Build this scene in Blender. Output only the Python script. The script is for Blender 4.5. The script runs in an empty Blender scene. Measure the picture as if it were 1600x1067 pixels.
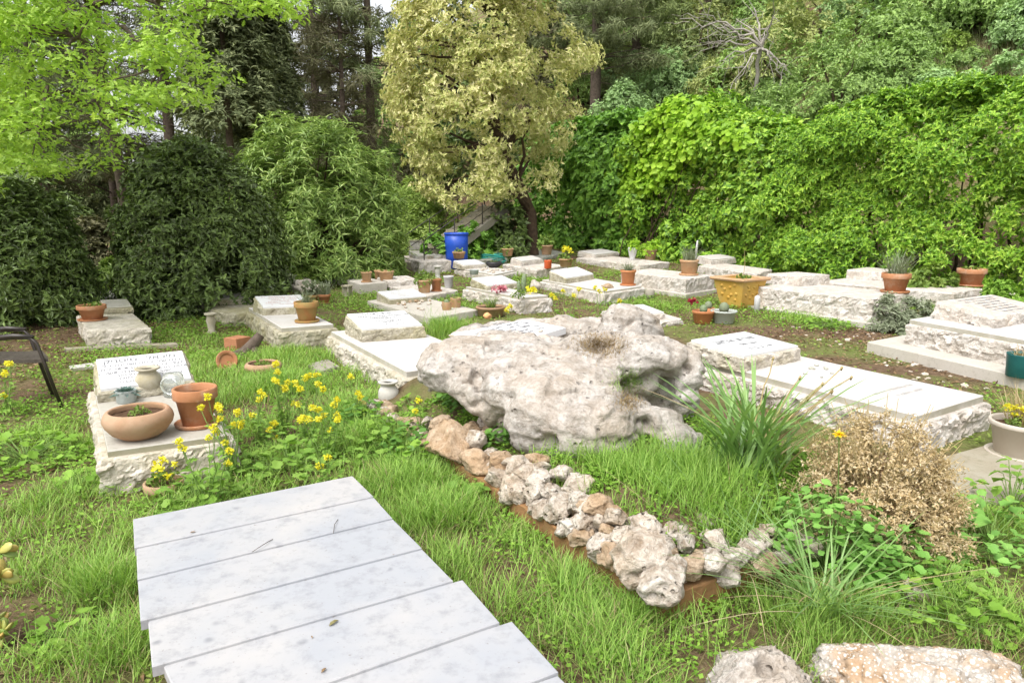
import bpy, math, random
import numpy as np
from mathutils import Vector

# ------------------------------------------------------------------ camera, sky, sun, exposure
SC = bpy.context.scene
COL = SC.collection
CAM_H, FPX, HOR = 1.7, 1110.0, 322.0
PITCH = math.atan((533.5 - HOR) / FPX)
cam_d = bpy.data.cameras.new("camera")
cam = bpy.data.objects.new("camera", cam_d)
COL.objects.link(cam)
cam.location = (0, 0, CAM_H)
cam.rotation_euler = (math.pi / 2 - PITCH, 0, 0)
cam_d.sensor_width = 36
cam_d.lens = FPX / 1600 * 36
cam_d.clip_end = 2000
SC.camera = cam

SUN_EL, SUN_AZ = 58, 215          # overcast: a broad soft sun high behind the left shoulder
W = bpy.data.worlds.new("World")
SC.world = W
W.use_nodes = True
wn, wl = W.node_tree.nodes, W.node_tree.links
bg = wn["Background"]
sky = wn.new("ShaderNodeTexSky")
sky.sky_type = 'NISHITA'
sky.sun_disc = False
sky.sun_elevation = math.radians(SUN_EL)
sky.sun_rotation = math.radians(SUN_AZ)
sky.air_density, sky.dust_density, sky.ozone_density = 1.0, 4.0, 1.0
hs = wn.new("ShaderNodeHueSaturation")
hs.inputs["Saturation"].default_value = 0.16   # a cloud-covered sky
wl.new(sky.outputs[0], hs.inputs["Color"])
wl.new(hs.outputs[0], bg.inputs["Color"])
bg.inputs["Strength"].default_value = 0.15
sun_d = bpy.data.lights.new("sun", 'SUN')
sun_d.energy = 0.9
sun_d.angle = math.radians(40)
sun_d.color = (1.0, 0.96, 0.90)
sun = bpy.data.objects.new("sun", sun_d)
COL.objects.link(sun)
el, az = math.radians(SUN_EL), math.radians(SUN_AZ)
sdir = Vector((math.sin(az) * math.cos(el), math.cos(az) * math.cos(el), math.sin(el)))
sun.rotation_euler = sdir.to_track_quat('Z', 'Y').to_euler()
SC.view_settings.view_transform = 'Standard'
SC.view_settings.look = 'None'
SC.view_settings.gamma = 1
SC.view_settings.use_curve_mapping = False
SC.view_settings.exposure = 1.12
SC.render.engine = 'CYCLES'
SC.cycles.max_bounces = 8
SC.cycles.transparent_max_bounces = 8
SC.cycles.use_denoising = True

# ------------------------------------------------------------------ photo pixel -> world
CP, SP = math.cos(PITCH), math.sin(PITCH)
def ray(x, y):
    a = (x - 800) / FPX; b = -(y - 533.5) / FPX
    return np.array([a, CP + b * SP, -SP + b * CP])
def at(x, y, z=0.0):
    d = ray(x, y); t = (z - CAM_H) / d[2]
    return np.array([0, 0, CAM_H]) + d * t
def aty(x, y, Y):
    d = ray(x, y)
    return np.array([0, 0, CAM_H]) + d * (Y / d[1])
def mpp(Y):                        # metres per photo pixel at depth Y
    return Y / FPX * 1.0

# ------------------------------------------------------------------ noise
def _h(ix, iy, iz, seed):
    h = (ix * 374761393 + iy * 668265263 + iz * 2147483647 + seed * 974711) & 0xFFFFFFFF
    h = ((h ^ (h >> 13)) * 1274126177) & 0xFFFFFFFF
    h = ((h ^ (h >> 16)) * 2246822519) & 0xFFFFFFFF
    return ((h ^ (h >> 15)) & 0xFFFFFF) / float(0xFFFFFF)
def vnoise(P, seed=0):
    P = np.asarray(P, float)
    i = np.floor(P).astype(np.int64); f = P - i
    f = f * f * (3 - 2 * f)
    r = 0
    for dx in (0, 1):
        wx = f[:, 0] if dx else 1 - f[:, 0]
        for dy in (0, 1):
            wy = f[:, 1] if dy else 1 - f[:, 1]
            for dz in (0, 1):
                wz = f[:, 2] if dz else 1 - f[:, 2]
                r = r + wx * wy * wz * _h(i[:, 0] + dx, i[:, 1] + dy, i[:, 2] + dz, seed)
    return r
def fbm(P, scale=1.0, oct=4, seed=0, ridged=False):
    P = np.asarray(P, float) * scale
    a, s, t = 1.0, 0.0, 0.0
    for o in range(oct):
        v = vnoise(P * (2.03 ** o) + 17.3 * o, seed + o)
        if ridged: v = 1 - np.abs(2 * v - 1)
        s = s + a * v; t += a; a *= 0.5
    return s / t

def facet(P, freq, seed=0):
    """broken-stone relief: every cell is a tilted flat chip"""
    Q = np.asarray(P, float) * freq
    i = np.floor(Q).astype(np.int64)
    best = np.full(len(Q), 1e9); val = np.zeros(len(Q))
    for dx in (-1, 0, 1):
        for dy in (-1, 0, 1):
            for dz in (-1, 0, 1):
                c = i + np.array([dx, dy, dz])
                h = [_h(c[:, 0], c[:, 1], c[:, 2], seed + k) for k in range(7)]
                ctr = c + np.stack(h[:3], -1)
                r = Q - ctr; d2 = np.sum(r * r, 1)
                v = (h[3] - .5) * 0.8 + r[:, 0] * (h[4] - .5) + r[:, 1] * (h[5] - .5) + r[:, 2] * (h[6] - .5) * 1.3
                m = d2 < best
                best = np.where(m, d2, best); val = np.where(m, v, val)
    return val

# ------------------------------------------------------------------ terrain height
HA, HD, HN = np.array([0.9, 24.0]), np.array([0.578, -0.816]), np.array([0.816, 0.578])   # hedge line
def sstep(a, b, x):
    t = np.clip((x - a) / (b - a), 0, 1); return t * t * (3 - 2 * t)
def gz(x, y):
    x = np.asarray(x, float); y = np.asarray(y, float)
    z = 0.030 * np.maximum(0, y - 9) - 0.012 * np.maximum(0, y - 24)
    s = (x - HA[0]) * HN[0] + (y - HA[1]) * HN[1]
    z = z + np.minimum(26, 0.62 * np.maximum(0, s - 2.2) ** 1.0) * sstep(-3, 3, x + 0.25 * (y - 24))
    z = z + 0.10 * np.maximum(0, y - 26) * (1 - sstep(60, 120, y))
    near = 1 - sstep(12, 26, y)
    q = np.stack([x, y, 0 * x], -1).reshape(-1, 3)
    z = z + (0.05 * (fbm(q, 1.1, 3, 5).reshape(x.shape) - 0.5)) * (0.4 + 0.6 * near)
    return z
def ong(px, py):                   # pixel -> point on the terrain
    d = ray(px, py); o = np.array([0, 0, CAM_H])
    t = np.linspace(0.5, 120, 4000)
    P = o + d * t[:, None]
    below = P[:, 2] <= gz(P[:, 0], P[:, 1])
    k = int(np.argmax(below)) if below.any() else len(t) - 1
    p = P[k].copy(); p[2] = gz(p[0:1], p[1:2])[0]
    return p
def g1(x, y): return float(gz(np.array([x]), np.array([y]))[0])

# ------------------------------------------------------------------ mesh / object helpers
WLOC = {}
def link(o): COL.objects.link(o); return o
def thing(name, label, cat, loc, group=None):
    o = link(bpy.data.objects.new(name, None))
    o.empty_display_size = 0.1
    o.location = [float(v) for v in loc]
    WLOC[o.name] = np.array(loc, float)
    tag(o, label, cat, group)
    return o
def tag(o, label=None, cat=None, group=None, kind=None):
    if label: o["label"] = label
    if cat: o["category"] = cat
    if group: o["group"] = group
    if kind: o["kind"] = kind
    return o
def mk(name, V, faces, mat, parent=None, smooth=False, origin=None):
    """V world coordinates (n,3); faces: list of index lists or arrays, or a list of such blocks."""
    V = np.asarray(V, float).reshape(-1, 3)
    blocks = []
    if isinstance(faces, np.ndarray): blocks = [faces]
    elif len(faces) and isinstance(faces[0], np.ndarray) and faces[0].ndim == 2: blocks = faces
    else:
        by = {}
        for f in faces: by.setdefault(len(f), []).append(f)
        blocks = [np.array(v) for v in by.values()]
    idx = np.concatenate([b.ravel() for b in blocks]).astype(np.int32)
    tot = np.concatenate([np.full(len(b), b.shape[1]) for b in blocks])
    st = np.concatenate([[0], np.cumsum(tot)[:-1]]).astype(np.int32)
    if parent is not None: org = WLOC[parent.name]
    elif origin is not None: org = np.array(origin, float)
    else: org = np.zeros(3)
    me = bpy.data.meshes.new(name)
    me.vertices.add(len(V)); me.loops.add(len(idx)); me.polygons.add(len(st))
    me.vertices.foreach_set("co", (V - org).astype(np.float32).ravel())
    me.loops.foreach_set("vertex_index", idx)
    me.polygons.foreach_set("loop_start", st)
    if isinstance(smooth, (list, tuple)):
        sm = np.concatenate([np.full(len(b), s) for b, s in zip(blocks, smooth)])
    else: sm = np.full(len(st), bool(smooth))
    me.polygons.foreach_set("use_smooth", sm.astype(bool))
    me.update(calc_edges=True); me.validate()
    if mat: me.materials.append(mat)
    o = link(bpy.data.objects.new(name, me))
    if parent is not None:
        o.parent = parent
        WLOC[o.name] = org
    else:
        o.location = [float(v) for v in org]
        WLOC[o.name] = org
    return o
class MB:
    def __init__(s): s.V = []; s.F = []; s.n = 0
    def add(s, V, F):
        V = np.asarray(V, float).reshape(-1, 3)
        for f in F: s.F.append([int(i) + s.n for i in f])
        s.V.append(V); s.n += len(V); return s
    def box(s, c, sx, sy, sz, rz=0.0, u=None):
        x = np.array([-1, 1, 1, -1, -1, 1, 1, -1]) * sx / 2; y = np.array([-1, -1, 1, 1, -1, -1, 1, 1]) * sy / 2
        z = np.array([-1] * 4 + [1] * 4) * sz / 2
        cs, sn = math.cos(rz), math.sin(rz)
        V = np.stack([c[0] + x * cs - y * sn, c[1] + x * sn + y * cs, c[2] + z], -1)
        return s.add(V, [(0, 3, 2, 1), (4, 5, 6, 7), (0, 1, 5, 4), (1, 2, 6, 5), (2, 3, 7, 6), (3, 0, 4, 7)])
    def tube(s, pts, rad, seg=8, cap=True):
        V, F = tube(pts, rad, seg, cap); return s.add(V, F)
    def lathe(s, c, prof, seg=28, sx=1.0, sy=1.0, rz=0.0):
        V, F = lathe(c, prof, seg, sx, sy, rz); return s.add(V, F)
    def build(s, name, mat, parent=None, smooth=False, origin=None):
        return mk(name, np.concatenate(s.V), s.F, mat, parent, smooth, origin)
def tube(pts, rad, seg=8, cap=True):
    pts = np.asarray(pts, float); n = len(pts)
    rad = np.full(n, rad) if np.isscalar(rad) else np.asarray(rad, float)
    T = np.gradient(pts, axis=0); T /= np.linalg.norm(T, axis=1)[:, None] + 1e-9
    up = np.array([0, 0, 1.0]) if abs(T[0, 2]) < 0.9 else np.array([1.0, 0, 0])
    V = []
    a = np.linspace(0, 2 * math.pi, seg, endpoint=False)
    N = np.cross(T[0], up); N /= np.linalg.norm(N)
    for i in range(n):
        N = N - T[i] * np.dot(N, T[i]); N /= np.linalg.norm(N) + 1e-9
        B = np.cross(T[i], N)
        V.append(pts[i] + rad[i] * (np.cos(a)[:, None] * N + np.sin(a)[:, None] * B))
    V = np.concatenate(V)
    F = [(i * seg + j, i * seg + (j + 1) % seg, (i + 1) * seg + (j + 1) % seg, (i + 1) * seg + j) for i in range(n - 1) for j in range(seg)]
    if cap:
        F.append(tuple(range(seg))[::-1]); F.append(tuple((n - 1) * seg + j for j in range(seg)))
    return V, F
def lathe(c, prof, seg=28, sx=1.0, sy=1.0, rz=0.0):
    a = np.linspace(0, 2 * math.pi, seg, endpoint=False)
    V = []
    cs, sn = math.cos(rz), math.sin(rz)
    for r, z in prof:
        x, y = np.cos(a) * r * sx, np.sin(a) * r * sy
        V.append(np.stack([c[0] + x * cs - y * sn, c[1] + x * sn + y * cs, np.full(seg, c[2] + z)], -1))
    n = len(prof)
    F = [(i * seg + j, i * seg + (j + 1) % seg, (i + 1) * seg + (j + 1) % seg, (i + 1) * seg + j) for i in range(n - 1) for j in range(seg)]
    F.append(tuple(range(seg))[::-1])
    return np.concatenate(V), F
RS = np.random.RandomState(11)
def rnd(a, b, n=None): return RS.uniform(a, b, n)

# ------------------------------------------------------------------ materials
def lin(h):
    h = h.lstrip('#'); c = [int(h[i:i + 2], 16) / 255 for i in (0, 2, 4)]
    return tuple(x / 12.92 if x <= 0.04045 else ((x + 0.055) / 1.055) ** 2.4 for x in c) + (1,)
def L3(c): return tuple(c) + (1,) if len(c) == 3 else tuple(c)
class NT:
    def __init__(s, name):
        s.m = bpy.data.materials.new(name); s.m.use_nodes = True
        s.t = s.m.node_tree; s.n = s.t.nodes; s.b = s.n["Principled BSDF"]; s.out = s.n["Material Output"]
        g = s.n.new("ShaderNodeNewGeometry"); s.pos = g.outputs["Position"]; s.isl = g.outputs["Random Per Island"]; s.nrm = g.outputs["Normal"]; s.point = g.outputs["Pointiness"]
    def link(s, a, b): s.t.links.new(a, b)
    def noise(s, scale, detail=4, rough=0.6, vec=None, dist=0.0):
        n = s.n.new("ShaderNodeTexNoise"); n.inputs["Scale"].default_value = scale; n.inputs["Detail"].default_value = detail
        n.inputs["Roughness"].default_value = rough; n.inputs["Distortion"].default_value = dist
        s.link(vec or s.pos, n.inputs["Vector"]); return n.outputs["Fac"]
    def vor(s, scale, feature='F1', out="Distance", rand=1.0):
        n = s.n.new("ShaderNodeTexVoronoi"); n.feature = feature; n.inputs["Scale"].default_value = scale
        n.inputs["Randomness"].default_value = rand
        s.link(s.pos, n.inputs["Vector"]); return n.outputs[out]
    def ramp(s, fac, stops):
        r = s.n.new("ShaderNodeValToRGB"); e = r.color_ramp.elements
        while len(e) < len(stops): e.new(0.5)
        for k, (p, c) in zip(e, stops): k.position = p; k.color = L3(c) if not np.isscalar(c) else (c, c, c, 1)
        s.link(fac, r.inputs[0]); return r.outputs[0]
    def mix(s, fac, a, b, mode='MIX'):
        x = s.n.new("ShaderNodeMix"); x.data_type = 'RGBA'; x.blend_type = mode
        for sock, v in ((x.inputs[0], fac), (x.inputs[6], a), (x.inputs[7], b)):
            if hasattr(v, 'is_linked') or hasattr(v, 'links'): s.link(v, sock)
            elif np.isscalar(v): sock.default_value = v
            else: sock.default_value = L3(v)
        return x.outputs[2]
    def math(s, op, a, b=0.5, clamp=False):
        x = s.n.new("ShaderNodeMath"); x.operation = op; x.use_clamp = clamp
        for sock, v in ((x.inputs[0], a), (x.inputs[1], b)):
            if hasattr(v, 'links'): s.link(v, sock)
            else: sock.default_value = v
        return x.outputs[0]
    def sepz(s, vec):
        x = s.n.new("ShaderNodeSeparateXYZ"); s.link(vec, x.inputs[0]); return x.outputs
    def scaled(s, v):
        x = s.n.new("ShaderNodeVectorMath"); x.operation = 'MULTIPLY'; s.link(s.pos, x.inputs[0]); x.inputs[1].default_value = v; return x.outputs[0]
    def bump(s, h, strength=0.3, dist=0.02, prev=None):
        x = s.n.new("ShaderNodeBump"); x.inputs["Strength"].default_value = strength; x.inputs["Distance"].default_value = dist
        s.link(h, x.inputs["Height"])
        if prev: s.link(prev, x.inputs["Normal"])
        return x.outputs[0]
    def fin(s, col, rough=0.8, normal=None, spec=0.3):
        if hasattr(col, 'links'): s.link(col, s.b.inputs["Base Color"])
        else: s.b.inputs["Base Color"].default_value = L3(col)
        if hasattr(rough, 'links'): s.link(rough, s.b.inputs["Roughness"])
        else: s.b.inputs["Roughness"].default_value = rough
        s.b.inputs["Specular IOR Level"].default_value = spec
        if normal: s.link(normal, s.b.inputs["Normal"])
        return s.m

def leaf_mat(name, cols, trans=0.35, rough=0.45, spec=0.35, clump=1.3, tcol=None):
    t = NT(name)
    n = t.noise(clump, 2, 0.5)
    f = t.math('ADD', t.math('MULTIPLY', t.isl, 0.62), t.math('MULTIPLY', n, 0.38))
    stops = [(0.12 + 0.76 * i / (len(cols) - 1), c) for i, c in enumerate(cols)]
    c = t.ramp(f, stops)
    t.fin(c, rough, None, spec)
    if trans > 0:
        tr = t.n.new("ShaderNodeBsdfTranslucent")
        tc = t.mix(1.0, c, (1.0, 1.05, 0.55) if tcol is None else tcol, 'MULTIPLY')
        t.link(tc, tr.inputs["Color"])
        mx = t.n.new("ShaderNodeMixShader"); mx.inputs[0].default_value = trans
        t.link(t.b.outputs[0], mx.inputs[1]); t.link(tr.outputs[0], mx.inputs[2]); t.link(mx.outputs[0], t.out.inputs["Surface"])
    return t.m

def rock_mat(name, base, dark, stain, stain_amt=0.5, bump=0.6, pits=0.0, scale=1.0, spots=None):
    t = NT(name)
    n1 = t.noise(2.2 * scale, 5, 0.65); n2 = t.noise(9 * scale, 6, 0.7); n3 = t.noise(45 * scale, 4, 0.6)
    c = t.mix(t.ramp(n2, [(0.34, 0), (0.62, 1)]), dark, base)
    c = t.mix(t.math('MULTIPLY', t.ramp(n1, [(0.42, 0), (0.66, 1)]), stain_amt), c, stain)
    fine = t.ramp(n3, [(0.30, (0.72, 0.70, 0.66)), (0.6, (1, 1, 1))])
    c = t.mix(0.8, c, fine, 'MULTIPLY')
    h = t.math('ADD', t.math('MULTIPLY', n2, 1.0), t.math('MULTIPLY', n3, 0.35))
    if spots:
        v = t.vor(38 * scale, out="Distance")
        c = t.mix(t.math('MULTIPLY', t.ramp(v, [(0.18, 1), (0.32, 0)]), 0.8), c, spots)
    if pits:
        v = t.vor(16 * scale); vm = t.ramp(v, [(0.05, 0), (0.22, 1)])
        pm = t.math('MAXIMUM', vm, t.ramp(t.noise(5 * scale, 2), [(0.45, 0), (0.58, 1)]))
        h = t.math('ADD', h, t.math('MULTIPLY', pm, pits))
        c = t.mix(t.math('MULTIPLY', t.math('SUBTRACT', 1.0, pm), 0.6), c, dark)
    nb = t.bump(h, bump, 0.03)
    return t.fin(c, 0.9, nb, 0.15)

def slab_mat(name, base, speck, warm, spec=0.35, rough=0.55, amt=1.0, flank=None):
    t = NT(name)
    n1 = t.noise(3.0, 5, 0.6); n2 = t.noise(22, 5, 0.7); n3 = t.noise(120, 3, 0.6)
    c = t.mix(t.math('MULTIPLY', t.ramp(n1, [(0.40, 0), (0.7, 1)]), 0.7 * amt), base, warm)
    c = t.mix(t.math('MULTIPLY', t.ramp(n2, [(0.52, 0), (0.72, 1)]), 0.6 * amt), c, speck)
    c = t.mix(0.5 * amt, c, t.ramp(n3, [(0.3, (0.8, 0.79, 0.77)), (0.55, (1, 1, 1))]), 'MULTIPLY')
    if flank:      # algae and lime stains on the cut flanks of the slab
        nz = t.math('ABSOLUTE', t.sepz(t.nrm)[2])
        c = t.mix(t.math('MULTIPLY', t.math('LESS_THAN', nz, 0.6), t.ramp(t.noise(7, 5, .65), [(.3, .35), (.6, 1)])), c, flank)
    nb = t.bump(t.math('ADD', n2, t.math('MULTIPLY', n3, 0.3)), 0.12, 0.01)
    return t.fin(c, t.ramp(n1, [(0.3, rough - 0.1), (0.7, rough + 0.15)]), nb, spec)

def plain_mat(name, c1, c2, scale=8, rough=0.7, bump=0.15, spec=0.3, metal=0.0, stain=None, sa=0.5):
    t = NT(name)
    n = t.noise(scale, 5, 0.65); n2 = t.noise(scale * 6, 3, 0.6)
    c = t.mix(t.ramp(n, [(0.35, 0), (0.65, 1)]), c1, c2)
    if stain: c = t.mix(t.math('MULTIPLY', t.ramp(t.noise(scale * 0.6, 6, 0.7), [(0.5, 0), (0.68, 1)]), sa), c, stain)
    t.b.inputs["Metallic"].default_value = metal
    return t.fin(c, rough, t.bump(t.math('ADD', n, t.math('MULTIPLY', n2, 0.4)), bump, 0.01), spec)

M = {}
M['stone_white'] = rock_mat('rock_faced_white', (0.68, 0.645, 0.605), (0.42, 0.375, 0.33), (0.60, 0.515, 0.43), 0.6, 0.9)
M['stone_tan'] = rock_mat('rock_faced_tan', (0.56, 0.52, 0.42), (0.28, 0.25, 0.18), (0.34, 0.31, 0.16), 0.75, 0.8)
M['stone_mid'] = rock_mat('rock_faced_mid', (0.66, 0.61, 0.54), (0.40, 0.36, 0.30), (0.45, 0.40, 0.26), 0.6, 0.75)
M['stone_grey'] = rock_mat('stone_grey_lichen', (0.50, 0.49, 0.45), (0.32, 0.31, 0.27), (0.36, 0.36, 0.28), 0.6, 0.4)
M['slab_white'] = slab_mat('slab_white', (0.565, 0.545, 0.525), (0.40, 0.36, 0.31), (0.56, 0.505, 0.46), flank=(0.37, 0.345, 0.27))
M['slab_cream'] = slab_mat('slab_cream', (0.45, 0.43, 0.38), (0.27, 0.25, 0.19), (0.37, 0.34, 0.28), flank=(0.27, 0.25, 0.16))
M['slab_grey'] = slab_mat('slab_grey', (0.36, 0.355, 0.32), (0.22, 0.215, 0.17), (0.31, 0.30, 0.25))
M['concrete'] = slab_mat('concrete', (0.33, 0.305, 0.26), (0.18, 0.16, 0.115), (0.27, 0.24, 0.18), 0.2, 0.85)
M['concrete_mossy'] = slab_mat('concrete_mossy', (0.34, 0.31, 0.24), (0.17, 0.16, 0.09), (0.26, 0.22, 0.15), 0.2, 0.85)
M['plaster'] = slab_mat('aged_plaster', (0.52, 0.485, 0.43), (0.33, 0.30, 0.24), (0.46, 0.42, 0.36), 0.2, 0.85)
M['plaque'] = slab_mat('plaque_white', (0.65, 0.65, 0.655), (0.55, 0.545, 0.54), (0.62, 0.615, 0.61), 0.4, 0.5, 0.7)
M['letter'] = plain_mat('inscription_grey', (0.16, 0.16, 0.17), (0.22, 0.22, 0.23), 60, 0.7)
M['letter_soft'] = plain_mat('inscription_faded', (0.42, 0.40, 0.39), (0.52, 0.50, 0.48), 60, 0.7)
M['letter_red'] = plain_mat('inscription_reddish', (0.50, 0.36, 0.33), (0.6, 0.48, 0.45), 60, 0.7)
M['terra'] = plain_mat('terracotta', (0.36, 0.155, 0.07), (0.45, 0.22, 0.115), 7, 0.8, 0.25, 0.15, 0, (0.46, 0.35, 0.26), 0.75)
M['terra_old'] = plain_mat('terracotta_weathered', (0.38, 0.22, 0.13), (0.44, 0.30, 0.20), 6, 0.88, 0.35, 0.12, 0, (0.24, 0.19, 0.10), 0.85)
M['terra_moss'] = plain_mat('terracotta_mossy', (0.40, 0.20, 0.08), (0.32, 0.24, 0.09), 9, 0.85, 0.3, 0.15, 0, (0.25, 0.23, 0.07), 0.8)
M['terra_plastic'] = plain_mat('terracotta_plastic', (0.46, 0.18, 0.07), (0.50, 0.21, 0.09), 12, 0.5, 0.03, 0.35)
M['terra_tan'] = plain_mat('tan_clay', (0.47, 0.27, 0.14), (0.52, 0.34, 0.20), 8, 0.8, 0.15, 0.15, 0, (0.40, 0.33, 0.24), 0.6)
M['yellow_clay'] = plain_mat('yellow_glazed_clay', (0.53, 0.30, 0.055), (0.57, 0.37, 0.09), 5, 0.6, 0.2, 0.3, 0, (0.44, 0.30, 0.12), 0.7)
M['urn'] = plain_mat('cream_urn_stone', (0.48, 0.44, 0.35), (0.36, 0.32, 0.23), 9, 0.8, 0.2, 0.2, 0, (0.34, 0.29, 0.15), 0.6)
M['urn_white'] = plain_mat('white_urn_stone', (0.54, 0.52, 0.48), (0.44, 0.42, 0.37), 9, 0.75, 0.15, 0.25)
M['cement_pot'] = plain_mat('cement_pot', (0.42, 0.46, 0.45), (0.34, 0.37, 0.35), 20, 0.9, 0.3, 0.1)
M['grey_plastic'] = plain_mat('grey_plastic', (0.42, 0.46, 0.42), (0.46, 0.49, 0.45), 6, 0.5, 0.03, 0.35)
M['tan_plastic'] = plain_mat('taupe_plastic', (0.47, 0.41, 0.34), (0.52, 0.47, 0.40), 6, 0.6, 0.05, 0.3)
M['white_plastic'] = plain_mat('white_plastic', (0.55, 0.545, 0.545), (0.50, 0.49, 0.49), 6, 0.5, 0.04, 0.35)
M['teal'] = plain_mat('teal_plastic', (0.012, 0.10, 0.10), (0.018, 0.13, 0.125), 6, 0.45, 0.03, 0.4)
M['red'] = plain_mat('red_plastic', (0.62, 0.10, 0.03), (0.58, 0.12, 0.04), 6, 0.5, 0.03, 0.4)
M['blue'] = plain_mat('blue_plastic', (0.015, 0.065, 0.42), (0.02, 0.085, 0.48), 3, 0.4, 0.04, 0.45)
M['black'] = plain_mat('black_plastic', (0.02, 0.02, 0.022), (0.035, 0.034, 0.034), 9, 0.5, 0.05, 0.4)
M['chair_metal'] = plain_mat('dark_brown_metal', (0.022, 0.017, 0.014), (0.04, 0.03, 0.024), 14, 0.42, 0.05, 0.5)
M['chair_seat'] = plain_mat('dark_woven_seat', (0.05, 0.04, 0.032), (0.09, 0.075, 0.06), 30, 0.7, 0.3, 0.3)
M['iron'] = plain_mat('rail_iron', (0.03, 0.028, 0.025), (0.06, 0.05, 0.045), 10, 0.6, 0.1, 0.3)
M['soil'] = plain_mat('dark_soil', (0.07, 0.042, 0.024), (0.13, 0.08, 0.05), 18, 0.95, 0.9, 0.1)
M['bark'] = plain_mat('grey_bark', (0.16, 0.125, 0.10), (0.085, 0.065, 0.05), 12, 0.95, 0.8, 0.1)
M['bark_brown'] = plain_mat('brown_bark', (0.17, 0.10, 0.055), (0.09, 0.05, 0.03), 12, 0.95, 0.7, 0.1)
M['bark_dark'] = plain_mat('dark_bark', (0.11, 0.075, 0.05), (0.06, 0.042, 0.03), 12, 0.95, 0.8, 0.1)
M['twig_grey'] = plain_mat('bleached_twig', (0.42, 0.39, 0.35), (0.30, 0.27, 0.23), 10, 0.9, 0.3, 0.1)
M['twig'] = plain_mat('dark_twig', (0.09, 0.065, 0.04), (0.055, 0.04, 0.025), 10, 0.9, 0.3, 0.1)
M['stem_green'] = plain_mat('green_stem', (0.16, 0.26, 0.06), (0.20, 0.31, 0.08), 20, 0.6, 0.05)
M['stalk_dry'] = plain_mat('dry_stalk', (0.45, 0.36, 0.18), (0.36, 0.27, 0.13), 20, 0.8, 0.05)
M['brick'] = plain_mat('orange_brick', (0.42, 0.19, 0.10), (0.34, 0.16, 0.09), 14, 0.9, 0.4, 0.1)
M['kerb_brown'] = plain_mat('ochre_kerb', (0.30, 0.165, 0.075), (0.20, 0.11, 0.05), 10, 0.95, 0.6, 0.1, 0, (0.22, 0.17, 0.08), 0.6)
M['glove'] = plain_mat('orange_stone', (0.66, 0.32, 0.13), (0.70, 0.38, 0.18), 8, 0.8, 0.1)
t = NT('clear_glass'); t.b.inputs["Transmission Weight"].default_value = 0.85; M['glass'] = t.fin((0.86, 0.9, 0.87), 0.08, None, 0.5)

t = NT('marble_plank')
n1 = t.noise(1.8, 4, 0.6); n2 = t.noise(14, 6, 0.7); n3 = t.noise(7.5, 2, 0.4, dist=1.0)
c = t.mix(t.ramp(n1, [(0.40, 0), (0.68, 1)]), (0.345, 0.355, 0.38), (0.43, 0.415, 0.405))
c = t.mix(t.math('MULTIPLY', t.ramp(n2, [(0.50, 0), (0.75, 1)]), 0.8), c, (0.235, 0.24, 0.255))
vb = t.ramp(t.vor(9.0), [(0.08, 1), (0.20, 0)])
c = t.mix(t.math('MULTIPLY', t.math('MULTIPLY', vb, t.ramp(n3, [(0.5, 0), (0.62, 1)])), 0.75), c, (0.19, 0.195, 0.21))
c = t.mix(t.math('MULTIPLY', t.ramp(t.noise(70, 3, 0.5), [(0.66, 0), (0.74, 1)]), 0.7), c, (0.22, 0.20, 0.18))
M['marble'] = t.fin(c, t.ramp(n2, [(0.3, 0.42), (0.7, 0.62)]), t.bump(n2, 0.08, 0.01), 0.4)

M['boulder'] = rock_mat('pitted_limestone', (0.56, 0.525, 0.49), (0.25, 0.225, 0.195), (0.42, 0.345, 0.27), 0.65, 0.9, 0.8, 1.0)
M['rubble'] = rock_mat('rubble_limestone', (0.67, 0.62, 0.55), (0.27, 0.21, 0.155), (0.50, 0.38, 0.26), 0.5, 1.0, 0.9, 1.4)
M['rubble_brown'] = rock_mat('rubble_ochre', (0.54, 0.43, 0.32), (0.26, 0.18, 0.105), (0.46, 0.30, 0.17), 0.6, 0.9, 0.3, 1.4)
M['conglomerate_old'] = rock_mat('conglomerate', (0.46, 0.36, 0.27), (0.34, 0.24, 0.16), (0.50, 0.29, 0.14), 0.7, 0.9, 0.2, 1.2, (0.74, 0.71, 0.66))
t = NT('conglomerate')
n1 = t.noise(5, 4, 0.6); n2 = t.noise(26, 5, 0.7)
c = t.mix(t.ramp(n1, [(0.45, 0), (0.62, 1)]), (0.44, 0.40, 0.35), (0.43, 0.30, 0.19))
for sc_, a0, a1 in ((34, .22, .30), (75, .25, .36), (18, .10, .16)):
    vv = t.vor(sc_); msk = t.math('MULTIPLY', t.ramp(t.math('ADD', vv, t.math('MULTIPLY', t.math('SUBTRACT', n2, .5), .35)), [(a0, 1), (a1, 0)]), t.ramp(t.noise(4.5, 3, .6), [(.34, .2), (.5, 1)]))
    c = t.mix(t.math('MULTIPLY', msk, .9), c, (0.68, 0.65, 0.61))
M['conglomerate'] = t.fin(c, 0.9, t.bump(t.math('ADD', n2, t.math('MULTIPLY', t.vor(34), -.6)), 1.0, 0.02), 0.15)
M['pebble'] = rock_mat('pale_pebble', (0.68, 0.63, 0.57), (0.48, 0.40, 0.31), (0.60, 0.48, 0.34), 0.5, 0.4, 0, 3)

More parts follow.
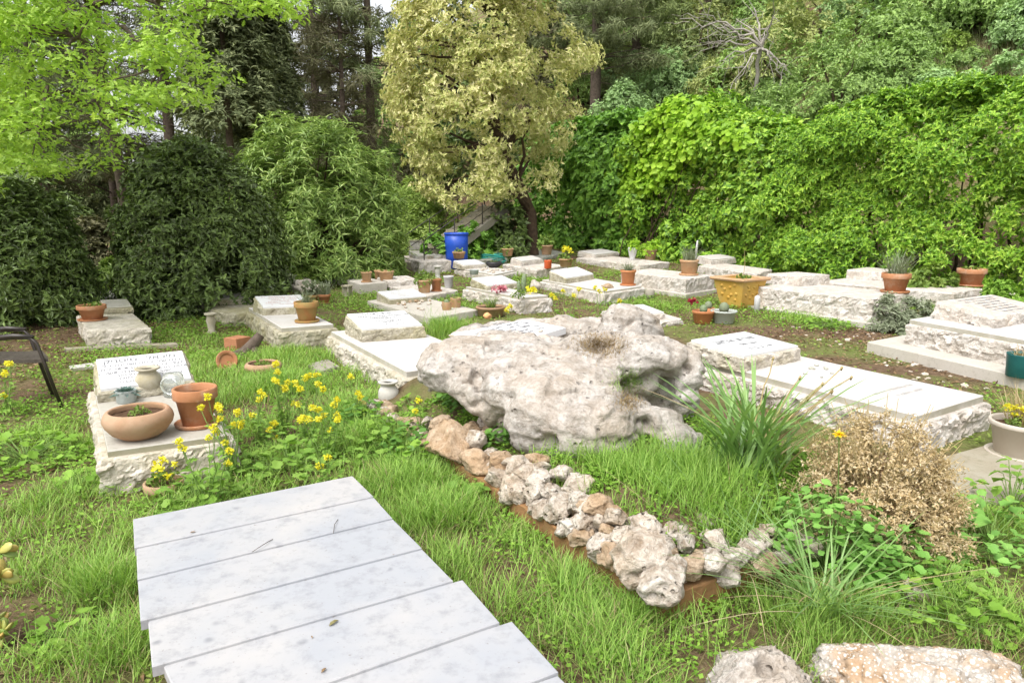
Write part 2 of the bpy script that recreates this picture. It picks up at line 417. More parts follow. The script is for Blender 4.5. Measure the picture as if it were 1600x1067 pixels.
# ground: brown earth with leaf crumbs, mossy patches
t = NT('earth')
n1 = t.noise(0.9, 5, 0.6); n2 = t.noise(9, 6, 0.7); n3 = t.noise(60, 4, 0.7)
c = t.mix(t.ramp(n2, [(0.35, 0), (0.65, 1)]), (0.075, 0.048, 0.028), (0.20, 0.135, 0.085))
c = t.mix(t.math('MULTIPLY', t.ramp(n1, [(0.45, 0), (0.6, 1)]), 0.75), c, (0.15, 0.20, 0.05))
c = t.mix(t.math('MULTIPLY', t.ramp(n3, [(0.55, 0), (0.7, 1)]), 0.6), c, (0.30, 0.22, 0.15))
M['earth'] = t.fin(c, 0.97, t.bump(t.math('ADD', n2, t.math('MULTIPLY', n3, 0.5)), 0.9, 0.03), 0.1)

M['grass'] = leaf_mat('grass_blades', [(0.134, 0.252, 0.039), (0.224, 0.398, 0.067), (0.325, 0.51, 0.101), (0.437, 0.577, 0.157)], 0.35, 0.5, 0.3, 0.8)
M['grass_dry'] = leaf_mat('dry_grass', [(0.33, 0.25, 0.13), (0.44, 0.35, 0.20), (0.54, 0.46, 0.29)], 0.25, 0.8, 0.1)
M['litter_grass'] = leaf_mat('withered_grass', [(0.20, 0.135, 0.06), (0.34, 0.245, 0.12), (0.44, 0.34, 0.18)], 0.2, 0.8, 0.1)
M['slope_grass'] = leaf_mat('slope_grass', [(0.19, 0.24, 0.09), (0.32, 0.33, 0.17), (0.44, 0.40, 0.26)], 0.25, 0.8, 0.1)
M['ivy_bright'] = leaf_mat('creeper_leaf', [(0.07, 0.16, 0.03), (0.13, 0.28, 0.05), (0.20, 0.38, 0.07)], 0.25, 0.5, 0.3, 2)
M['thatch'] = leaf_mat('old_thatch', [(0.13, 0.11, 0.05), (0.22, 0.20, 0.08), (0.30, 0.27, 0.13), (0.20, 0.28, 0.07)], 0.2, 0.8, 0.1)
M['clover'] = leaf_mat('clover_leaf', [(0.13, 0.26, 0.03), (0.21, 0.38, 0.05), (0.31, 0.49, 0.08)], 0.3, 0.55, 0.2, 1.2)
M['moss'] = leaf_mat('low_cover', [(0.13, 0.19, 0.03), (0.21, 0.30, 0.05), (0.31, 0.38, 0.10)], 0.25, 0.6, 0.2, 1.2)
M['litter'] = leaf_mat('fallen_leaf', [(0.10, 0.055, 0.03), (0.20, 0.12, 0.06), (0.30, 0.20, 0.11), (0.38, 0.28, 0.18)], 0.1, 0.7, 0.2)
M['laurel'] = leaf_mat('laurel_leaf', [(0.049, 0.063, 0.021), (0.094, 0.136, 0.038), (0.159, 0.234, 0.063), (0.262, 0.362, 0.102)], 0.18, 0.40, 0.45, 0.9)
M['oleander'] = leaf_mat('oleander_leaf', [(0.11, 0.18, 0.04), (0.21, 0.325, 0.075), (0.33, 0.455, 0.12), (0.47, 0.565, 0.20)], 0.25, 0.45, 0.4, 0.8)
M['oak'] = leaf_mat('oak_leaf', [(0.244, 0.385, 0.074), (0.345, 0.519, 0.091), (0.446, 0.642, 0.119), (0.558, 0.721, 0.169)], 0.45, 0.5, 0.25, 0.7)
M['hedge'] = leaf_mat('hedge_leaf', [(0.05, 0.12, 0.014), (0.13, 0.28, 0.025), (0.24, 0.44, 0.04), (0.35, 0.56, 0.06), (0.48, 0.64, 0.10)], 0.3, 0.42, 0.4, 0.6)
M['ivy'] = leaf_mat('ivy_leaf', [(0.083, 0.18, 0.027), (0.15, 0.315, 0.045), (0.24, 0.465, 0.062), (0.345, 0.6, 0.098)], 0.25, 0.42, 0.4, 0.7)
M['vine'] = leaf_mat('vine_leaf', [(0.22, 0.40, 0.03), (0.34, 0.56, 0.045), (0.46, 0.66, 0.07)], 0.4, 0.45, 0.3, 0.7)
M['cream'] = leaf_mat('cream_blossom_leaf', [(0.30, 0.36, 0.10), (0.54, 0.57, 0.20), (0.69, 0.66, 0.32), (0.75, 0.70, 0.42)], 0.3, 0.55, 0.25, 0.8, (1, 1, 0.75))
M['pale'] = leaf_mat('pale_shrub_leaf', [(0.17, 0.27, 0.05), (0.28, 0.40, 0.08), (0.42, 0.52, 0.16)], 0.35, 0.5, 0.25, 0.7)
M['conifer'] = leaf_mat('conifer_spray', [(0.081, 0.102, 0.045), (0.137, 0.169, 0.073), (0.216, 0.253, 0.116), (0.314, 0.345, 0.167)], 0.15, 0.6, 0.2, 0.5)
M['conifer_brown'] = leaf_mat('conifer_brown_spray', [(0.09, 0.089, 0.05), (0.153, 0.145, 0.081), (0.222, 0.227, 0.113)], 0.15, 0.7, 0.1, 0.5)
M['pine'] = leaf_mat('pine_needles', [(0.147, 0.188, 0.08), (0.235, 0.3, 0.111), (0.347, 0.413, 0.155)], 0.2, 0.6, 0.2, 0.4)
M['hill_a'] = leaf_mat('hill_shrub_leaf', [(0.187, 0.276, 0.102), (0.307, 0.456, 0.14), (0.449, 0.619, 0.192)], 0.25, 0.5, 0.25, 0.5)
M['hill_b'] = leaf_mat('hill_grey_shrub_leaf', [(0.239, 0.35, 0.162), (0.373, 0.545, 0.237), (0.523, 0.709, 0.319)], 0.25, 0.55, 0.2, 0.5)
M['hill_c'] = leaf_mat('hill_olive_shrub_leaf', [(0.239, 0.276, 0.112), (0.389, 0.44, 0.162), (0.538, 0.59, 0.229)], 0.25, 0.55, 0.2, 0.5)
M['strap'] = leaf_mat('strap_leaf', [(0.137, 0.244, 0.078), (0.225, 0.381, 0.113), (0.343, 0.498, 0.186)], 0.3, 0.4, 0.4, 0.8)
M['mallow'] = leaf_mat('mallow_leaf', [(0.13, 0.29, 0.055), (0.20, 0.41, 0.08), (0.28, 0.50, 0.12)], 0.3, 0.55, 0.25, 1.5)
M['mustard_leaf'] = leaf_mat('mustard_leaf', [(0.13, 0.25, 0.04), (0.21, 0.37, 0.06), (0.30, 0.46, 0.09)], 0.35, 0.55, 0.25, 1.5)
M['yellow'] = leaf_mat('yellow_petal', [(0.70, 0.62, 0.02), (0.82, 0.76, 0.05), (0.86, 0.84, 0.14)], 0.3, 0.6, 0.2, 3, (1, 1, 0.6))
M['dandelion'] = leaf_mat('orange_yellow_petal', [(0.82, 0.55, 0.01), (0.9, 0.66, 0.02)], 0.2, 0.6, 0.2, 3, (1, 1, 0.5))
M['pink'] = leaf_mat('pink_petal', [(0.55, 0.14, 0.20), (0.72, 0.34, 0.38)], 0.2, 0.6, 0.2, 3, (1, .8, .8))
M['crimson'] = leaf_mat('crimson_petal', [(0.32, 0.02, 0.05), (0.42, 0.05, 0.08)], 0.2, 0.6, 0.2, 3, (1, .5, .5))
M['drybush'] = leaf_mat('dry_bush_bract', [(0.37, 0.265, 0.13), (0.53, 0.405, 0.22), (0.64, 0.52, 0.33), (0.68, 0.585, 0.43)], 0.2, 0.8, 0.1, 2)
M['jade'] = leaf_mat('fleshy_leaf', [(0.16, 0.26, 0.05), (0.30, 0.40, 0.09), (0.48, 0.44, 0.12), (0.55, 0.33, 0.10)], 0.15, 0.35, 0.5, 5)
M['cactus'] = plain_mat('cactus_green', (0.13, 0.19, 0.09), (0.24, 0.28, 0.17), 30, 0.7, 0.4)
M['sage'] = leaf_mat('grey_sage_leaf', [(0.17, 0.20, 0.12), (0.26, 0.30, 0.19), (0.36, 0.39, 0.28)], 0.25, 0.7, 0.15, 3)
M['aloe'] = leaf_mat('blue_succulent', [(0.10, 0.17, 0.15), (0.17, 0.25, 0.22)], 0.1, 0.5, 0.3, 3)
M['potgreen'] = leaf_mat('pot_plant_leaf', [(0.12, 0.20, 0.04), (0.20, 0.30, 0.06), (0.31, 0.40, 0.10)], 0.3, 0.5, 0.25, 3)
M['hose'] = plain_mat('teal_hose', (0.03, 0.28, 0.24), (0.05, 0.34, 0.28), 6, 0.45, 0.02, 0.4)
M['lime_bag'] = plain_mat('white_fabric', (0.72, 0.74, 0.76), (0.6, 0.62, 0.64), 5, 0.7, 0.2)

# ------------------------------------------------------------------ ground
def spaced(a, b, fine_a, fine_b, step, grow=1.12):
    v = list(np.arange(fine_a, fine_b + 1e-6, step)); s = step
    x = fine_b
    while x < b: s *= grow; x += s; v.append(min(x, b))
    x, s, lo = fine_a, step, []
    while x > a: s *= grow; x -= s; lo.append(max(x, a))
    return np.array(lo[::-1] + v)
gx = spaced(-400, 400, -6, 9, 0.09); gy = spaced(-60, 500, 0.6, 15, 0.09)
GX, GY = np.meshgrid(gx, gy)
GV = np.stack([GX, GY, gz(GX, GY)], -1).reshape(-1, 3)
nx, ny = len(gx), len(gy)
ii = (np.arange(ny - 1)[:, None] * nx + np.arange(nx - 1)[None]).ravel()
ground = mk("ground", GV, np.stack([ii, ii + 1, ii + nx + 1, ii + nx], -1), M['earth'], smooth=True)
tag(ground, "brown earth floor rising into a wooded bank", kind='structure')

EXCL = []                           # convex footprints that carry no grass
def excl(q, grow=0.0):
    q = np.asarray(q, float)[:, :2]
    c = q.mean(0); q = c + (q - c) * (1 + grow / (np.linalg.norm(q - c, axis=1)[:, None] + 1e-6))
    a = np.roll(q, -1, 0) - q
    if np.sum(q[:, 0] * np.roll(q[:, 1], -1) - np.roll(q[:, 0], -1) * q[:, 1]) < 0: q = q[::-1]
    EXCL.append(q)
def inside(q, X, Y):
    r = np.ones(len(X), bool)
    for i in range(len(q)):
        a, b = q[i], q[(i + 1) % len(q)]
        r &= ((b[0] - a[0]) * (Y - a[1]) - (b[1] - a[1]) * (X - a[0])) >= 0
    return r

# ------------------------------------------------------------------ stone blocks
def perim(q, res):
    q = np.asarray(q, float)[:, :2]
    if np.sum(q[:, 0] * np.roll(q[:, 1], -1) - np.roll(q[:, 0], -1) * q[:, 1]) < 0: q = q[::-1]
    P, N = [], []
    k = len(q)
    en = []
    for i in range(k):
        d = q[(i + 1) % k] - q[i]; d = d / np.linalg.norm(d); en.append(np.array([d[1], -d[0]]))
    for i in range(k):
        a, b = q[i], q[(i + 1) % k]
        n = max(1, int(round(np.linalg.norm(b - a) / res)))
        mit = en[i - 1] + en[i]; mit = mit / (1 + np.dot(en[i - 1], en[i]))
        for j in range(n):
            P.append(a + (b - a) * j / n); N.append(mit if j == 0 else en[i])
    return np.array(P), np.array(N)
def block(name, q, z0, ztop, mat, parent=None, amp=0.03, res=0.03, margin=0.035, bevel=0.006, seed=0, rough_all=False, freq=6.0):
    """A block on footprint q from z0 to ztop (number or fn(x,y)); rock-faced flanks of depth amp, dressed rim and flat top."""
    P, N = perim(q, res)
    n = len(P)
    zf = ztop if callable(ztop) else (lambda x, y: np.full(np.shape(x), float(ztop)))
    zt = zf(P[:, 0], P[:, 1]); hgt = float(np.mean(zt)) - z0
    rows = max(2, int(hgt / res)) if amp > 0 else 1
    V = []
    fr = np.linspace(0, 1, rows + 1)
    if amp > 0:
        mfr = 1 - margin / max(hgt, 1e-3)
        fr = np.concatenate([np.linspace(0, max(0.1, mfr), rows), [mfr + (1 - mfr) * 0.25, 1.0]]) if margin > 0 else fr
    for f in fr:
        z = z0 + (zt - z0) * f - (bevel if f == 1.0 else 0)
        p3 = np.stack([P[:, 0], P[:, 1], z], -1)
        if amp > 0:
            pq_ = p3 + seed * 3.7; wv = pq_ + 0.05 * (np.stack([vnoise(pq_ * 9 + k * 5, k) for k in range(3)], -1) - .5)
            d = 0.36 + 0.75 * facet(wv * [1, 1, 1.7], 6.5, seed) + 0.40 * facet(wv * [1, 1, 1.4], 15, seed + 3) + 0.30 * (fbm(pq_, freq * 3, 3, seed) - 0.5) + 0.5 * (fbm(p3, freq * 0.35, 2, seed + 9) - 0.5)
            m = 1.0 if margin <= 0 else float(np.clip((1 - f) / max(1e-3, 1.35 * margin / hgt), 0, 1)) 
            off = amp * d * min(1, m)
        else: off = np.zeros(n)
        V.append(np.stack([P[:, 0] + N[:, 0] * off, P[:, 1] + N[:, 1] * off, z], -1))
    if bevel > 0:
        Pi = P - N * bevel
        V.append(np.stack([Pi[:, 0], Pi[:, 1], zf(Pi[:, 0], Pi[:, 1])], -1))
    R = len(V)
    top = V[-1].copy()
    V = np.concatenate(V + [top])
    i = np.arange(n); j = (i + 1) % n
    Q = np.concatenate([np.stack([r * n + i, r * n + j, (r + 1) * n + j, (r + 1) * n + i], -1) for r in range(R - 1)])
    capf = (R * n + i)[None, :]
    botf = i[::-1][None, :]
    return mk(name, V, [Q, capf, botf], mat, parent, False)

def vis(s):                         # Hebrew left-to-right in drawing order, digit runs kept
    out, run = [], ''
    for ch in s[::-1]:
        if ch.isdigit() or ch == '.' and run: run = ch + run
        else:
            if run: out.append(run); run = ''
            out.append(ch)
    if run: out.append(run)
    r = ''.join(out)
    return r
def text_mesh(s, bold=0.0):
    cu = bpy.data.curves.new("lettering", 'FONT'); cu.body = s; cu.size = 1.0; cu.offset = bold; cu.resolution_u = 2
    ob = bpy.data.objects.new("lettering", cu); COL.objects.link(ob)
    dg = bpy.context.evaluated_depsgraph_get(); dg.update()
    me = bpy.data.meshes.new_from_object(ob.evaluated_get(dg))
    V = np.empty(len(me.vertices) * 3, np.float32); me.vertices.foreach_get("co", V)
    F = [list(p.vertices) for p in me.polygons]
    bpy.data.objects.remove(ob); bpy.data.curves.remove(cu); bpy.data.meshes.remove(me)
    return V.reshape(-1, 3), F
def inscription(parent, org, right, up, lines, mat, name="inscription"):
    """lines: (string or None for a worn row, x0, x1, y, height) in the face's metres; drawn 2 mm proud."""
    right = np.asarray(right, float); up = np.asarray(up, float)
    nor = np.cross(right / np.linalg.norm(right), up / np.linalg.norm(up))
    mb = MB()
    for s, x0, x1, y, h in lines:
        if s is None:
            x = x0
            while x < x1:                       # worn, unreadable letters: short cut strokes
                w = rnd(0.35, 0.8) * h
                if RS.rand() > 0.16:
                    k = RS.randint(3)
                    v, b = h * rnd(0.7, 1.05), h * 0.24
                    rects = [(x, y + v - b, x + w, y + v), (x + w - b, y, x + w, y + v)]
                    if k == 0: rects.append((x, y, x + w, y + b))
                    elif k == 1: rects.append((x, y, x + b, y + v * 0.7))
                    for e, (a0, b0, a1, b1) in enumerate(rects):
                        lift = 0.002 + 0.0004 * e
                        V = [np.asarray(org) + right * a + up * bb + nor * lift for a, bb in ((a0, b0), (a1, b0), (a1, b1), (a0, b1))]
                        mb.add(V, [(0, 1, 2, 3)])
                x += w + h * rnd(0.12, 0.25)
            continue
        V, F = text_mesh(s, 0.012)
        if not len(V): continue
        mn, mx = V.min(0), V.max(0)
        sx = (x1 - x0) / (mx[0] - mn[0]); sy = h / 0.62
        X = x0 + (V[:, 0] - mn[0]) * sx; Yv = y + V[:, 1] * sy
        mb.add(np.asarray(org) + X[:, None] * right + Yv[:, None] * up + nor * 0.002, F)
    return mb.build(name, mat, parent)

GR = {}
U0 = math.radians(-31)
def grave(key, label, N, gy, H, F=None, W=0.75, t=0.05, inset=0.035, stone='stone_mid', slab='slab_white', head=None, hstone=None, hface=None,
          amp=0.035, base=None, wang=None, L=None, rows=None, text=None, lmat='letter_soft', Y=None, res=None, cap=True, seed=None, foot_text=None):
    """N,H,F: photo pixels of the near, head-side and foot-side corners of the plinth top; gy: pixel row of the ground below N."""
    seed = len(GR) * 7 + 3
    if Y is None:
        gp = ong(N[0], gy); gl = gp[2]; n = aty(*N, gp[1])
    else:
        n = aty(*N, Y); gl = g1(n[0], n[1])
    zt = n[2]
    h = at(*H, zt); u = (h - n)[:2]
    if L is None: L = np.linalg.norm(u)
    u = u / np.linalg.norm(u)
    if F is not None:
        f = at(*F, zt); w = (f - n)[:2]; W = np.linalg.norm(w); w = w / W
    else:
        a = math.radians(wang) if wang is not None else math.atan2(u[0], u[1]) + math.radians(86)
        w = np.array([math.sin(a), math.cos(a)])
    n2 = n[:2]
    q = np.array([n2, n2 + w * W, n2 + w * W + u * L, n2 + u * L])
    ctr = q.mean(0); gl = min(gl, g1(*ctr))
    root = thing("grave", label, "grave", (ctr[0], ctr[1], gl), "stone graves in the cemetery garden")
    dist = n[1]
    res = res or (0.016 if dist < 7 else 0.028 if dist < 11 else 0.05)
    block("plinth", q, gl - 0.12, zt, M[stone], root, amp, res, 0.02, 0.006, seed)
    excl(q, 0.0)
    zs = zt
    ins = lambda k: np.array([n2 + w * k + u * k, n2 + w * (W - k) + u * k, n2 + w * (W - k) + u * (L - k), n2 + w * k + u * (L - k)])
    if t > 0:
        zs = zt + t
        block("slab", ins(inset), zt - 0.01, zs, M[slab], root, 0, 0.5, 0, 0.006, seed)
    if base:                         # low kerb plate round the grave
        k = -base
        block("base_plate", ins(k), gl - 0.12, gl + (0.13 if base > .2 else 0.085), M['plaster'], root, 0, 0.5, 0, 0.01, seed)
    G = dict(root=root, n=n2, u=u, w=w, W=W, L=L, zt=zt, zs=zs, gl=gl)
    if head:
        A = at(*head['FLb'], zs)
        FL = aty(*head['FLt'], A[1]); hf = max(0.05, FL[2] - zs)
        FR = at(*head['FRt'], zs + hf)
        hw = (FR - A)[:2]; HW = np.linalg.norm(hw); hw = hw / HW
        dep = head.get('dep', 0.45)
        hu = u
        B = A[:2] + hu * dep
        BL = aty(*head['BLt'], B[1])
        hb = float(np.clip(BL[2] - zs, hf - 0.02, hf + 0.35))
        if 'hb' in head: hb = hf + head['hb']
        a2 = A[:2]
        hq = np.array([a2, a2 + hw * HW, a2 + hw * HW + hu * dep, a2 + hu * dep])
        vn = np.array([-hw[1], hw[0]]); vn = vn if np.dot(vn, hu) > 0 else -vn
        dd = dep * np.dot(hu, vn)
        pf = 0.022 if hface else 0.0
        ztf = lambda x, y, o=0.0: zs + hf - o + (hb - hf) * (((np.asarray(x) - a2[0]) * vn[0] + (np.asarray(y) - a2[1]) * vn[1]) / dd)
        hs_ = block("headstone", hq, zs - 0.01, lambda x, y: ztf(x, y, pf), M[hstone or stone], root, amp * 0.75, res, 0.012 if hface else 0.03, 0.005, seed + 1)
        top_par = hs_
        if hface:
            k = 0.012
            fq = np.array([a2 + hw * k + hu * k, a2 + hw * (HW - k) + hu * k, a2 + hw * (HW - k) + hu * (dep - k), a2 + hw * k + hu * (dep - k)])
            top_par = block("face_plate", fq, zs + hf - pf - 0.02, ztf, M[hface], hs_, 0, 5, 0, 0.004, seed)
            # the underside of the plate follows the slope
            me = top_par.data
            for v in me.vertices:
                if v.index < 4: v.co.z = float(ztf(v.co.x + WLOC[root.name][0], v.co.y + WLOC[root.name][1], pf + 0.004)) - WLOC[root.name][2]
        org = np.array([a2[0], a2[1], zs + hf]); r3 = np.array([hw[0], hw[1], 0]); u3 = np.array([hu[0], hu[1], (hb - hf) / dep]); 
        ul = np.linalg.norm(u3); u3 = u3 / ul; D = dep * ul
        G.update(hf=hf, hb=hb, HW=HW, D=D)
        lines = []
        if text: lines += [(s, a * HW, b * HW, y * D, hh * D) for s, a, b, y, hh in text]
        if rows:
            for y, a, b, hh in rows: lines.append((None, a * HW, b * HW, y * D, hh * D))
        if lines: inscription(top_par, org, r3, u3, lines, M[lmat])
    GR[key] = G
    return G

def R(n, y0=0.15, y1=0.8, a=0.12, b=0.88, h=0.075):
    out = []
    for i in range(n):
        y = y0 + (y1 - y0) * (n - 1 - i) / max(1, n - 1); s = rnd(0, 0.12)
        out.append((y, a + s * (i > 0), b - rnd(0, 0.12) * (i > 0), h))
    return out

grave('pot', "low mossy grave with a wide clay bowl and a cream urn on its slab", (159, 719), 775, (139, 612), (369, 689), t=0.04, stone='stone_mid', slab='slab_cream',
      head=dict(FLb=(157, 629), FLt=(157, 609), FRt=(302, 591), BLt=(151, 560), dep=0.42), hstone='stone_tan', hface='plaque', amp=0.035, lmat='letter',
      text=[(vis("סיטניק"), 0.09, 0.45, 0.78, 0.10), (vis("מיכאל"), 0.55, 0.88, 0.78, 0.10),
            (vis("בנם של יצחק ושרינה ז\"ל"), 0.07, 0.93, 0.655, 0.062), (vis("21.12.1927 - כ' טבת תרפ\"ח"), 0.05, 0.95, 0.54, 0.062),
            (vis("30.01.2016 - כ' בשבט תשע\"ו"), 0.02, 0.98, 0.43, 0.062), (vis("\"ישוב"), 0.66, 0.82, 0.33, 0.06), (vis("עמן טוב"), 0.20, 0.44, 0.33, 0.06),
            (vis("וולם ח"), 0.64, 0.90, 0.23, 0.06), (vis("חולרי\""), 0.15, 0.36, 0.23, 0.06), (vis("תנצבה"), 0.22, 0.42, 0.12, 0.055)])
grave('farleft', "tan grave at the left with a terracotta pot at its head, under the laurels", (137, 516), 545, (123, 495), (234, 512), t=0.0, stone='stone_mid', slab='slab_cream',
      head=dict(FLb=(163, 490), FLt=(163, 481), FRt=(208, 479), BLt=(129, 467), dep=0.5, hb=0.06), hstone='stone_tan', hface='slab_cream', rows=R(5), L=1.45)
block("kerb", np.array([GR['farleft']['n'] + GR['farleft']['w'] * a + GR['farleft']['u'] * b for a, b in ((-0.28, -0.2), (0.95, -0.2), (0.95, -0.1), (-0.28, -0.1))]), GR['farleft']['gl'] - 0.1, GR['farleft']['gl'] + 0.06, M['concrete_mossy'], GR['farleft']['root'], 0, 0.5, 0, 0.01)
grave('behind', "half-hidden grey grave under the dark laurel bushes at far left", (141, 467), 478, (134, 452), (186, 463), t=0.0, stone='stone_grey', slab='slab_grey', head=dict(FLb=(140, 454), FLt=(140, 448), FRt=(177, 445), BLt=(134, 438), dep=0.5, hb=0.05), hface='slab_cream', L=1.5, Y=11.3)
grave('A', "mossy grey grave close against the dark laurel bush, its back slab bare", (354, 491), 511, (315, 475), None, W=0.75, t=0.0, stone='stone_tan', slab='slab_cream', head=dict(FLb=(334, 476), FLt=(335, 467), FRt=(392, 466), BLt=(324, 454), dep=0.5, hb=0.06), hface='slab_cream', L=1.55, wang=64, rows=R(5))
grave('B', "grave with a pinkish lettered headstone and an old mossy terracotta pot before it", (437, 520), 551, (384, 486), (527, 513), t=0.05, stone='stone_tan', slab='slab_white', head=dict(FLb=(411, 493), FLt=(411, 480), FRt=(487, 477), BLt=(392, 460), dep=0.52, hb=0.09), hstone='stone_tan', hface='plaque', rows=R(6), lmat='letter_red')
grave('C', "large grave with a tilted white lettered plaque, directly left of the boulder", (632, 592), 632, (512, 525), None, W=0.95, wang=58, t=0.055, stone='stone_mid', slab='slab_white', head=dict(FLb=(566, 535), FLt=(566, 514), FRt=(662, 507), BLt=(530, 482), dep=0.56, hb=0.09), hstone='stone_tan', hface='plaque', lmat='letter',
      text=[(vis("ותלום"), 0.24, 0.50, 0.80, 0.11), (vis("שרת"), 0.56, 0.73, 0.80, 0.11)],
      rows=[(0.68, 0.12, 0.95, 0.07), (0.57, 0.28, 0.75, 0.065), (0.49, 0.4, 0.66, 0.06), (0.36, 0.3, 0.74, 0.065), (0.28, 0.42, 0.66, 0.06), (0.14, 0.38, 0.42, 0.07), (0.14, 0.49, 0.53, 0.07), (0.14, 0.59, 0.63, 0.07), (0.14, 0.68, 0.72, 0.07)])
grave('D', "low grave with a sloped inscribed block, pebbles and cactus pots along its flat slab", (672, 497), 512, (574, 470), (746, 484), t=0.0, stone='plaster', amp=0.006, slab='slab_white', head=dict(FLb=(609, 476), FLt=(609, 467), FRt=(668, 462), BLt=(582, 452), dep=0.5, hb=0.07), hstone='stone_tan', hface='plaque', rows=R(5))
grave('E', "smooth plastered grave beside the oleander with three terracotta pots and a small lantern box", (562, 444), 460, (523, 432), (604, 441), t=0.0, stone='plaster', amp=0.006, slab='slab_cream', head=dict(FLb=(545, 435), FLt=(545, 426), FRt=(570, 424), BLt=(526, 419), dep=0.55, hb=0.05), hstone='stone_grey', L=1.75)
grave('F', "white grave with two terracotta pots standing at its rounded rock-faced headstone", (668, 462), 474, (602, 446), (714, 453), t=0.0, stone='stone_white', slab='slab_white', head=dict(FLb=(606, 448), FLt=(606, 440), FRt=(653, 437), BLt=(602, 432), dep=0.5, hb=0.04), hstone='stone_white')
grave('G', "broad whitish grave standing left of the blue barrel, nearest the stairs", (655, 409), 428, (628, 400), (704, 407), t=0.0, stone='stone_white', slab='slab_white', head=dict(FLb=(650, 405), FLt=(650, 399), FRt=(698, 398), BLt=(641, 391), dep=0.75, hb=0.06), hstone='stone_grey')
grave('H', "grave with a pure white plaque block, black and grey bowls among loose stones", (772, 432), 444, (697, 418), (806, 425), t=0.03, stone='stone_white', slab='slab_white', head=dict(FLb=(724, 421), FLt=(724, 414), FRt=(759, 411.5), BLt=(703, 404), dep=0.55, hb=0.06), hstone='stone_mid', hface='plaque', L=1.9)
grave('I', "long grave with pink flowers and cactus beside its square white headstone, just behind the boulder", (815, 470), 491, (724, 452), (861, 466), t=0.045, stone='stone_white', slab='slab_white', head=dict(FLb=(762, 454), FLt=(762, 446), FRt=(810, 441), BLt=(733, 434), dep=0.55, hb=0.08), hstone='stone_tan', hface='plaque', rows=R(5))
grave('J', "small mossy grey grave directly right of the blue barrel", (745, 407), 417, (719, 399), (792, 403), t=0.0, stone='stone_grey', slab='slab_grey', head=dict(FLb=(738, 401), FLt=(737, 396), FRt=(768, 394), BLt=(719, 387), dep=0.6, hb=0.05), hstone='stone_grey', hface='slab_grey')
grave('K', "whitish grave with a red plastic cup at the end of its rounded headstone", (838, 422), 436, (786, 413), (885, 415), t=0.0, stone='stone_white', slab='slab_white', head=dict(FLb=(815, 416), FLt=(815, 408.5), FRt=(848, 404.5), BLt=(792, 398.5), dep=0.55, hb=0.05), hstone='stone_white', hface='slab_white')
grave('L', "mossy green-grey grave at the foot of the cream-leaved tree", (838, 404), 412, (800, 393), (884, 395), t=0.0, stone='stone_grey', slab='slab_grey', head=dict(FLb=(810, 393), FLt=(810, 388), FRt=(834, 386.5), BLt=(802, 383.5), dep=0.6, hb=0.03), hstone='stone_grey', hface='slab_grey')
grave('M', "grave with a brown stone and a spiky plant in an orange pot on its slab", (945, 459), 477, (844, 440), (1006, 450), t=0.035, stone='stone_white', slab='slab_white', head=dict(FLb=(885, 443.5), FLt=(885, 434), FRt=(928, 427.5), BLt=(851, 423), dep=0.6, hb=0.09), hstone='stone_tan', hface='plaque', rows=R(4))
grave('N', "long white rock-faced grave along the ivy hedge with a white vase on it", (1000, 414.5), 428, (906, 403.5), (1045, 409.5), t=0.0, stone='stone_white', slab='slab_white', head=dict(FLb=(930, 403.5), FLt=(930, 398), FRt=(967, 394), BLt=(908, 391), dep=0.8, hb=0.05), hstone='stone_white', hface='slab_white', L=2.6)
grave('O', "grave slab without headstone carrying a tan pot of dry lavender, left of the yellow planter", (1072, 436), 466, (996, 427), (1116, 430), t=0.0, stone='stone_white', slab='slab_white', base=0.05, L=1.7)
grave('P', "grave at the hedge foot behind the pot of dry lavender, with a square white headstone", (1182, 428), 446, (1092, 415), (1206, 421), t=0.0, stone='stone_white', slab='slab_white', head=dict(FLb=(1111, 414), FLt=(1111, 406), FRt=(1150, 402.5), BLt=(1083, 398), dep=0.6, hb=0.05), hstone='stone_white', hface='slab_white')
grave('Q', "large rock-faced white grave beside the yellow planter, on a long grey kerb plate", (1364, 468), 512, (1184, 447.5), (1420, 458), t=0.0, stone='stone_white', slab='slab_white', head=dict(FLb=(1248, 447.5), FLt=(1248, 432), FRt=(1296, 429), BLt=(1198, 422), dep=0.62, hb=0.0), hstone='stone_white', base=0.14, amp=0.045)
grave('R', "long white grave against the bright hedge with a terracotta pot of greenery near its end", (1490, 458), 484, (1303, 442), (1535, 451), t=0.0, stone='stone_white', slab='slab_cream', head=dict(FLb=(1377, 439.5), FLt=(1377, 425), FRt=(1408, 421), BLt=(1315, 416.5), dep=0.65, hb=0.0), hstone='stone_white', L=2.3)
grave('S', "massive rock-faced white grave at the right edge on a stepped concrete plate", (1640, 545), 605, (1421, 505), None, W=1.0, wang=57, t=0.045, inset=0.0, stone='stone_white', slab='slab_white', head=dict(FLb=(1552, 513), FLt=(1552, 495.5), FRt=(1640, 482), BLt=(1446, 466), dep=0.72, hb=0.08), hstone='stone_white', hface=None, base=0.34, amp=0.05, rows=R(7, 0.15, 0.85, 0.25, 0.85, 0.05), lmat='letter')
grave('T', "large white grave with two engraved names, its polished slab reaching toward the dry bush", (1435, 664), 712, (1088, 571), (1545, 629), t=0.055, inset=0.03, stone='stone_white', slab='slab_white', head=dict(FLb=(1161, 580.5), FLt=(1159, 556), FRt=(1250, 540), BLt=(1062, 511), dep=0.68, hb=0.035), hstone='stone_mid', hface='plaque', amp=0.05, lmat='letter',
      text=[(vis("אליאב"), 0.12, 0.46, 0.60, 0.13), (vis("דורית"), 0.52, 0.82, 0.60, 0.11), ("1948 - 2014", 0.36, 0.66, 0.39, 0.08), (vis("ת נ צ ב ה"), 0.32, 0.72, 0.18, 0.085)])
g = GR['T']
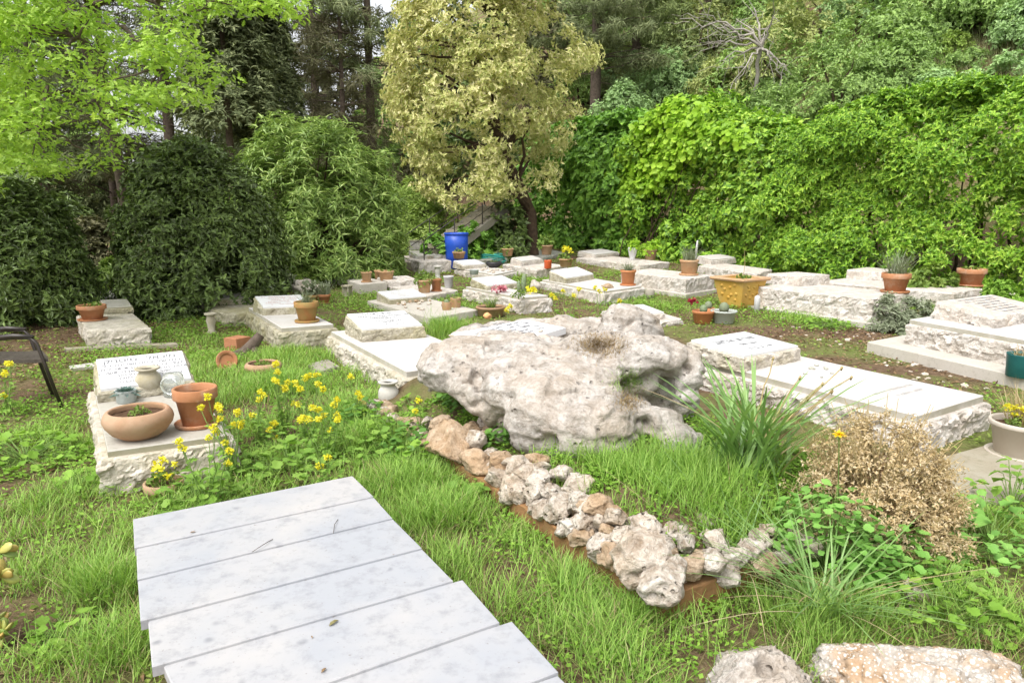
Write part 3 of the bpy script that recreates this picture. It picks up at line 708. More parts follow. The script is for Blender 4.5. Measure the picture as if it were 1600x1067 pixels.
o3 = np.array([g['n'][0], g['n'][1], g['zs']]); w3 = np.array([*g['w'], 0]); u3 = np.array([*g['u'], 0])
slabT = [c for c in g['root'].children if c.name.startswith('slab')][0]
inscription(slabT, o3, w3, u3, [(None, 0.30, 0.85, 0.50, 0.035), (None, 0.42, 0.78, 0.38, 0.035)], M['letter_soft'], "foot_inscription")
grave('U', "low white grave between the boulder's tip and the potted cacti", (1002, 506), 516, (918, 478), (1066, 498), t=0.0, stone='stone_white', slab='slab_white', head=dict(FLb=(985, 503), FLt=(985, 492), FRt=(1039, 487.5), BLt=(926, 470), dep=0.66, hb=0.03), hstone='stone_white', hface='plaque', L=1.3)
grave('V', "grave at the right picture edge under the hedge, only its white corner showing", (1660, 482), 500, (1585, 468), None, W=0.9, wang=55, t=0.0, stone='stone_white', slab='slab_white', head=dict(FLb=(1640, 474), FLt=(1640, 458), FRt=(1690, 452), BLt=(1588, 444), dep=0.6, hb=0.0), hstone='stone_white', L=1.6)
grave('X', "small pale grave at the foot of the stairs behind the oleander", (612, 403), 416, (592, 398), (636, 400), t=0.0, stone='stone_mid', slab='slab_cream', head=dict(FLb=(610, 400), FLt=(610, 393), FRt=(632, 391), BLt=(598, 390), dep=0.5, hb=0.03), L=1.3)
grave('Y', "low pale grave crowded by succulents at the oleander's foot", (470, 452), 463, (440, 438), (505, 446), t=0.0, stone='stone_mid', slab='slab_cream', head=dict(FLb=(462, 446), FLt=(462, 440), FRt=(487, 438), BLt=(450, 434), dep=0.4, hb=0.03), hstone='stone_white', L=1.3)

# ------------------------------------------------------------------ leaves
def unit(a): return a / (np.linalg.norm(a, axis=-1, keepdims=True) + 1e-9)
T_DIA = (np.array([[0, 0, 0], [.42, .5, .10], [1, 0, -.12], [.42, -.5, .10]]), [np.array([[0, 3, 2, 1]])])
T_LEAF = (np.array([[0, 0, 0], [.3, .42, .07], [.7, .34, .03], [1, 0, -.16], [.7, -.34, .03], [.3, -.42, .07], [.5, 0, -.02]]),
          [np.array([[0, 6, 2, 1], [6, 3, 2, 2][:4], [0, 5, 4, 6]])[:1]])
T_LEAF = (np.array([[0, 0, 0], [.3, .42, .08], [.7, .34, .04], [1, 0, -.16], [.7, -.34, .04], [.3, -.42, .08], [.52, 0, -.03]]),
          [np.array([[0, 6, 2, 1], [0, 5, 4, 6]]), np.array([[6, 3, 2], [6, 4, 3]])])
T_LONG = (np.array([[0, 0, 0], [.35, .5, .05], [.75, .36, -.05], [1, 0, -.22], [.75, -.36, -.05], [.35, -.5, .05]]),
          [np.array([[0, 5, 4, 3, 2, 1]])])
T_OAK = (np.array([[0, 0, 0], [.12, .10, 0], [.28, .36, .03], [.38, .16, .02], [.55, .50, .02], [.64, .20, 0], [.82, .34, -.05], [.86, .12, -.06], [1, 0, -.12],
                   [.86, -.12, -.06], [.82, -.34, -.05], [.64, -.20, 0], [.55, -.50, .02], [.38, -.16, .02], [.28, -.36, .03], [.12, -.10, 0]]),
         [np.array([list(range(16))[::-1]])])
T_ROUND = (np.array([[0, 0, 0], [.02, .38, .05], [.35, .56, .08], [.6, .40, .04], [.85, .46, .02], [.92, .14, -.02], [1.0, -.0, -.03], [.92, -.14, -.02], [.85, -.46, .02], [.6, -.40, .04], [.35, -.56, .08], [.02, -.38, .05]]),
           [np.array([list(range(12))[::-1]])])
T_IVY = (np.array([[0, 0, 0], [.05, .45, .06], [.38, .36, .02], [1, 0, -.15], [.38, -.36, .02], [.05, -.45, .06]]), [np.array([[0, 5, 4, 3, 2, 1]])])
def leaf_geo(P, D, N, Ls, Ws, tpl=T_DIA):
    P = np.asarray(P); D = unit(np.asarray(D)); S = unit(np.cross(N, D)); Nn = np.cross(D, S)
    T, F = tpl
    n, k = len(P), len(T)
    Ls = np.broadcast_to(np.asarray(Ls, float), (n,)); Ws = np.broadcast_to(np.asarray(Ws, float), (n,))
    V = (P[:, None] + D[:, None] * (T[None, :, 0:1] * Ls[:, None, None]) + S[:, None] * (T[None, :, 1:2] * Ws[:, None, None]) + Nn[:, None] * (T[None, :, 2:3] * Ls[:, None, None]))
    off = np.arange(n)[:, None, None] * k
    return V.reshape(-1, 3), [(f[None] + off).reshape(-1, f.shape[1]) for f in F]
def merge(parts):
    V = []; F = {}; n = 0
    for v, fs in parts:
        for f in fs: F.setdefault(f.shape[1], []).append(f + n)
        V.append(v); n += len(v)
    return np.concatenate(V), [np.concatenate(x) for x in F.values()]
def rdir(n):
    v = RS.normal(size=(n, 3)); return unit(v)
def clump_leaves(C, R, n_per, Ls, Ws, tpl=T_DIA, rosette=1, up=0.35, out=0.9, jit=0.6, hint=None, flat=0.0, squash=1.0, shell=0.45, droop=0.0):
    """n_per leaves (or rosettes of leaves) round every clump centre C of radius R."""
    C = np.asarray(C, float); m = len(C)
    R = np.broadcast_to(np.asarray(R, float), (m,))
    idx = np.repeat(np.arange(m), n_per); n = len(idx)
    d = rdir(n)
    if hint is not None: d = unit(d + np.asarray(hint)[idx] * 0.8)
    d[:, 2] *= squash
    r = R[idx] * (RS.rand(n) ** shell)
    P = C[idx] + d * r[:, None]
    ax = unit(d * out + np.array([0, 0, up]) + (0 if hint is None else np.asarray(hint)[idx] * 0.5) + rdir(n) * jit)
    if rosette > 1:
        P = np.repeat(P, rosette, 0); ax = np.repeat(ax, rosette, 0); n2 = len(P)
        ref = rdir(n2)
        tang = unit(np.cross(ax, ref))
        D = unit(tang + ax * rnd(0.1, 0.7, n2)[:, None]); D[:, 2] -= droop
        N = unit(ax + 0.25 * rdir(n2))
    else:
        D = unit(np.cross(ax, rdir(n)) + 0.35 * ax); D[:, 2] -= droop; N = unit(ax + 0.3 * rdir(n))
    if flat: N = unit(N * (1 - flat) + np.array([0, 0, flat]))
    k = len(P)
    s = rnd(0.5, 1.4, k)
    return leaf_geo(P, D, N, Ls * s, Ws * s, tpl)
def blades(P, h, w, lean=0.5, bend=0.6, dirs=None, segs=2):
    """grass blades at P of height h and width w."""
    n = len(P)
    a = rnd(0, 2 * math.pi, n) if dirs is None else dirs
    out = np.stack([np.cos(a), np.sin(a), 0 * a], -1)
    side = np.stack([-np.sin(a), np.cos(a), 0 * a], -1)
    h = np.broadcast_to(h, (n,)); w = np.broadcast_to(w, (n,))
    ln = rnd(0.1, 1.0, n) * lean; bd = rnd(0.2, 1.0, n) * bend
    V = []
    fr = np.linspace(0, 1, segs + 1)
    for f in fr:
        hor = h * (ln * f + bd * f * f); ver = h * (f - 0.35 * bd * f * f)
        c = P + out * hor[:, None] + np.array([0, 0, 1.0]) * ver[:, None]
        if f < 1:
            ww = w * (1 - f * 0.55)
            V += [c - side * ww[:, None] / 2, c + side * ww[:, None] / 2]
        else: V.append(c)
    k = len(V)
    V = np.stack(V, 1).reshape(-1, 3)
    o = np.arange(n)[:, None] * k
    F = []
    for s in range(segs - 1): F.append(np.array([[2 * s, 2 * s + 1, 2 * s + 3, 2 * s + 2]]) + o)
    F2 = np.array([[2 * segs - 2, 2 * segs - 1, 2 * segs]]) + o
    return V, ([np.concatenate(F)] if F else []) + [F2]

# ------------------------------------------------------------------ marble planks laid over a fresh grave
PZ = 0.27
planks = [
 ("back-most grey marble plank of the row, at the far end by the mustard flowers", (208, 810.6), (551, 743), (583.5, 774.5), (210, 854.5), 0.060),
 ("second marble plank from the far end of the row", (212, 856.5), (584, 776.5), (614, 808), (214, 904), 0.050),
 ("third marble plank from the far end, its near left corner standing free over the grass", (214, 906), (613, 810), (660, 855), (219, 969), 0.039),
 ("fourth marble plank from the far end, a little shifted to the right", (231, 969), (660, 857), (709, 906), (236, 1041), 0.027),
 ("fifth marble plank from the far end, carrying a small dry leaf", (255, 1037), (723, 905), (782, 971), (300, 1140), 0.015),
 ("sixth marble plank from the far end, cut by the bottom of the picture", (330, 1118), (801, 969), (873, 1048), (400, 1230), 0.002),
 ("nearest marble plank, mostly outside the bottom of the picture", (420, 1206), (872, 1053), (960, 1140), (480, 1330), -0.010)]
for lab, a, b, c, d, dz in planks:
    q = np.array([at(*p, PZ + dz) for p in (a, b, c, d)])
    m = q.mean(0); uy_ = unit(q[3] - q[0]); q = q - uy_ * (((q - m) @ uy_) * 0.010)[:, None]
    q = q + np.array([[rnd(-.003, .003), rnd(-.003, .003), rnd(-.0015, .0015)] for _ in range(4)])
    o = block("marble_plank", q, PZ + dz - 0.038, PZ + dz, M['marble'], None, 0, 5, 0, 0.004)
    me = o.data
    for v in me.vertices: v.co -= Vector(m)
    o.location = m; WLOC[o.name] = m
    tag(o, lab, "stone slab", "marble planks laid over the grave")
q0, q1, q2, q3 = at(208, 811, PZ), at(551, 743, PZ), at(960, 1140, PZ), at(480, 1330, PZ)
ex = np.array([q0, q1, q2, q3]); excl(ex, -0.035)
ux = unit((q1 - q0)); uy = unit((q2 - q1))
for sgn, lab in ((0, "left"), (1, "right")):
    base0 = (q0 + ux * 0.05 if sgn == 0 else q1 - ux * 0.16) + uy * 0.03
    L_ = 2.1
    Q = np.array([base0, base0 + ux * 0.11, base0 + ux * 0.11 + uy * L_, base0 + uy * L_])
    if sgn == 0: Q = Q + ux * 0.0
    o = block("support_wall", Q, -0.1, lambda x, y: PZ - 0.046 + 0.060 - 0.043 * ((np.asarray(x) - q0[0]) * uy[0] + (np.asarray(y) - q0[1]) * uy[1]), M['concrete_mossy'], None, 0.012, 0.04, 0.01, 0.004)
    tag(o, f"mossy concrete side wall under the {lab} ends of the marble planks", "low wall", "side walls under the planks")

# ------------------------------------------------------------------ raised planting bed with rubble rim
Nn_ = (1036, 948); gp = ong(1036, 984); BZ = max(0.12, aty(*Nn_, gp[1])[2])
kn = aty(*Nn_, gp[1]); kh = at(686, 706, BZ)
bu = unit((kh - kn) * [1, 1, 0]); bw = np.array([math.cos(math.radians(30)), math.sin(math.radians(30)), 0])
bl, bwid = 3.6, 1.75
bq = np.array([kn, kn + bw * bwid, kn + bw * bwid + bu * bl, kn + bu * bl])
excl(bq, 0.0)
bed = thing("raised_bed", "raised planting bed with an ochre kerb holding the great boulder", "planting bed", (*bq.mean(0)[:2], 0))
def strip(a, b, inner, wd): return np.array([a, b, b + inner * wd, a + inner * wd])
block("kerb", strip(bq[0], bq[3], bw, 0.09), -0.1, BZ, M['kerb_brown'], bed, 0.012, 0.02, 0.005, 0.006, 3)
block("kerb", strip(bq[0] + bw * 0.092, bq[1], bu, 0.09), -0.1, BZ - 0.003, M['kerb_brown'], bed, 0.012, 0.03, 0.005, 0.006, 4)
block("kerb", strip(bq[1] + bu * 0.092, bq[2], -bw, 0.09), -0.1, BZ - 0.004, M['kerb_brown'], bed, 0.012, 0.03, 0.005, 0.006, 5)
def bedz(x, y):
    p = np.stack([np.asarray(x) - bq[0][0], np.asarray(y) - bq[0][1]], -1)
    a = p @ bu[:2]; b = p @ bw[:2]
    return BZ - 0.02 + 0.15 * sstep(0.05, 0.45, b) * sstep(0.05, 0.45, a) + 0.05 * (fbm(np.stack([np.asarray(x).ravel(), np.asarray(y).ravel(), 0 * np.asarray(x).ravel()], -1), 2.5, 3, 4).reshape(np.shape(x)) - .5)
A_, B_ = np.meshgrid(np.linspace(0.085, bl, 70), np.linspace(0.085, bwid - 0.085, 36))
bx = bq[0][0] + bu[0] * A_ + bw[0] * B_; by = bq[0][1] + bu[1] * A_ + bw[1] * B_
bV = np.stack([bx, by, bedz(bx, by)], -1).reshape(-1, 3)
i_ = (np.arange(35)[:, None] * 70 + np.arange(69)[None]).ravel()
mk("soil", bV, np.stack([i_, i_ + 70, i_ + 71, i_ + 1], -1), M['earth'], bed, True)

# ---- rocks
def rock_mesh(c, r, seed, sub=4, amp=0.35, freq=2.2, flatten=0.0, rz=None, cuts=9):
    import bmesh
    bm = bmesh.new(); bmesh.ops.create_icosphere(bm, subdivisions=sub, radius=1.0)
    V = np.array([v.co[:] for v in bm.verts]); F = np.array([[v.index for v in f.verts] for f in bm.faces]); bm.free()
    rs = np.random.RandomState(seed)
    off = rs.uniform(-50, 50, 3)
    d = V.copy()
    # cut with a few random planes for broken facets
    for _ in range(cuts):
        nrm = rs.normal(size=3); nrm /= np.linalg.norm(nrm); k = rs.uniform(0.52, 0.88)
        s = d @ nrm; d = d - np.maximum(0, s - k)[:, None] * nrm
    n = fbm(V + off, freq, 4, seed) - 0.5; n2 = fbm(V + off, freq * 3.1, 3, seed + 5, True)
    pits = np.clip(fbm(V + off, freq * 2.2, 2, seed + 8) - 0.60, 0, 1) * -2.6
    n3 = fbm(V + off, freq * 8, 2, seed + 7, True) - .6
    d = d * (1 + amp * n + 0.20 * (n2 - 0.6) + 0.07 * n3 + amp * 1.0 * pits)[:, None]
    a = rs.uniform(0, 6.28) if rz is None else rz
    R3 = np.array([[math.cos(a), -math.sin(a), 0], [math.sin(a), math.cos(a), 0], [0, 0, 1]])
    d = (d * np.asarray(r)) @ R3.T
    return d + np.asarray(c), F
def rock(name, label, cat, c, r, seed, mat='rubble', sub=4, group=None, **k):
    V, F = rock_mesh(c, r, seed, sub, **k)
    o = mk(name, V, F, M[mat], None, True, origin=(c[0], c[1], c[2]))
    tag(o, label, cat, group); return o
rub = [(708, 688, 46, 'rubble_brown', "large ochre-stained rubble rock at the far left corner of the bed rim"), (752, 676, 17, 'rubble', 0), (740, 718, 26, 'rubble_brown', 0), (768, 742, 26, 'rubble', 0),
 (812, 726, 24, 'rubble', 0), (804, 758, 27, 'rubble', "pitted rubble stone with a deep hole, midway along the bed rim"), (848, 740, 22, 'rubble', 0), (840, 766, 24, 'rubble', 0), (816, 788, 17, 'rubble', 0), (842, 794, 20, 'rubble', 0),
 (872, 788, 28, 'rubble', 0), (912, 770, 22, 'rubble', 0), (941, 777, 22, 'rubble_brown', 0), (896, 812, 22, 'rubble', 0), (921, 812, 24, 'rubble', 0), (879, 838, 24, 'rubble_brown', 0), (915, 858, 24, 'rubble', 0),
 (944, 842, 24, 'rubble', 0), (944, 803, 17, 'rubble', 0), (969, 794, 18, 'rubble', 0), (976, 822, 20, 'rubble', 0), (1018, 812, 28, 'rubble', "bright rubble stone above the big grey pitted rock at the bed corner"),
 (1000, 862, 56, 'rubble', "biggest grey pitted rubble rock at the near corner of the bed rim"), (1036, 896, 46, 'rubble', "grey rubble rock at the very corner of the bed kerb"), (1068, 818, 20, 'rubble', 0), (1112, 802, 20, 'rubble', "small pale stone poking up at the right end of the bed rim"),
 (1050, 836, 20, 'rubble_brown', 0), (1085, 838, 20, 'rubble', 0), (1132, 832, 24, 'rubble', 0), (1130, 864, 28, 'rubble', 0), (1096, 868, 26, 'rubble_brown', 0), (1165, 856, 22, 'rubble', 0), (728, 700, 22, 'rubble_brown', 0),
 (784, 712, 20, 'rubble_brown', 0), (866, 760, 16, 'rubble', 0), (960, 858, 24, 'rubble_brown', 0), (784, 774, 20, 'rubble', 0), (860, 820, 20, 'rubble', 0), (935, 880, 22, 'rubble_brown', 0), (696, 660, 20, 'rubble_brown', 0), (1190, 846, 20, 'rubble', 0)]
for _ in range(24):
    f_ = RS.rand(); px_, py_ = 745 + f_ * 300 + rnd(-6, 46), 712 + f_ * 150 + rnd(-24, 14)
    rub.append((px_, py_, rnd(13, 20), 'rubble' if RS.rand() < .7 else 'rubble_brown', 0))
for _ in range(12):
    rub.append((rnd(1060, 1220), rnd(815, 885), rnd(11, 17), 'rubble' if RS.rand() < .7 else 'rubble_brown', 0))
for k, (px, py, rp, mt, lab) in enumerate(rub):
    lowz = BZ + 0.03
    p = at(px, py + rp * 0.35, lowz)
    bb_ = max(0, min((p - bq[0])[:2] @ bw[:2], (p - bq[0])[:2] @ bu[:2] + .05)); lift = min(0.16 if px < 1050 else 0.05, 0.45 * bb_)
    p = at(px, py + rp * 0.35, lowz + lift)
    d = (p[1]) / FPX
    r = rp * d * 1.15
    # rim stones sit on the kerb or the bed soil: push any that would hang outside back over the kerb
    b = (p - bq[0])[:2] @ bw[:2]
    p = p - bw * min(0.05, max(0, b - 0.0) * 0.25); b = (p - bq[0])[:2] @ bw[:2]
    if b < -0.01: p = p + bw * (-0.01 - b)
    a = (p - bq[0])[:2] @ bu[:2]
    if a < 0.0: p = p + bu * (0.0 - a)
    zc = BZ + r * 0.42 + lift * 0.9
    rr = np.array([r * rnd(0.95, 1.2), r * rnd(0.85, 1.05), r * rnd(0.72, 0.9)])
    size = "small" if rp < 20 else "mid-sized" if rp < 27 else "large"
    hue = "ochre" if mt == 'rubble_brown' else "pale"
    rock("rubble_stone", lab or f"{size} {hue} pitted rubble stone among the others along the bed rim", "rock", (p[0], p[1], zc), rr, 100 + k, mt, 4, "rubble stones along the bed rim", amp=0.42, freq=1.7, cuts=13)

for k in range(46):
    a_ = rnd(.35, 2.15); b_ = rnd(.05, .20 + .20 * min(1, a_ / 1.6)); q = bq[0] + bu * a_ + bw * b_; r = rnd(.04, .085)
    rock("rubble_stone", "rubble stone of the packed bank between the kerb and the boulder", "rock", (q[0], q[1], float(bedz(q[0:1], q[1:2])[0]) + r * .35 + .05 * RS.rand()), (r * 1.2, r, r * .8), 200 + k, 'rubble' if k % 4 else 'rubble_brown', 4, "rubble bank below the boulder", amp=.42, freq=1.7, cuts=13)
for k in range(16):
    a_ = 2.15 + k * .075; q = bq[0] + bu * a_ + bw * rnd(.0, .10); r = rnd(.05, .085)
    rock("rubble_stone", "rubble stone on the far stretch of the kerb by the white urn", "rock", (q[0], q[1], BZ + r * .25), (r * 1.2, r, r * .75), 260 + k, 'rubble_brown' if k % 3 else 'rubble', 3, "rubble on the far kerb", amp=.42, freq=1.7, cuts=13)
for k in range(20):
    q = bq[0] + bw * rnd(.12, 1.15) + bu * rnd(-.01, .12); r = rnd(.045, .085)
    rock("rubble_stone", "pale pitted rubble stone in the row along the bed's short side", "rock", (q[0], q[1], BZ - .02 + r * .3), (r * 1.15, r, r * .8), 160 + k, 'rubble' if k % 4 else 'rubble_brown', 4, "rubble stones along the bed's short side", amp=.42, freq=1.7, cuts=13)

# ---- the great boulder: overlapping masses fused by a voxel remesh, then weathered
def fused(name, blobs, voxel, parent=None, mat=None, amp=0.05, seed=0, origin=None, pit=0.05, cuts=(), smooth_it=3):
    import bmesh
    bm = bmesh.new()
    for (c, r, rot) in blobs:
        res = bmesh.ops.create_icosphere(bm, subdivisions=4, radius=1.0)
        cx, cy, cz = [math.radians(v) for v in rot]
        Rm = np.array(Vector((0, 0, 0)) or (0, 0, 0))
        from mathutils import Euler
        E = np.array(Euler((cx, cy, cz)).to_matrix())
        for v in res['verts']:
            p = np.array(v.co[:])
            p = np.sign(p) * np.abs(p) ** 0.82          # squarer than an ellipsoid
            v.co = Vector(E @ (p * r) + c)
    me = bpy.data.meshes.new("rough_shape"); bm.to_mesh(me); bm.free()
    ob = bpy.data.objects.new("rough_shape", me); COL.objects.link(ob)
    md = ob.modifiers.new("r", 'REMESH'); md.mode = 'VOXEL'; md.voxel_size = voxel
    s = ob.modifiers.new("s", 'SMOOTH'); s.iterations = smooth_it; s.factor = 0.6
    dg = bpy.context.evaluated_depsgraph_get(); dg.update()
    m2 = bpy.data.meshes.new_from_object(ob.evaluated_get(dg))
    V = np.empty(len(m2.vertices) * 3, np.float32); m2.vertices.foreach_get("co", V); V = V.reshape(-1, 3).astype(float)
    N = np.empty(len(m2.vertices) * 3, np.float32); m2.vertices.foreach_get("normal", N); N = N.reshape(-1, 3).astype(float)
    F = [list(p.vertices) for p in m2.polygons]
    bpy.data.objects.remove(ob); bpy.data.meshes.remove(me); bpy.data.meshes.remove(m2)
    for (c, r, dep) in cuts:                              # hollows
        q = (V - np.asarray(c)) / np.asarray(r); d2 = np.sum(q * q, 1)
        V = V - N * (dep * np.exp(-d2 * 1.6))[:, None]
    n = fbm(V, 2.2, 3, seed) - 0.5
    t_ = V + 0.10 * np.stack([vnoise(V * 3 + k * 7, seed + k) - .5 for k in range(3)], -1)
    crease = np.clip(0.055 - np.abs(fbm(t_ * [1, 1, 1.5] + 31, 3.0, 2, seed + 15) - 0.5), 0, 1) / 0.055     # broken seams
    lz = (t_ @ np.array([0.25, 0.35, 1.0])) * 8 + 2.2 * n                                                     # weathered beds
    fr = lz - np.floor(lz); led = sstep(0.0, 0.25, fr) - fr
    rg = fbm(V + 9, 9, 4, seed + 3, True) - 0.62
    pt = sstep(0.70, 0.80, vnoise(V * 13 + 3, seed + 6)) * sstep(.52, .66, vnoise(V * 3.1 + 11, seed + 7))
    fine = fbm(V, 34, 3, seed + 11) - 0.5
    fc = facet(t_, 4.2, seed + 21) * 0.85 + facet(t_ + 5, 10, seed + 23) * 0.18
    V = V + N * (amp * (0.9 * n - 0.45 * crease + 0.32 * led + 0.8 * fc + 0.20 * rg + 0.22 * fine) - pit * pt)[:, None]
    return mk(name, V, F, mat, parent, True, origin)
def B(px, py, Y, r, rot=(0, 0, 0)): return (aty(px, py, Y), np.array(r), rot)
boul_root = thing("memorial_boulder", "huge pitted grey-white boulder with a white inscribed plaque let into its top", "boulder", (*at(880, 690, BZ)[:2], BZ))
bl_blobs = [
    B(800, 572, 5.05, (0.54, 0.56, 0.17), (7, 4, -25)),    # broad left shelf
    B(730, 572, 5.00, (0.30, 0.38, 0.18), (6, 10, -25)),       # left nose
    B(860, 600, 4.60, (0.50, 0.40, 0.19), (10, 2, -15)),       # front of the top
    B(862, 652, 4.32, (0.30, 0.26, 0.25), (18, 16, -15)),       # front face
    B(915, 672, 4.20, (0.31, 0.24, 0.24), (6, 0, -10)),       # foot
    B(945, 570, 4.95, (0.44, 0.42, 0.20), (0, 0, -20)),       # middle
    B(985, 520, 5.45, (0.25, 0.20, 0.20), (0, 24, 10)),        # far peak
    B(968, 498, 5.45, (0.10, 0.14, 0.11), (0, 40, 10)),
    B(900, 518, 5.75, (0.36, 0.20, 0.13), (0, 0, -5)),         # back rim
    B(800, 516, 5.95, (0.52, 0.10, 0.085), (0, -4, 8)),
    B(1015, 556, 4.85, (0.28, 0.28, 0.13), (0, 12, 15)),       # right lobe: roof of the cave
    B(1068, 600, 4.80, (0.10, 0.20, 0.24), (0, 6, 0)),         # right wall
    B(1020, 660, 4.36, (0.24, 0.16, 0.13), (0, 24, 10)),        # low right shelf
    B(1062, 698, 4.25, (0.16, 0.14, 0.13), (0, 20, 0)),
    B(900, 640, 4.85, (0.50, 0.42, 0.32), (0, 0, -20)),         # core
    B(775, 610, 4.82, (0.36, 0.38, 0.17), (0, 28, -20)),        # left underside
    B(1020, 620, 5.05, (0.32, 0.26, 0.30), (0, 0, 0)),          # back of the cave
]
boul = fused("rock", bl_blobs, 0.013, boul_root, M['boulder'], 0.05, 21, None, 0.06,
     cuts=[(aty(938, 545, 4.85), (0.13, 0.15, 0.2), 0.26), (aty(1035, 606, 4.45), (0.15, 0.20, 0.085), 0.30), (aty(715, 630, 4.8), (0.28, 0.3, 0.12), 0.08),
           (aty(982, 605, 4.5), (0.06, 0.12, 0.10), 0.10), (aty(1010, 665, 4.2), (0.05, 0.1, 0.07), 0.12), (aty(858, 692, 4.05), (0.05, 0.1, 0.05), 0.12), (aty(1078, 575, 4.6), (0.05, 0.1, 0.04), 0.10)], smooth_it=5)
# plaque let into the boulder's top
pz = aty(785, 522, 5.5)[2]
def onplane(px, py, P0, nrm):
    d = ray(px, py); o = np.array([0, 0, CAM_H]); t = np.dot(P0 - o, nrm) / np.dot(d, nrm); return o + d * t
P0 = aty(780, 542, 5.18) + np.array([0, 0, 0.06]); pn = unit(np.array([-0.05, -0.13, 1.0]))
pc = [onplane(*p, P0, pn) for p in ((782, 543), (884, 512), (822, 499), (704, 522))]
pw, pu = pc[1] - pc[0], pc[3] - pc[0]
W_, U_ = np.linalg.norm(pw), np.linalg.norm(pu); pw, pu = pw / W_, pu / U_
th = pn * 0.05
mbp = MB(); q = np.array(pc)
mbp.add(np.concatenate([q - th, q, ]), [(0, 1, 5, 4), (1, 2, 6, 5), (2, 3, 7, 6), (3, 0, 4, 7), (4, 5, 6, 7), (3, 2, 1, 0)])
plq = mbp.build("plaque", M['plaque'], boul_root)
inscription(plq, pc[0], pw, pu, [(None, 0.40 * W_, 0.72 * W_, 0.82 * U_, 0.06)] + [(None, (0.12 + rnd(0, .1)) * W_, (0.9 - rnd(0, .12)) * W_, y * U_, 0.042) for y in (0.68, 0.56, 0.44, 0.32, 0.2)], M['letter'])

# ---- other stones of the foreground
def rock_px(label, px, py, Yb, rpx, rh, seed, mat, z=None, cat="rock", group=None, sub=5, **k):
    p = aty(px, py, Yb); d = Yb / FPX
    gzv = g1(p[0], p[1]) if z is None else z
    return rock("rock", label, cat, (p[0], p[1], max(p[2], gzv + 0.0)), (rpx[0] * d, rpx[1] * d, rh), seed, mat, sub, group, **k)
pq = ong(1165, 1070)
rock_px("cream limestone rock with a round hole, lying in the grass at the bottom edge", 1165, 1078, pq[1], (112, 90), 0.135, 301, 'boulder', amp=0.22, freq=1.5, rz=0.2, cuts=3, sub=7)
pq2 = ong(1440, 1075)
rock_px("broad speckled conglomerate rock with orange patches at the bottom right", 1435, 1085, pq2[1], (168, 125), 0.20, 302, 'conglomerate', amp=0.30, freq=1.9, rz=-0.15, cuts=2, sub=6)
pq3 = ong(1425, 940)
rock_px("small pale stone in the weeds under the dry bush", 1424, 932, pq3[1], (38, 30), 0.085, 303, 'rubble', amp=0.3)
rock_px("flat pale stone at the root of the strap-leaved clump", 1200, 762, at(1200, 770, BZ)[1], (42, 30), 0.05, 304, 'rubble', z=BZ + 0.05, amp=0.3)
rock_px("rust-brown stone half hidden by leaves left of the boulder", 688, 626, at(688, 632, BZ)[1], (18, 15), 0.05, 305, 'rubble_brown', z=BZ)
rock_px("pale stone in the weeds by the white urn", 668, 664, at(668, 670, 0.1)[1], (22, 18), 0.06, 306, 'rubble', amp=0.3)
# dark hole of the bottom rock is a real hollow: pushed in
ho = [o for o in COL.objects if o.get("label", "").startswith("cream limestone rock")][0]
dg_ = bpy.context.evaluated_depsgraph_get()
dg_.update()
hit, hl, hn, hi = ho.ray_cast(Vector((0, 0, CAM_H)) - Vector(WLOC[ho.name]), Vector(ray(1200, 1036)).normalized())
rd_ = Vector(ray(1200, 1030)).normalized(); hn = hn if hn.dot(rd_) < 0 else -hn
if hit:
    for v in ho.data.vertices:
        r_ = v.co - hl; r_ = r_ - hn * r_.dot(hn) * 0.6
        d2 = (r_.x / 0.034) ** 2 + (r_.y / 0.034) ** 2 + (r_.z / 0.034) ** 2
        if d2 < 5: v.co -= (hn * 0.75 - rd_ * 0.4) * (0.09 * math.exp(-d2 * d2 * 0.9))

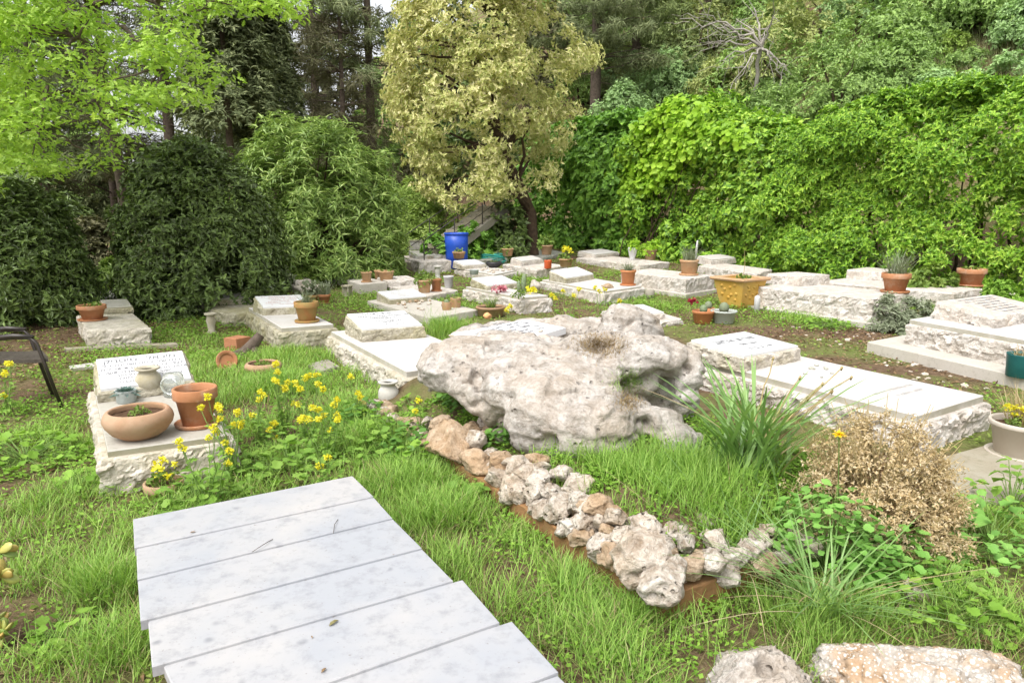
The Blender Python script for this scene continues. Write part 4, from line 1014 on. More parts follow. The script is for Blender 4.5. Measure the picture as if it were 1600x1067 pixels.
# ------------------------------------------------------------------ pots and other things on the graves
def spiky(c, n, h, w, lean=0.5, bend=0.4, spread=0.02):
    P = np.asarray(c) + np.stack([rnd(-spread, spread, n), rnd(-spread, spread, n), 0 * rnd(0, 1, n)], -1)
    return blades(P, rnd(0.6, 1.1, n) * h, w, lean, bend)
def leafy(c, r, n, L, Wd, sq=0.8, tpl=T_LEAF):
    C = np.asarray(c) + rdir(max(3, n // 22)) * r * 0.65 * np.array([1, 1, sq]) + np.array([0, 0, r * 0.35])
    return clump_leaves(C, r * 0.5, max(6, n // len(C)), L, Wd, tpl)
def plant_part(parent, kind, c, s, mat=None):
    if kind == 'spiky': v, f = spiky(c, 70, s * 1.0, s * 0.05, 0.7, 0.5, s * 0.25); m = mat or 'potgreen'
    elif kind == 'lavender': v, f = spiky(c, 130, s * 1.15, s * 0.03, 0.9, 0.3, s * 0.3); m = mat or 'sage'
    elif kind == 'leafy': v, f = leafy(c, s * 0.62, 160, s * 0.26, s * 0.16); m = mat or 'potgreen'
    elif kind == 'low': v, f = leafy(np.asarray(c) - [0, 0, s * 0.12], s * 0.42, 120, s * 0.15, s * 0.10, 0.35); m = mat or 'potgreen'
    elif kind == 'rosette': 
        n = 36; a = np.arange(n) * 2.4; t_ = np.linspace(0.15, 1, n)
        D = np.stack([np.cos(a) * t_, np.sin(a) * t_, 1.15 - t_], -1); v, f = leaf_geo(np.repeat(np.asarray(c)[None], n, 0), D, np.stack([-np.cos(a) * (1 - t_), -np.sin(a) * (1 - t_), t_ + .2], -1), s * (0.35 + 0.35 * t_), s * 0.24, T_LEAF); m = mat or 'aloe'
    elif kind == 'cactus':
        mb = MB()
        prof = [(0.02 * s, 0), (0.26 * s, 0.06 * s), (0.34 * s, 0.3 * s), (0.30 * s, 0.55 * s), (0.15 * s, 0.72 * s), (0.01 * s, 0.76 * s)]
        V, F = lathe(c, prof, 24)
        a = np.arctan2(V[:, 1] - c[1], V[:, 0] - c[0]); k = 1 + 0.10 * np.cos(a * 12)
        V[:, 0] = c[0] + (V[:, 0] - c[0]) * k; V[:, 1] = c[1] + (V[:, 1] - c[1]) * k
        return mk("cactus", V, F, M[mat or 'cactus'], parent, True)
    elif kind == 'flowers':
        v, f = leafy(c, s * 0.5, 110, s * 0.2, s * 0.12); mk("foliage", v, f, M['potgreen'], parent)
        C = np.asarray(c) + np.stack([rnd(-.4, .4, 9) * s, rnd(-.4, .4, 9) * s, rnd(.5, .95, 9) * s], -1)
        v, f = clump_leaves(C, s * 0.10, 12, s * 0.16, s * 0.13, T_DIA, up=1.0); return mk("blossom", v, f, M[mat or 'yellow'], parent)
    return mk("plant", v, f, M[m], parent, False)
POTK = {'pot': lambda r, h: [(r * .62, 0), (r * .66, h * .02), (r * .87, h * .70), (r * .985, h * .72), (r, h * .74), (r * 1.0, h * .985), (r * .97, h), (r * .88, h), (r * .85, h * .97), (r * .80, h * .80)],
        'plastic': lambda r, h: [(r * .70, 0), (r * .73, h * .02), (r * .91, h * .86), (r * .985, h * .87), (r, h * .89), (r, h * .98), (r * .98, h), (r * .91, h), (r * .89, h * .97), (r * .86, h * .82)],
        'trough': lambda r, h: [(r * .74, 0), (r * .78, h * .02), (r * .92, h * .78), (r * 1.0, h * .80), (r, h * .97), (r * .98, h), (r * .90, h), (r * .88, h * .8)],
        'bowl': lambda r, h: [(r * .45, 0), (r * .52, h * .02), (r * .78, h * .22), (r * .95, h * .48), (r, h * .66), (r * .97, h * .82), (r * .90, h * .95), (r * .83, h), (r * .79, h * .985), (r * .77, h * .93), (r * .80, h * .78)],
        'cup': lambda r, h: [(r * .86, 0), (r * .9, h * .02), (r * .97, h * .95), (r, h), (r * .93, h), (r * .9, h * .9), (r * .86, h * .5)],
        'urn': lambda r, h: [(r * .50, 0), (r * .56, h * .03), (r * .50, h * .08), (r * .70, h * .16), (r * .95, h * .36), (r, h * .52), (r * .93, h * .68), (r * .70, h * .82), (r * .62, h * .87), (r * .78, h * .91), (r * .95, h * .95), (r * .96, h), (r * .85, h * 1.0), (r * .5, h * .985), (r * .45, h * .94)],
        'pedestal': lambda r, h: [(r * .85, 0), (r * .86, h * .06), (r * .55, h * .14), (r * .62, h * .42), (r * .80, h * .62), (r * .62, h * .80), (r * .70, h * .88), (r, h * .92), (r, h), (r * .8, h), (r * .6, h * .96)],
        'vase': lambda r, h: [(r * .50, 0), (r * .60, h * .04), (r * .56, h * .12), (r * .75, h * .40), (r * .95, h * .75), (r, h * .95), (r * .95, h), (r * .85, h), (r * .8, h * .9)]}
def gtop(key): return GR[key]['zs'] if key in GR else None
def pot(label, px, py, wpx, hpx, kind, mat, zsup=None, saucer=False, plant=None, pmat=None, ps=None, sx=1.0, rz=0.0, cat="flowerpot", group=None, soil=True, Y=None, name=None, dz=0.0):
    """px,py: photo pixel of the foot centre; wpx/hpx: widest width and height in photo pixels."""
    if Y is not None: p = aty(px, py, Y); z = p[2]
    elif zsup is None: p = ong(px, py); z = p[2]
    else: z = GR[zsup]['zs'] if isinstance(zsup, str) else zsup; p = at(px, py, z)
    s = p[1] / FPX * 1.03
    r, h = wpx * s / 2, hpx * s * 1.02
    z += 0.001 + dz
    root = thing(name or ("flowerpot" if cat == "flowerpot" else cat.replace(' ', '_')), label, cat, (p[0], p[1], z), group)
    prof = POTK[kind](r, h)
    seg = 36 if r > 0.1 else 24
    zb = z
    if saucer:
        V, F = lathe((p[0], p[1], z), [(r * .80, 0), (r * .98, h * .015), (r * 1.02, h * .10), (r * .98, h * .12), (r * .93, h * .10), (r * .75, h * .035), (0.01, h * .035)], seg, sx, 1, rz)
        mk("saucer", V, F, M[mat], root, True); zb = z + h * .036
    V, F = lathe((p[0], p[1], zb), prof, seg, sx, 1, rz)
    mk("pot_wall" if soil else "body", V, F, M[mat], root, True)
    rin, zin = prof[-1][0], zb + prof[-1][1]
    if soil:
        n = 5; rr = [0.001] + [rin * 1.02 * (i + 1) / n for i in range(n)]
        V, F = lathe((p[0], p[1], zin), [(q, 0.012 * (1 - q / rin)) for q in rr[::-1]], seg, sx, 1, rz)
        V[:, 2] += (fbm(V, 25, 2, 5) - 0.5) * r * 0.15
        mk("soil", V, [f for f in F if len(f) == 4] + [tuple(range(len(V) - seg, len(V)))], M['soil'], root, True)
    if plant: plant_part(root, plant, (p[0], p[1], zin), (ps if ps else 2 * r) , pmat)
    return root, p, z, r, h

Z = 'pot'
pot("wide shallow weathered clay bowl with a few seedlings, front left on the low mossy grave", 219, 682, 103, 44, 'bowl', 'terra_old', Z, plant='low', ps=0.16)
pot("large plain terracotta pot standing empty in its own saucer on the low mossy grave", 309, 664, 66, 58, 'pot', 'terra', Z, saucer=True)
pot("cream stone urn in front of the tilted inscription at the left", 234, 616, 38, 42, 'urn', 'urn', Z, cat="urn", soil=False)
pot("little cement pot with a blue spiky succulent, left of the cream urn", 198, 628, 31, 19, 'cup', 'cement_pot', Z, plant='rosette', ps=0.17, pmat='aloe')
# glass jar lying with its round mouth toward the path
jz = GR['pot']['zs']; jp = at(273, 619, jz); js = jp[1] / FPX
jar = thing("glass_jar", "clear glass jar with a round mouth, right of the cream urn", "jar", (jp[0], jp[1], jz))
V, F = lathe((jp[0], jp[1], jz + 0.001), [(16 * js, 0), (17 * js, 2 * js), (17 * js, 26 * js), (15.5 * js, 35 * js), (12 * js, 39 * js), (0.001, 39.5 * js)], 28, 1.0, 0.75)
mk("body", V, F, M['glass'], jar, True)
V, F = lathe((0, 0, 0), [(12 * js, 0), (14 * js, 0.002), (14 * js, 0.012), (12.3 * js, 0.014), (11.4 * js, 0.008), (12 * js, 0)], 28)
V = np.stack([V[:, 0], -V[:, 2], V[:, 1]], -1) + np.array([jp[0], jp[1] - 13 * js, jz + 21 * js])
mk("mouth_ring", V, F[:-1], M['glass'], jar, True)
V, F = rock_mesh((jp[0], jp[1], jz + 10 * js), (9 * js, 6 * js, 8 * js), 77, 3)
mk("candle_stub", V, F, M['stone_grey'], jar, True)
pot("half-sunk terracotta pot of yellow mustard against the foot of the low mossy grave", 258, 778, 60, 44, 'pot', 'terra_old', None, plant='flowers', ps=0.17, dz=-0.07)
pot("terracotta pot with pale sprouts on the tan grave under the laurels", 145, 500, 41, 22, 'pot', 'terra', 'farleft', saucer=True, plant='low', ps=0.3)
pot("round whitish urn on the ground beside the foot of the tan grave", 227, 537, 21, 23, 'urn', 'urn_white', None, cat="urn", soil=False)
pot("small stone pedestal vase in front of the bare mossy grave", 331, 521, 18, 31, 'pedestal', 'urn', None, cat="vase", soil=False)
pot("old mossy terracotta pot with a trailing plant on the pinkish lettered grave", 480, 503, 37, 30, 'pot', 'terra_moss', 'B', saucer=True, plant='spiky', pmat='sage', ps=0.20)
pot("large white urn in the grass at the corner of the tilted plaque grave", 608, 640, 33, 44, 'urn', 'urn_white', None, cat="urn", soil=False)
pot("broad sunken clay bowl rim in the long grass left of the path", 412, 584, 56, 18, 'bowl', 'terra_old', None, plant='low', ps=0.2)
pot("left-hand squat clay pot of succulents behind the pinkish lettered grave", 487, 474, 22, 13, 'pot', 'terra_moss', None, plant='leafy', pmat='sage', ps=0.34)
pot("right-hand squat clay pot of sprouts behind the pinkish lettered grave", 507, 474, 20, 13, 'pot', 'terra', None, saucer=True, plant='spiky', pmat='sage', ps=0.3)
pot("terracotta pot alone on the left of the plastered grave's slab", 573, 441, 17, 15, 'plastic', 'terra_tan', 'E', saucer=True, plant='low', ps=0.24)
pot("small terracotta pot tucked behind the wide one on the plastered grave", 592, 438, 14, 15, 'plastic', 'terra_tan', 'E', Y=13.9)
pot("wide terracotta pot beside the rounded white headstone, on the plastered grave", 604, 440, 24, 16, 'plastic', 'terra_tan', 'E', Y=13.6, plant='low', ps=0.3)
pot("tan pot with bushy green plant, left of the pair on the white grave", 663, 457, 23, 19, 'plastic', 'terra_tan', 'F', saucer=False, plant='leafy', ps=0.26)
pot("dark terracotta pot on a saucer, right of the pair on the white grave", 682, 455, 17, 18, 'plastic', 'terra', 'F', saucer=True, plant='low', ps=0.2)
pot("pale stone vase standing behind the two pots on the white grave", 684, 436, 13, 19, 'pedestal', 'urn_white', None, cat="vase", soil=False)
pot("white plastic pot on the end of the white grave beside the pair of terracotta pots", 701, 450, 16, 18, 'plastic', 'white_plastic', 'F')
pot("small clay pot at the foot of the oleander near the stairs", 588, 413, 12, 10, 'pot', 'terra', None, plant='spiky', ps=0.25, pmat='oleander')
pot("terracotta trough directly in front of the blue barrel", 717, 404, 20, 10, 'trough', 'terra_tan', None, plant='low', ps=0.35, Y=16.6)
pot("terracotta pot of dry sprouts beside the mossy green grave", 793, 400, 19, 11, 'plastic', 'terra_tan', None, plant='low', ps=0.4, Y=17.2)
pot("ribbed clay pot with a tall green plant by the trunk of the cream-leaved tree", 854, 398, 19, 14, 'plastic', 'terra_old', None, plant='leafy', ps=0.35, Y=17.6)
pot("clay pot with bright yellow flowers near the red cup", 884, 417, 22, 12, 'plastic', 'terra_tan', None, plant='flowers', ps=0.32, Y=15.6)
pot("red plastic cup on the edge of the whitish grave", 856, 419.5, 12, 12, 'cup', 'red', 'K', cat="cup")
pot("white flared vase against the ivy hedge", 988, 406, 14, 18, 'vase', 'white_plastic', 'N', cat="vase", plant='leafy', pmat='vine', ps=0.3)
pot("clay pot beside the white vase against the ivy hedge", 1016, 406, 20, 15, 'plastic', 'terra_old', 'N', plant='leafy', pmat='vine', ps=0.36)
pot("bright orange pot with a spiky grey plant on the grave with the brown stone", 981, 446, 24, 22, 'plastic', 'terra_plastic', 'M', saucer=True, plant='spiky', pmat='sage', ps=0.24)
pot("tan pot of dry lavender on the grave without headstone", 1076, 430, 29, 22, 'plastic', 'terra_tan', 'O', saucer=True, plant='lavender', ps=0.30)
pot("small orange pot with a cactus and a crimson flower, front of the potted cacti", 1098, 505, 34, 19, 'trough', 'terra_plastic', None, plant='cactus', ps=0.16)
pot("clay pot with a round grey cactus, behind the one with the crimson flower", 1106, 492, 20, 11, 'pot', 'terra', None, plant='cactus', pmat='sage', ps=0.16)
pot("grey-green plastic pot with two round cacti, beside the crimson-flowered cactus", 1130, 505, 40, 19, 'plastic', 'grey_plastic', None, plant='cactus', ps=0.20, pmat='sage')
pot("large terracotta pot of grassy lavender on the big grave by the yellow planter", 1398, 457, 41, 28, 'pot', 'terra', 'Q', saucer=True, plant='lavender', ps=0.38)
pot("terracotta pot with a low green plant near the hedge end of the long white grave", 1516, 447, 40, 25, 'pot', 'terra', 'R', saucer=True, plant='low', pmat='potgreen', ps=0.42)
pot("small clay pot half swallowed by the bright hedge", 1203, 416, 16, 14, 'pot', 'terra', None, plant='leafy', pmat='vine', ps=0.35)
pot("teal plastic bucket on the concrete plate at the right edge", 1594, 588, 44, 35, 'cup', 'teal', None, Y=6.55, plant='spiky', pmat='grass_dry', ps=0.2, cat="bucket")
tp = pot("large taupe plastic pot with dry stalks and yellow flowers at the right edge", 1592, 713, 94, 54, 'plastic', 'tan_plastic', None, saucer=True, plant='lavender', pmat='grass_dry', ps=0.26)
plant_part(tp[0], 'flowers', tp[1] + np.array([-.05, -.02, tp[4] * .86]), 0.16)
pot("long clay trough of rosemary behind the inscribed plaque of the boulder", 767, 494, 46, 15, 'trough', 'terra_old', None, plant='lavender', pmat='potgreen', ps=0.2, sx=1.0, dz=0.0)
pot("small yellow clay pot with a bristly cactus on the low pebbled grave", 698, 484, 15, 12, 'cup', 'terra_tan', 'D', plant='cactus', ps=0.13, pmat='cactus')
pot("taller clay pot with a green rosette, beside the bristly cactus", 712, 480, 17, 14, 'cup', 'terra_tan', 'D', plant='rosette', ps=0.20, pmat='potgreen')
pot("black planter bowl of stones on the slab of the pure white plaque grave", 772, 418, 25, 9, 'bowl', 'black', 'H', plant='low', ps=0.2)
pot("small grey glazed bowl at the side of the pure white plaque grave", 741, 429, 14, 7, 'cup', 'cement_pot', None, Y=14.2)

def cactus(label, px, py, w, h, zs, arms=0, mat='cactus'):
    z = GR[zs]['zs']; p = at(px, py, z); s = p[1] / FPX
    r = thing("cactus", label, "cactus", (p[0], p[1], z))
    mb = MB()
    mb.tube([(p[0], p[1], z - 0.01), (p[0], p[1], z + h * s * 0.5), (p[0] + .01, p[1], z + h * s * 0.9), (p[0] + .01, p[1], z + h * s)], [w * s * .42, w * s * .5, w * s * .42, w * s * .12], 12)
    mb.build("column", M[mat], r, True)
    if arms:
        mb = MB(); mb.tube([(p[0] - w * s * .9, p[1] - .03, z), (p[0] - w * s * 1.0, p[1] - .03, z + h * s * .5), (p[0] - w * s * .9, p[1] - .03, z + h * s * .62)], [w * s * .35, w * s * .38, w * s * .1], 10); mb.build("shoot", M[mat], r, True)
cactus("columnar cactus with a shorter shoot beside the square white headstone", 818, 455, 8, 27, 'I', 1)
def heap(label, px, py, zs, r, mat, n, pet, up=1.0, cat="flowers", name="flower_posy"):
    z = GR[zs]['zs'] if zs else None
    p = at(px, py, z) if zs else ong(px, py)
    C = p + np.stack([rnd(-r, r, n), rnd(-r, r, n), rnd(.2, 1.0, n) * r], -1)
    v, f = clump_leaves(C, r * 0.3, 8, pet, pet * .8, T_DIA, up=up)
    o = mk(name, v, f, M[mat], None, False, origin=p); tag(o, label, cat); return o
heap("posy of faded pink flowers at the foot of the square white headstone", 780, 457, 'I', 0.09, 'pink', 14, 0.05)
heap("dry yellow-green cushion plant on the slab behind the boulder", 812, 467, 'I', 0.10, 'potgreen', 16, 0.04, cat="plant", name="cushion_plant")
heap("bright yellow flower clump against the columnar cactus", 832, 459, 'I', 0.09, 'yellow', 12, 0.045)
heap("crimson cactus flower above the small orange pot", 1082, 478, None, 0.045, 'crimson', 10, 0.04)
[o for o in COL.objects if o.get("label", "") == "crimson cactus flower above the small orange pot"][0].location = list(aty(1082, 473, ong(1098, 505)[1]))
rock_px("smooth brown stone on the slab beside the spiky orange pot", 948, 447, at(948, 450, GR['M']['zs'])[1], (13, 9), 0.055, 401, 'rubble_brown', z=GR['M']['zs'] + 0.02, sub=3)
pk = onplane(762, 499, P0 + np.array([0, 0, 0.06]), pn)
rock("round_stone", "round orange stone resting on the back rim of the boulder", "stone", aty(762, 494, 5.75), (0.036, 0.036, 0.030), 402, 'glove', 3, amp=0.06)
rock_px("rough round grey stone beside the columnar cactus", 836, 450, at(836, 455, GR['I']['zs'])[1] + 1.0, (11, 10), 0.10, 403, 'stone_mid', z=0.3, sub=3)
for k in range(26):                                     # pebbles left on the low grave's slab by visitors
    g = GR['D']; a, b = rnd(0.18, 0.95), rnd(1.28, 1.55)
    if k > 17: a, b = rnd(0.1, 0.9), rnd(0.25, 1.2)
    p2 = g['n'] + g['w'] * a + g['u'] * b
    r = rnd(0.022, 0.05)
    rock("pebble", "pale pebble in the row of pebbles left along the low grave's slab", "pebble", (p2[0], p2[1], g['zs'] + r * .45), (r, r * .8, r * .6), 500 + k, 'pebble' if k % 3 else 'rubble_brown', 2, "pebbles left on the low grave")
for k in range(16):
    g = GR['H']; p2 = g['n'] + g['w'] * rnd(0.2, 1.0) + g['u'] * rnd(0.1, 1.0); r = rnd(0.03, 0.06)
    rock("pebble", "loose stone among the bowls on the pure white plaque grave", "pebble", (p2[0], p2[1], g['zs'] + r * .4), (r, r * .8, r * .55), 540 + k, 'pebble', 2, "loose stones on the white plaque grave")
for k, (px, py, r) in enumerate([(735, 536, .03), (741, 532, .022), (706, 526, .025), (786, 532, .028), (845, 518, .028), (773, 529, .018)]):
    p = onplane(px, py, P0, pn)
    rock("pebble", "small memorial pebble lying on the white plaque of the boulder", "pebble", p + pn * r * .3, (r, r * .7, r * .45), 570 + k, 'rubble_brown' if k % 2 else 'pebble', 2, "pebbles on the boulder's plaque")
for k, (px, py, r) in enumerate([(1268, 577, .035), (1276, 572, .025), (1290, 577, .03), (1300, 584, .02), (1258, 585, .02), (1284, 590, .018)]):
    p = at(px, py, GR['T']['zs'])
    o = rock("pebble", "grey pebble among the few on the polished slab of the two-name grave", "pebble", p + [0, 0, r * .3], (r, r * .7, r * .45), 580 + k, 'stone_grey', 2, "pebbles on the polished slab")

# square yellow planter with relief blossoms
pp = ong(1157, 483); s = pp[1] / FPX
ctr = aty(1154, 482 - 4, pp[1] + 0.28); zg = pp[2]
ya = math.radians(34)
yr = thing("planter", "square ochre-yellow clay planter with relief blossoms and a pale rim", "planter", (ctr[0], ctr[1], zg))
def sq(c, a, half): return np.array([[c[0] + half * (math.cos(a) * i - math.sin(a) * j), c[1] + half * (math.sin(a) * i + math.cos(a) * j)] for i, j in ((-1, -1), (1, -1), (1, 1), (-1, 1))])
hh = 0.47; top, bot = sq(ctr, ya, 0.30), sq(ctr, ya, 0.19)
b_in = sq(ctr, ya, 0.26)
mb = MB(); n_ = 4
V = np.concatenate([np.c_[bot, np.full(4, zg)], np.c_[sq(ctr, ya, 0.21), np.full(4, zg + .04)], np.c_[top, np.full(4, zg + hh)], np.c_[b_in, np.full(4, zg + hh)], np.c_[b_in * .98 + ctr[:2] * .02, np.full(4, zg + hh - .07)]])
F = [(r * 4 + i, r * 4 + (i + 1) % 4, (r + 1) * 4 + (i + 1) % 4, (r + 1) * 4 + i) for r in range(4) for i in range(4)] + [(3, 2, 1, 0)]
mk("wall", V, F, M['yellow_clay'], yr)
rim_o, rim_i = sq(ctr, ya, 0.345), sq(ctr, ya, 0.262)
prof = [(0.305, hh - .035), (0.33, hh - .03), (0.345, hh - .005), (0.335, hh + .02), (0.28, hh + .022), (0.262, hh + .01), (0.262, hh - .03)]
V = np.concatenate([np.c_[sq(ctr, ya, a), np.full(4, zg + z)] for a, z in prof]); F = [(r * 4 + i, r * 4 + (i + 1) % 4, (r + 1) * 4 + (i + 1) % 4, (r + 1) * 4 + i) for r in range(len(prof) - 1) for i in range(4)]
mk("rim", V, F, M['terra_tan'], yr)
sq_in = sq(ctr, ya, 0.258)
mk("soil", np.c_[sq_in, np.full(4, zg + hh - .05)], [(0, 1, 2, 3)], M['soil'], yr)
for fi, (nx_, off) in enumerate(((ya - math.pi / 2, 0), (ya + math.pi, 0))):
    nv = np.array([math.cos(nx_), math.sin(nx_), 0]); tv = np.array([-nv[1], nv[0], 0])
    for a, z in ((-.14, .36), (-.09, .30), (.02, .34), (.12, .38), (.03, .22), (.13, .24), (-.03, .17), (-.15, .22), (.10, .14)):
        half = 0.21 + (0.30 - 0.21) * (z - .04) / (hh - .04)
        c = np.array([ctr[0], ctr[1], zg + z]) + nv * half + tv * a
        V, F = rock_mesh((0, 0, 0), (0.030, 0.030, 0.016), 60 + fi, 2, amp=0.1)
        Vw = c + V[:, 0:1] * tv + V[:, 1:2] * np.array([0, 0, 1.0]) + V[:, 2:3] * nv
        mk("relief_blossom", Vw, F, M['yellow_clay'], yr, True)
v, f = leafy((ctr[0] + .08, ctr[1] + .05, zg + hh - .06), 0.13, 140, 0.06, 0.035, 0.5); mk("plant", v, f, M['potgreen'], yr)
mb = MB(); mb.tube([(ctr[0] + .05, ctr[1], zg + hh - .06), (ctr[0] + .06, ctr[1], zg + hh + .25), (ctr[0] + .04, ctr[1], zg + hh + .45)], [.005, .004, .002], 6); mb.build("stalk", M['stalk_dry'], yr)

# lantern box by the plastered grave
lp = ong(543, 463); s = lp[1] / FPX
lr = thing("grave_lantern", "small cream lantern box standing before the plastered grave", "lantern", lp)
w_, h_ = 12 * s, 17 * s
mb = MB(); mb.box((lp[0], lp[1], lp[2] + h_ * .05), w_, w_, h_ * .1, -.4); mb.build("base", M['urn'], lr)
for dx in (-1, 1):
    for dy in (-1, 1):
        c_, s_ = math.cos(-.4), math.sin(-.4); ox, oy = dx * w_ * .42, dy * w_ * .42
        mb = MB(); mb.box((lp[0] + ox * c_ - oy * s_, lp[1] + ox * s_ + oy * c_, lp[2] + h_ * .5), w_ * .12, w_ * .12, h_ * .8, -.4); mb.build("post", M['urn'], lr)
mb = MB(); mb.box((lp[0], lp[1], lp[2] + h_ * .96), w_ * 1.1, w_ * 1.1, h_ * .12, -.4); mb.build("lid", M['urn'], lr)
mb = MB(); mb.box((lp[0], lp[1], lp[2] + h_ * .48), w_ * .72, w_ * .72, h_ * .76, -.4); mb.build("pane", M['slab_cream'], lr)
# white boundary posts
for px, py, h, w, lab in ((1086, 412, 36, 3.2, "thin leaning white post behind the pot of dry lavender"), (1182, 488, 26, 9, "short round-topped white marker post against the big rock-faced grave"), (1015, 466, 14, 15, "squat white-capped post at the end of the spiky-pot grave")):
    p = ong(px, py) if px != 1086 else aty(px, py, 14.2); s = p[1] / FPX
    r0 = w * s / 2
    V, F = lathe(p, [(r0, -0.05), (r0, h * s * .86), (r0 * .8, h * s * .96), (r0 * .3, h * s), (0.001, h * s)], 16)
    if px == 1086: V[:, 0] += (V[:, 2] - p[2]) * 0.06
    o = mk("marker_post", V, F, M['white_plastic'] if px != 1015 else M['concrete'], None, True, origin=p); tag(o, lab, "post")
# red broken terracotta pieces, brick and log left of the path
p = ong(355, 574); s = p[1] / FPX
mb = MB(); V, F = lathe((0, 0, 0), [(12 * s, -.01), (16 * s, 0), (16.5 * s, .02), (15 * s, .02), (11 * s, .005)], 26)
V = V @ np.array(__import__('mathutils').Euler((math.radians(72), 0.2, math.radians(25))).to_matrix()).T + p + [0, 0, 11 * s]
o = mk("clay_saucer", V, F, M['terra'], None, True, origin=p); tag(o, "terracotta saucer lying on its edge beside the grey log", "saucer")
p = ong(372, 546); s = p[1] / FPX
o = block("brick", sq(p, -.5, 14 * s), p[2] - .05, p[2] + 20 * s, M['brick'], None, .006, .04, .005, .008); tag(o, "reddish brick block at the corner of the pinkish lettered grave", "brick")
p = ong(385, 558); s = p[1] / FPX
mb = MB(); mb.tube([p + [-26 * s, -.1, .01], p + [-5 * s, 0, .06], p + [8 * s, .05, .12], p + [20 * s, .1, .24]], [.03, .05, .07, .05], 10)
mb.tube([p + [-2 * s, 0, .06], p + [0.0, -.12, .01]], [.04, .02], 8); mb.tube([p + [8 * s, .05, .12], p + [22 * s, -.05, 0]], [.05, .025], 8)
o = mb.build("log", M['bark'], None, True, origin=p); tag(o, "grey forked piece of driftwood log beside the terracotta saucer", "log")
p = ong(500, 577); o = block("paving_stone", np.array([at(*q, p[2] + .03) for q in ((482, 571), (500, 583), (530, 574), (512, 563))]), p[2] - .08, p[2] + .05, M['concrete'], None, .01, .05, .01, .01); tag(o, "square concrete paving stone beside the tilted plaque grave", "paving stone")
p = ong(130, 575); o = block("plank", np.array([at(*q, p[2] + .02) for q in ((108, 573), (110, 577), (152, 573), (150, 567))]), p[2] - .03, p[2] + .03, M['slab_white'], None, 0, 5, 0, .004); tag(o, "pale plank on the ground behind the low mossy grave", "plank")
q_ = np.array([at(*q, 0.04) for q in ((1476, 770), (1600, 740), (1720, 760), (1560, 800))])
o = block("paving_slab", np.array([at(*q, 0.03) for q in ((1385, 738), (1560, 690), (1760, 740), (1530, 790))]), -0.1, 0.035, M['concrete_mossy'], None, 0.02, 0.05, 0.02, 0.01); tag(o, "cracked concrete paving under the taupe pot", "paving")
excl([at(*q, 0.03) for q in ((1385, 738), (1560, 690), (1760, 740), (1530, 790))], 0)

# ------------------------------------------------------------------ garden chair at the left edge
cf = ong(97, 638)
ch = thing("garden_chair", "dark metal garden armchair standing empty at the left edge", "chair", (cf[0] - .3, cf[1] + .2, cf[2]))
fx = unit(np.array([0.985, 0.05, 0])); rx = unit((ong(85, 624) - ong(97, 638)) * [1, 1, 0])          # faces right; across runs away from the camera
o0 = cf - fx * 0.06
def cp(a, b, z): return o0 + rx * (a * .9) - fx * b + np.array([0, 0, z])     # a: across, b: to the back
for a, lab in ((0, 0), (0.54, 1)):
    mb = MB(); sgn = -1 if a == 0 else 1
    mb.tube([cp(a, -.06, 0), cp(a, 0.04, .40), cp(a, .08, .56), cp(a, .12, .605), cp(a, .25, .61), cp(a, .50, .59)], .0145, 8); mb.build("leg", M['chair_metal'], ch, True)
    mb = MB(); mb.tube([cp(a + .03 * sgn, .60, 0), cp(a, .50, .42), cp(a, .50, .64), cp(a, .56, .86)], .0135, 8); mb.build("leg", M['chair_metal'], ch, True)
    mb = MB(); mb.tube([cp(a, .10, .618), cp(a, .26, .625), cp(a, .48, .605)], [.016, .022, .018], 8); mb.build("armrest", M['chair_metal'], ch, True)
mb = MB()
Vs = [cp(a, b, .42 + .012 * math.sin(a * 5.8) + .01 * (b < .03)) for b in np.linspace(0.0, .50, 6) for a in np.linspace(0.015, .525, 8)]
Vb = [v - [0, 0, .03] for v in Vs]
F = [(r * 8 + c, r * 8 + c + 1, (r + 1) * 8 + c + 1, (r + 1) * 8 + c) for r in range(5) for c in range(7)]
edge = [(0, c) for c in range(8)] + [(r, 7) for r in range(1, 6)] + [(5, c) for c in range(6, -1, -1)] + [(r, 0) for r in range(4, 0, -1)]
e = [r * 8 + c for r, c in edge]
F += [tuple(x + 48 for x in f[::-1]) for f in F] + [(e[i], e[i] + 48, e[(i + 1) % len(e)] + 48, e[(i + 1) % len(e)]) for i in range(len(e))]
mb.add(Vs + Vb, F); mb.build("seat", M['chair_seat'], ch)
mb = MB(); mb.tube([cp(0.0, .56, .86), cp(.12, .575, .885), cp(.42, .575, .885), cp(.54, .56, .86)], .014, 8); mb.build("top_rail", M['chair_metal'], ch, True)
for a in np.linspace(.09, .45, 5):
    mb = MB(); mb.tube([cp(a, .50, .43), cp(a, .52, .64), cp(a, .572, .88)], .008, 6); mb.build("back_slat", M['chair_metal'], ch, True)

# ------------------------------------------------------------------ blue barrel, stairs, hose pile
bp = aty(713.5, 407, 17.0); bs = bp[1] / FPX
bp[2] = g1(bp[0], bp[1]); bh = aty(713.5, 364, bp[1])[2] - bp[2]; br = 18.5 * bs
bar = thing("barrel", "bright blue plastic barrel standing open among the back graves", "barrel", bp)
V, F = lathe(bp, [(br * .86, 0), (br * .90, .02), (br * .94, bh * .3), (br * .955, bh * .33), (br * .94, bh * .36), (br * .97, bh * .64), (br * .985, bh * .67), (br * .97, bh * .7), (br * .985, bh * .95), (br * .93, bh * .95), (br * .9, bh * .6)], 40)
mk("body", V, F, M['blue'], bar, True)
V, F = lathe((bp[0], bp[1], bp[2] + bh * .945), [(br * .99, 0), (br * 1.03, bh * .01), (br * 1.03, bh * .045), (br * 1.0, bh * .06), (br * .95, bh * .05), (br * .93, 0)], 40)
mk("rim", V, F[:-1], M['blue'], bar, True)
st = thing("stairway", "concrete stair with sloping side walls climbing behind the blue barrel", "stairs", ong(690, 400))
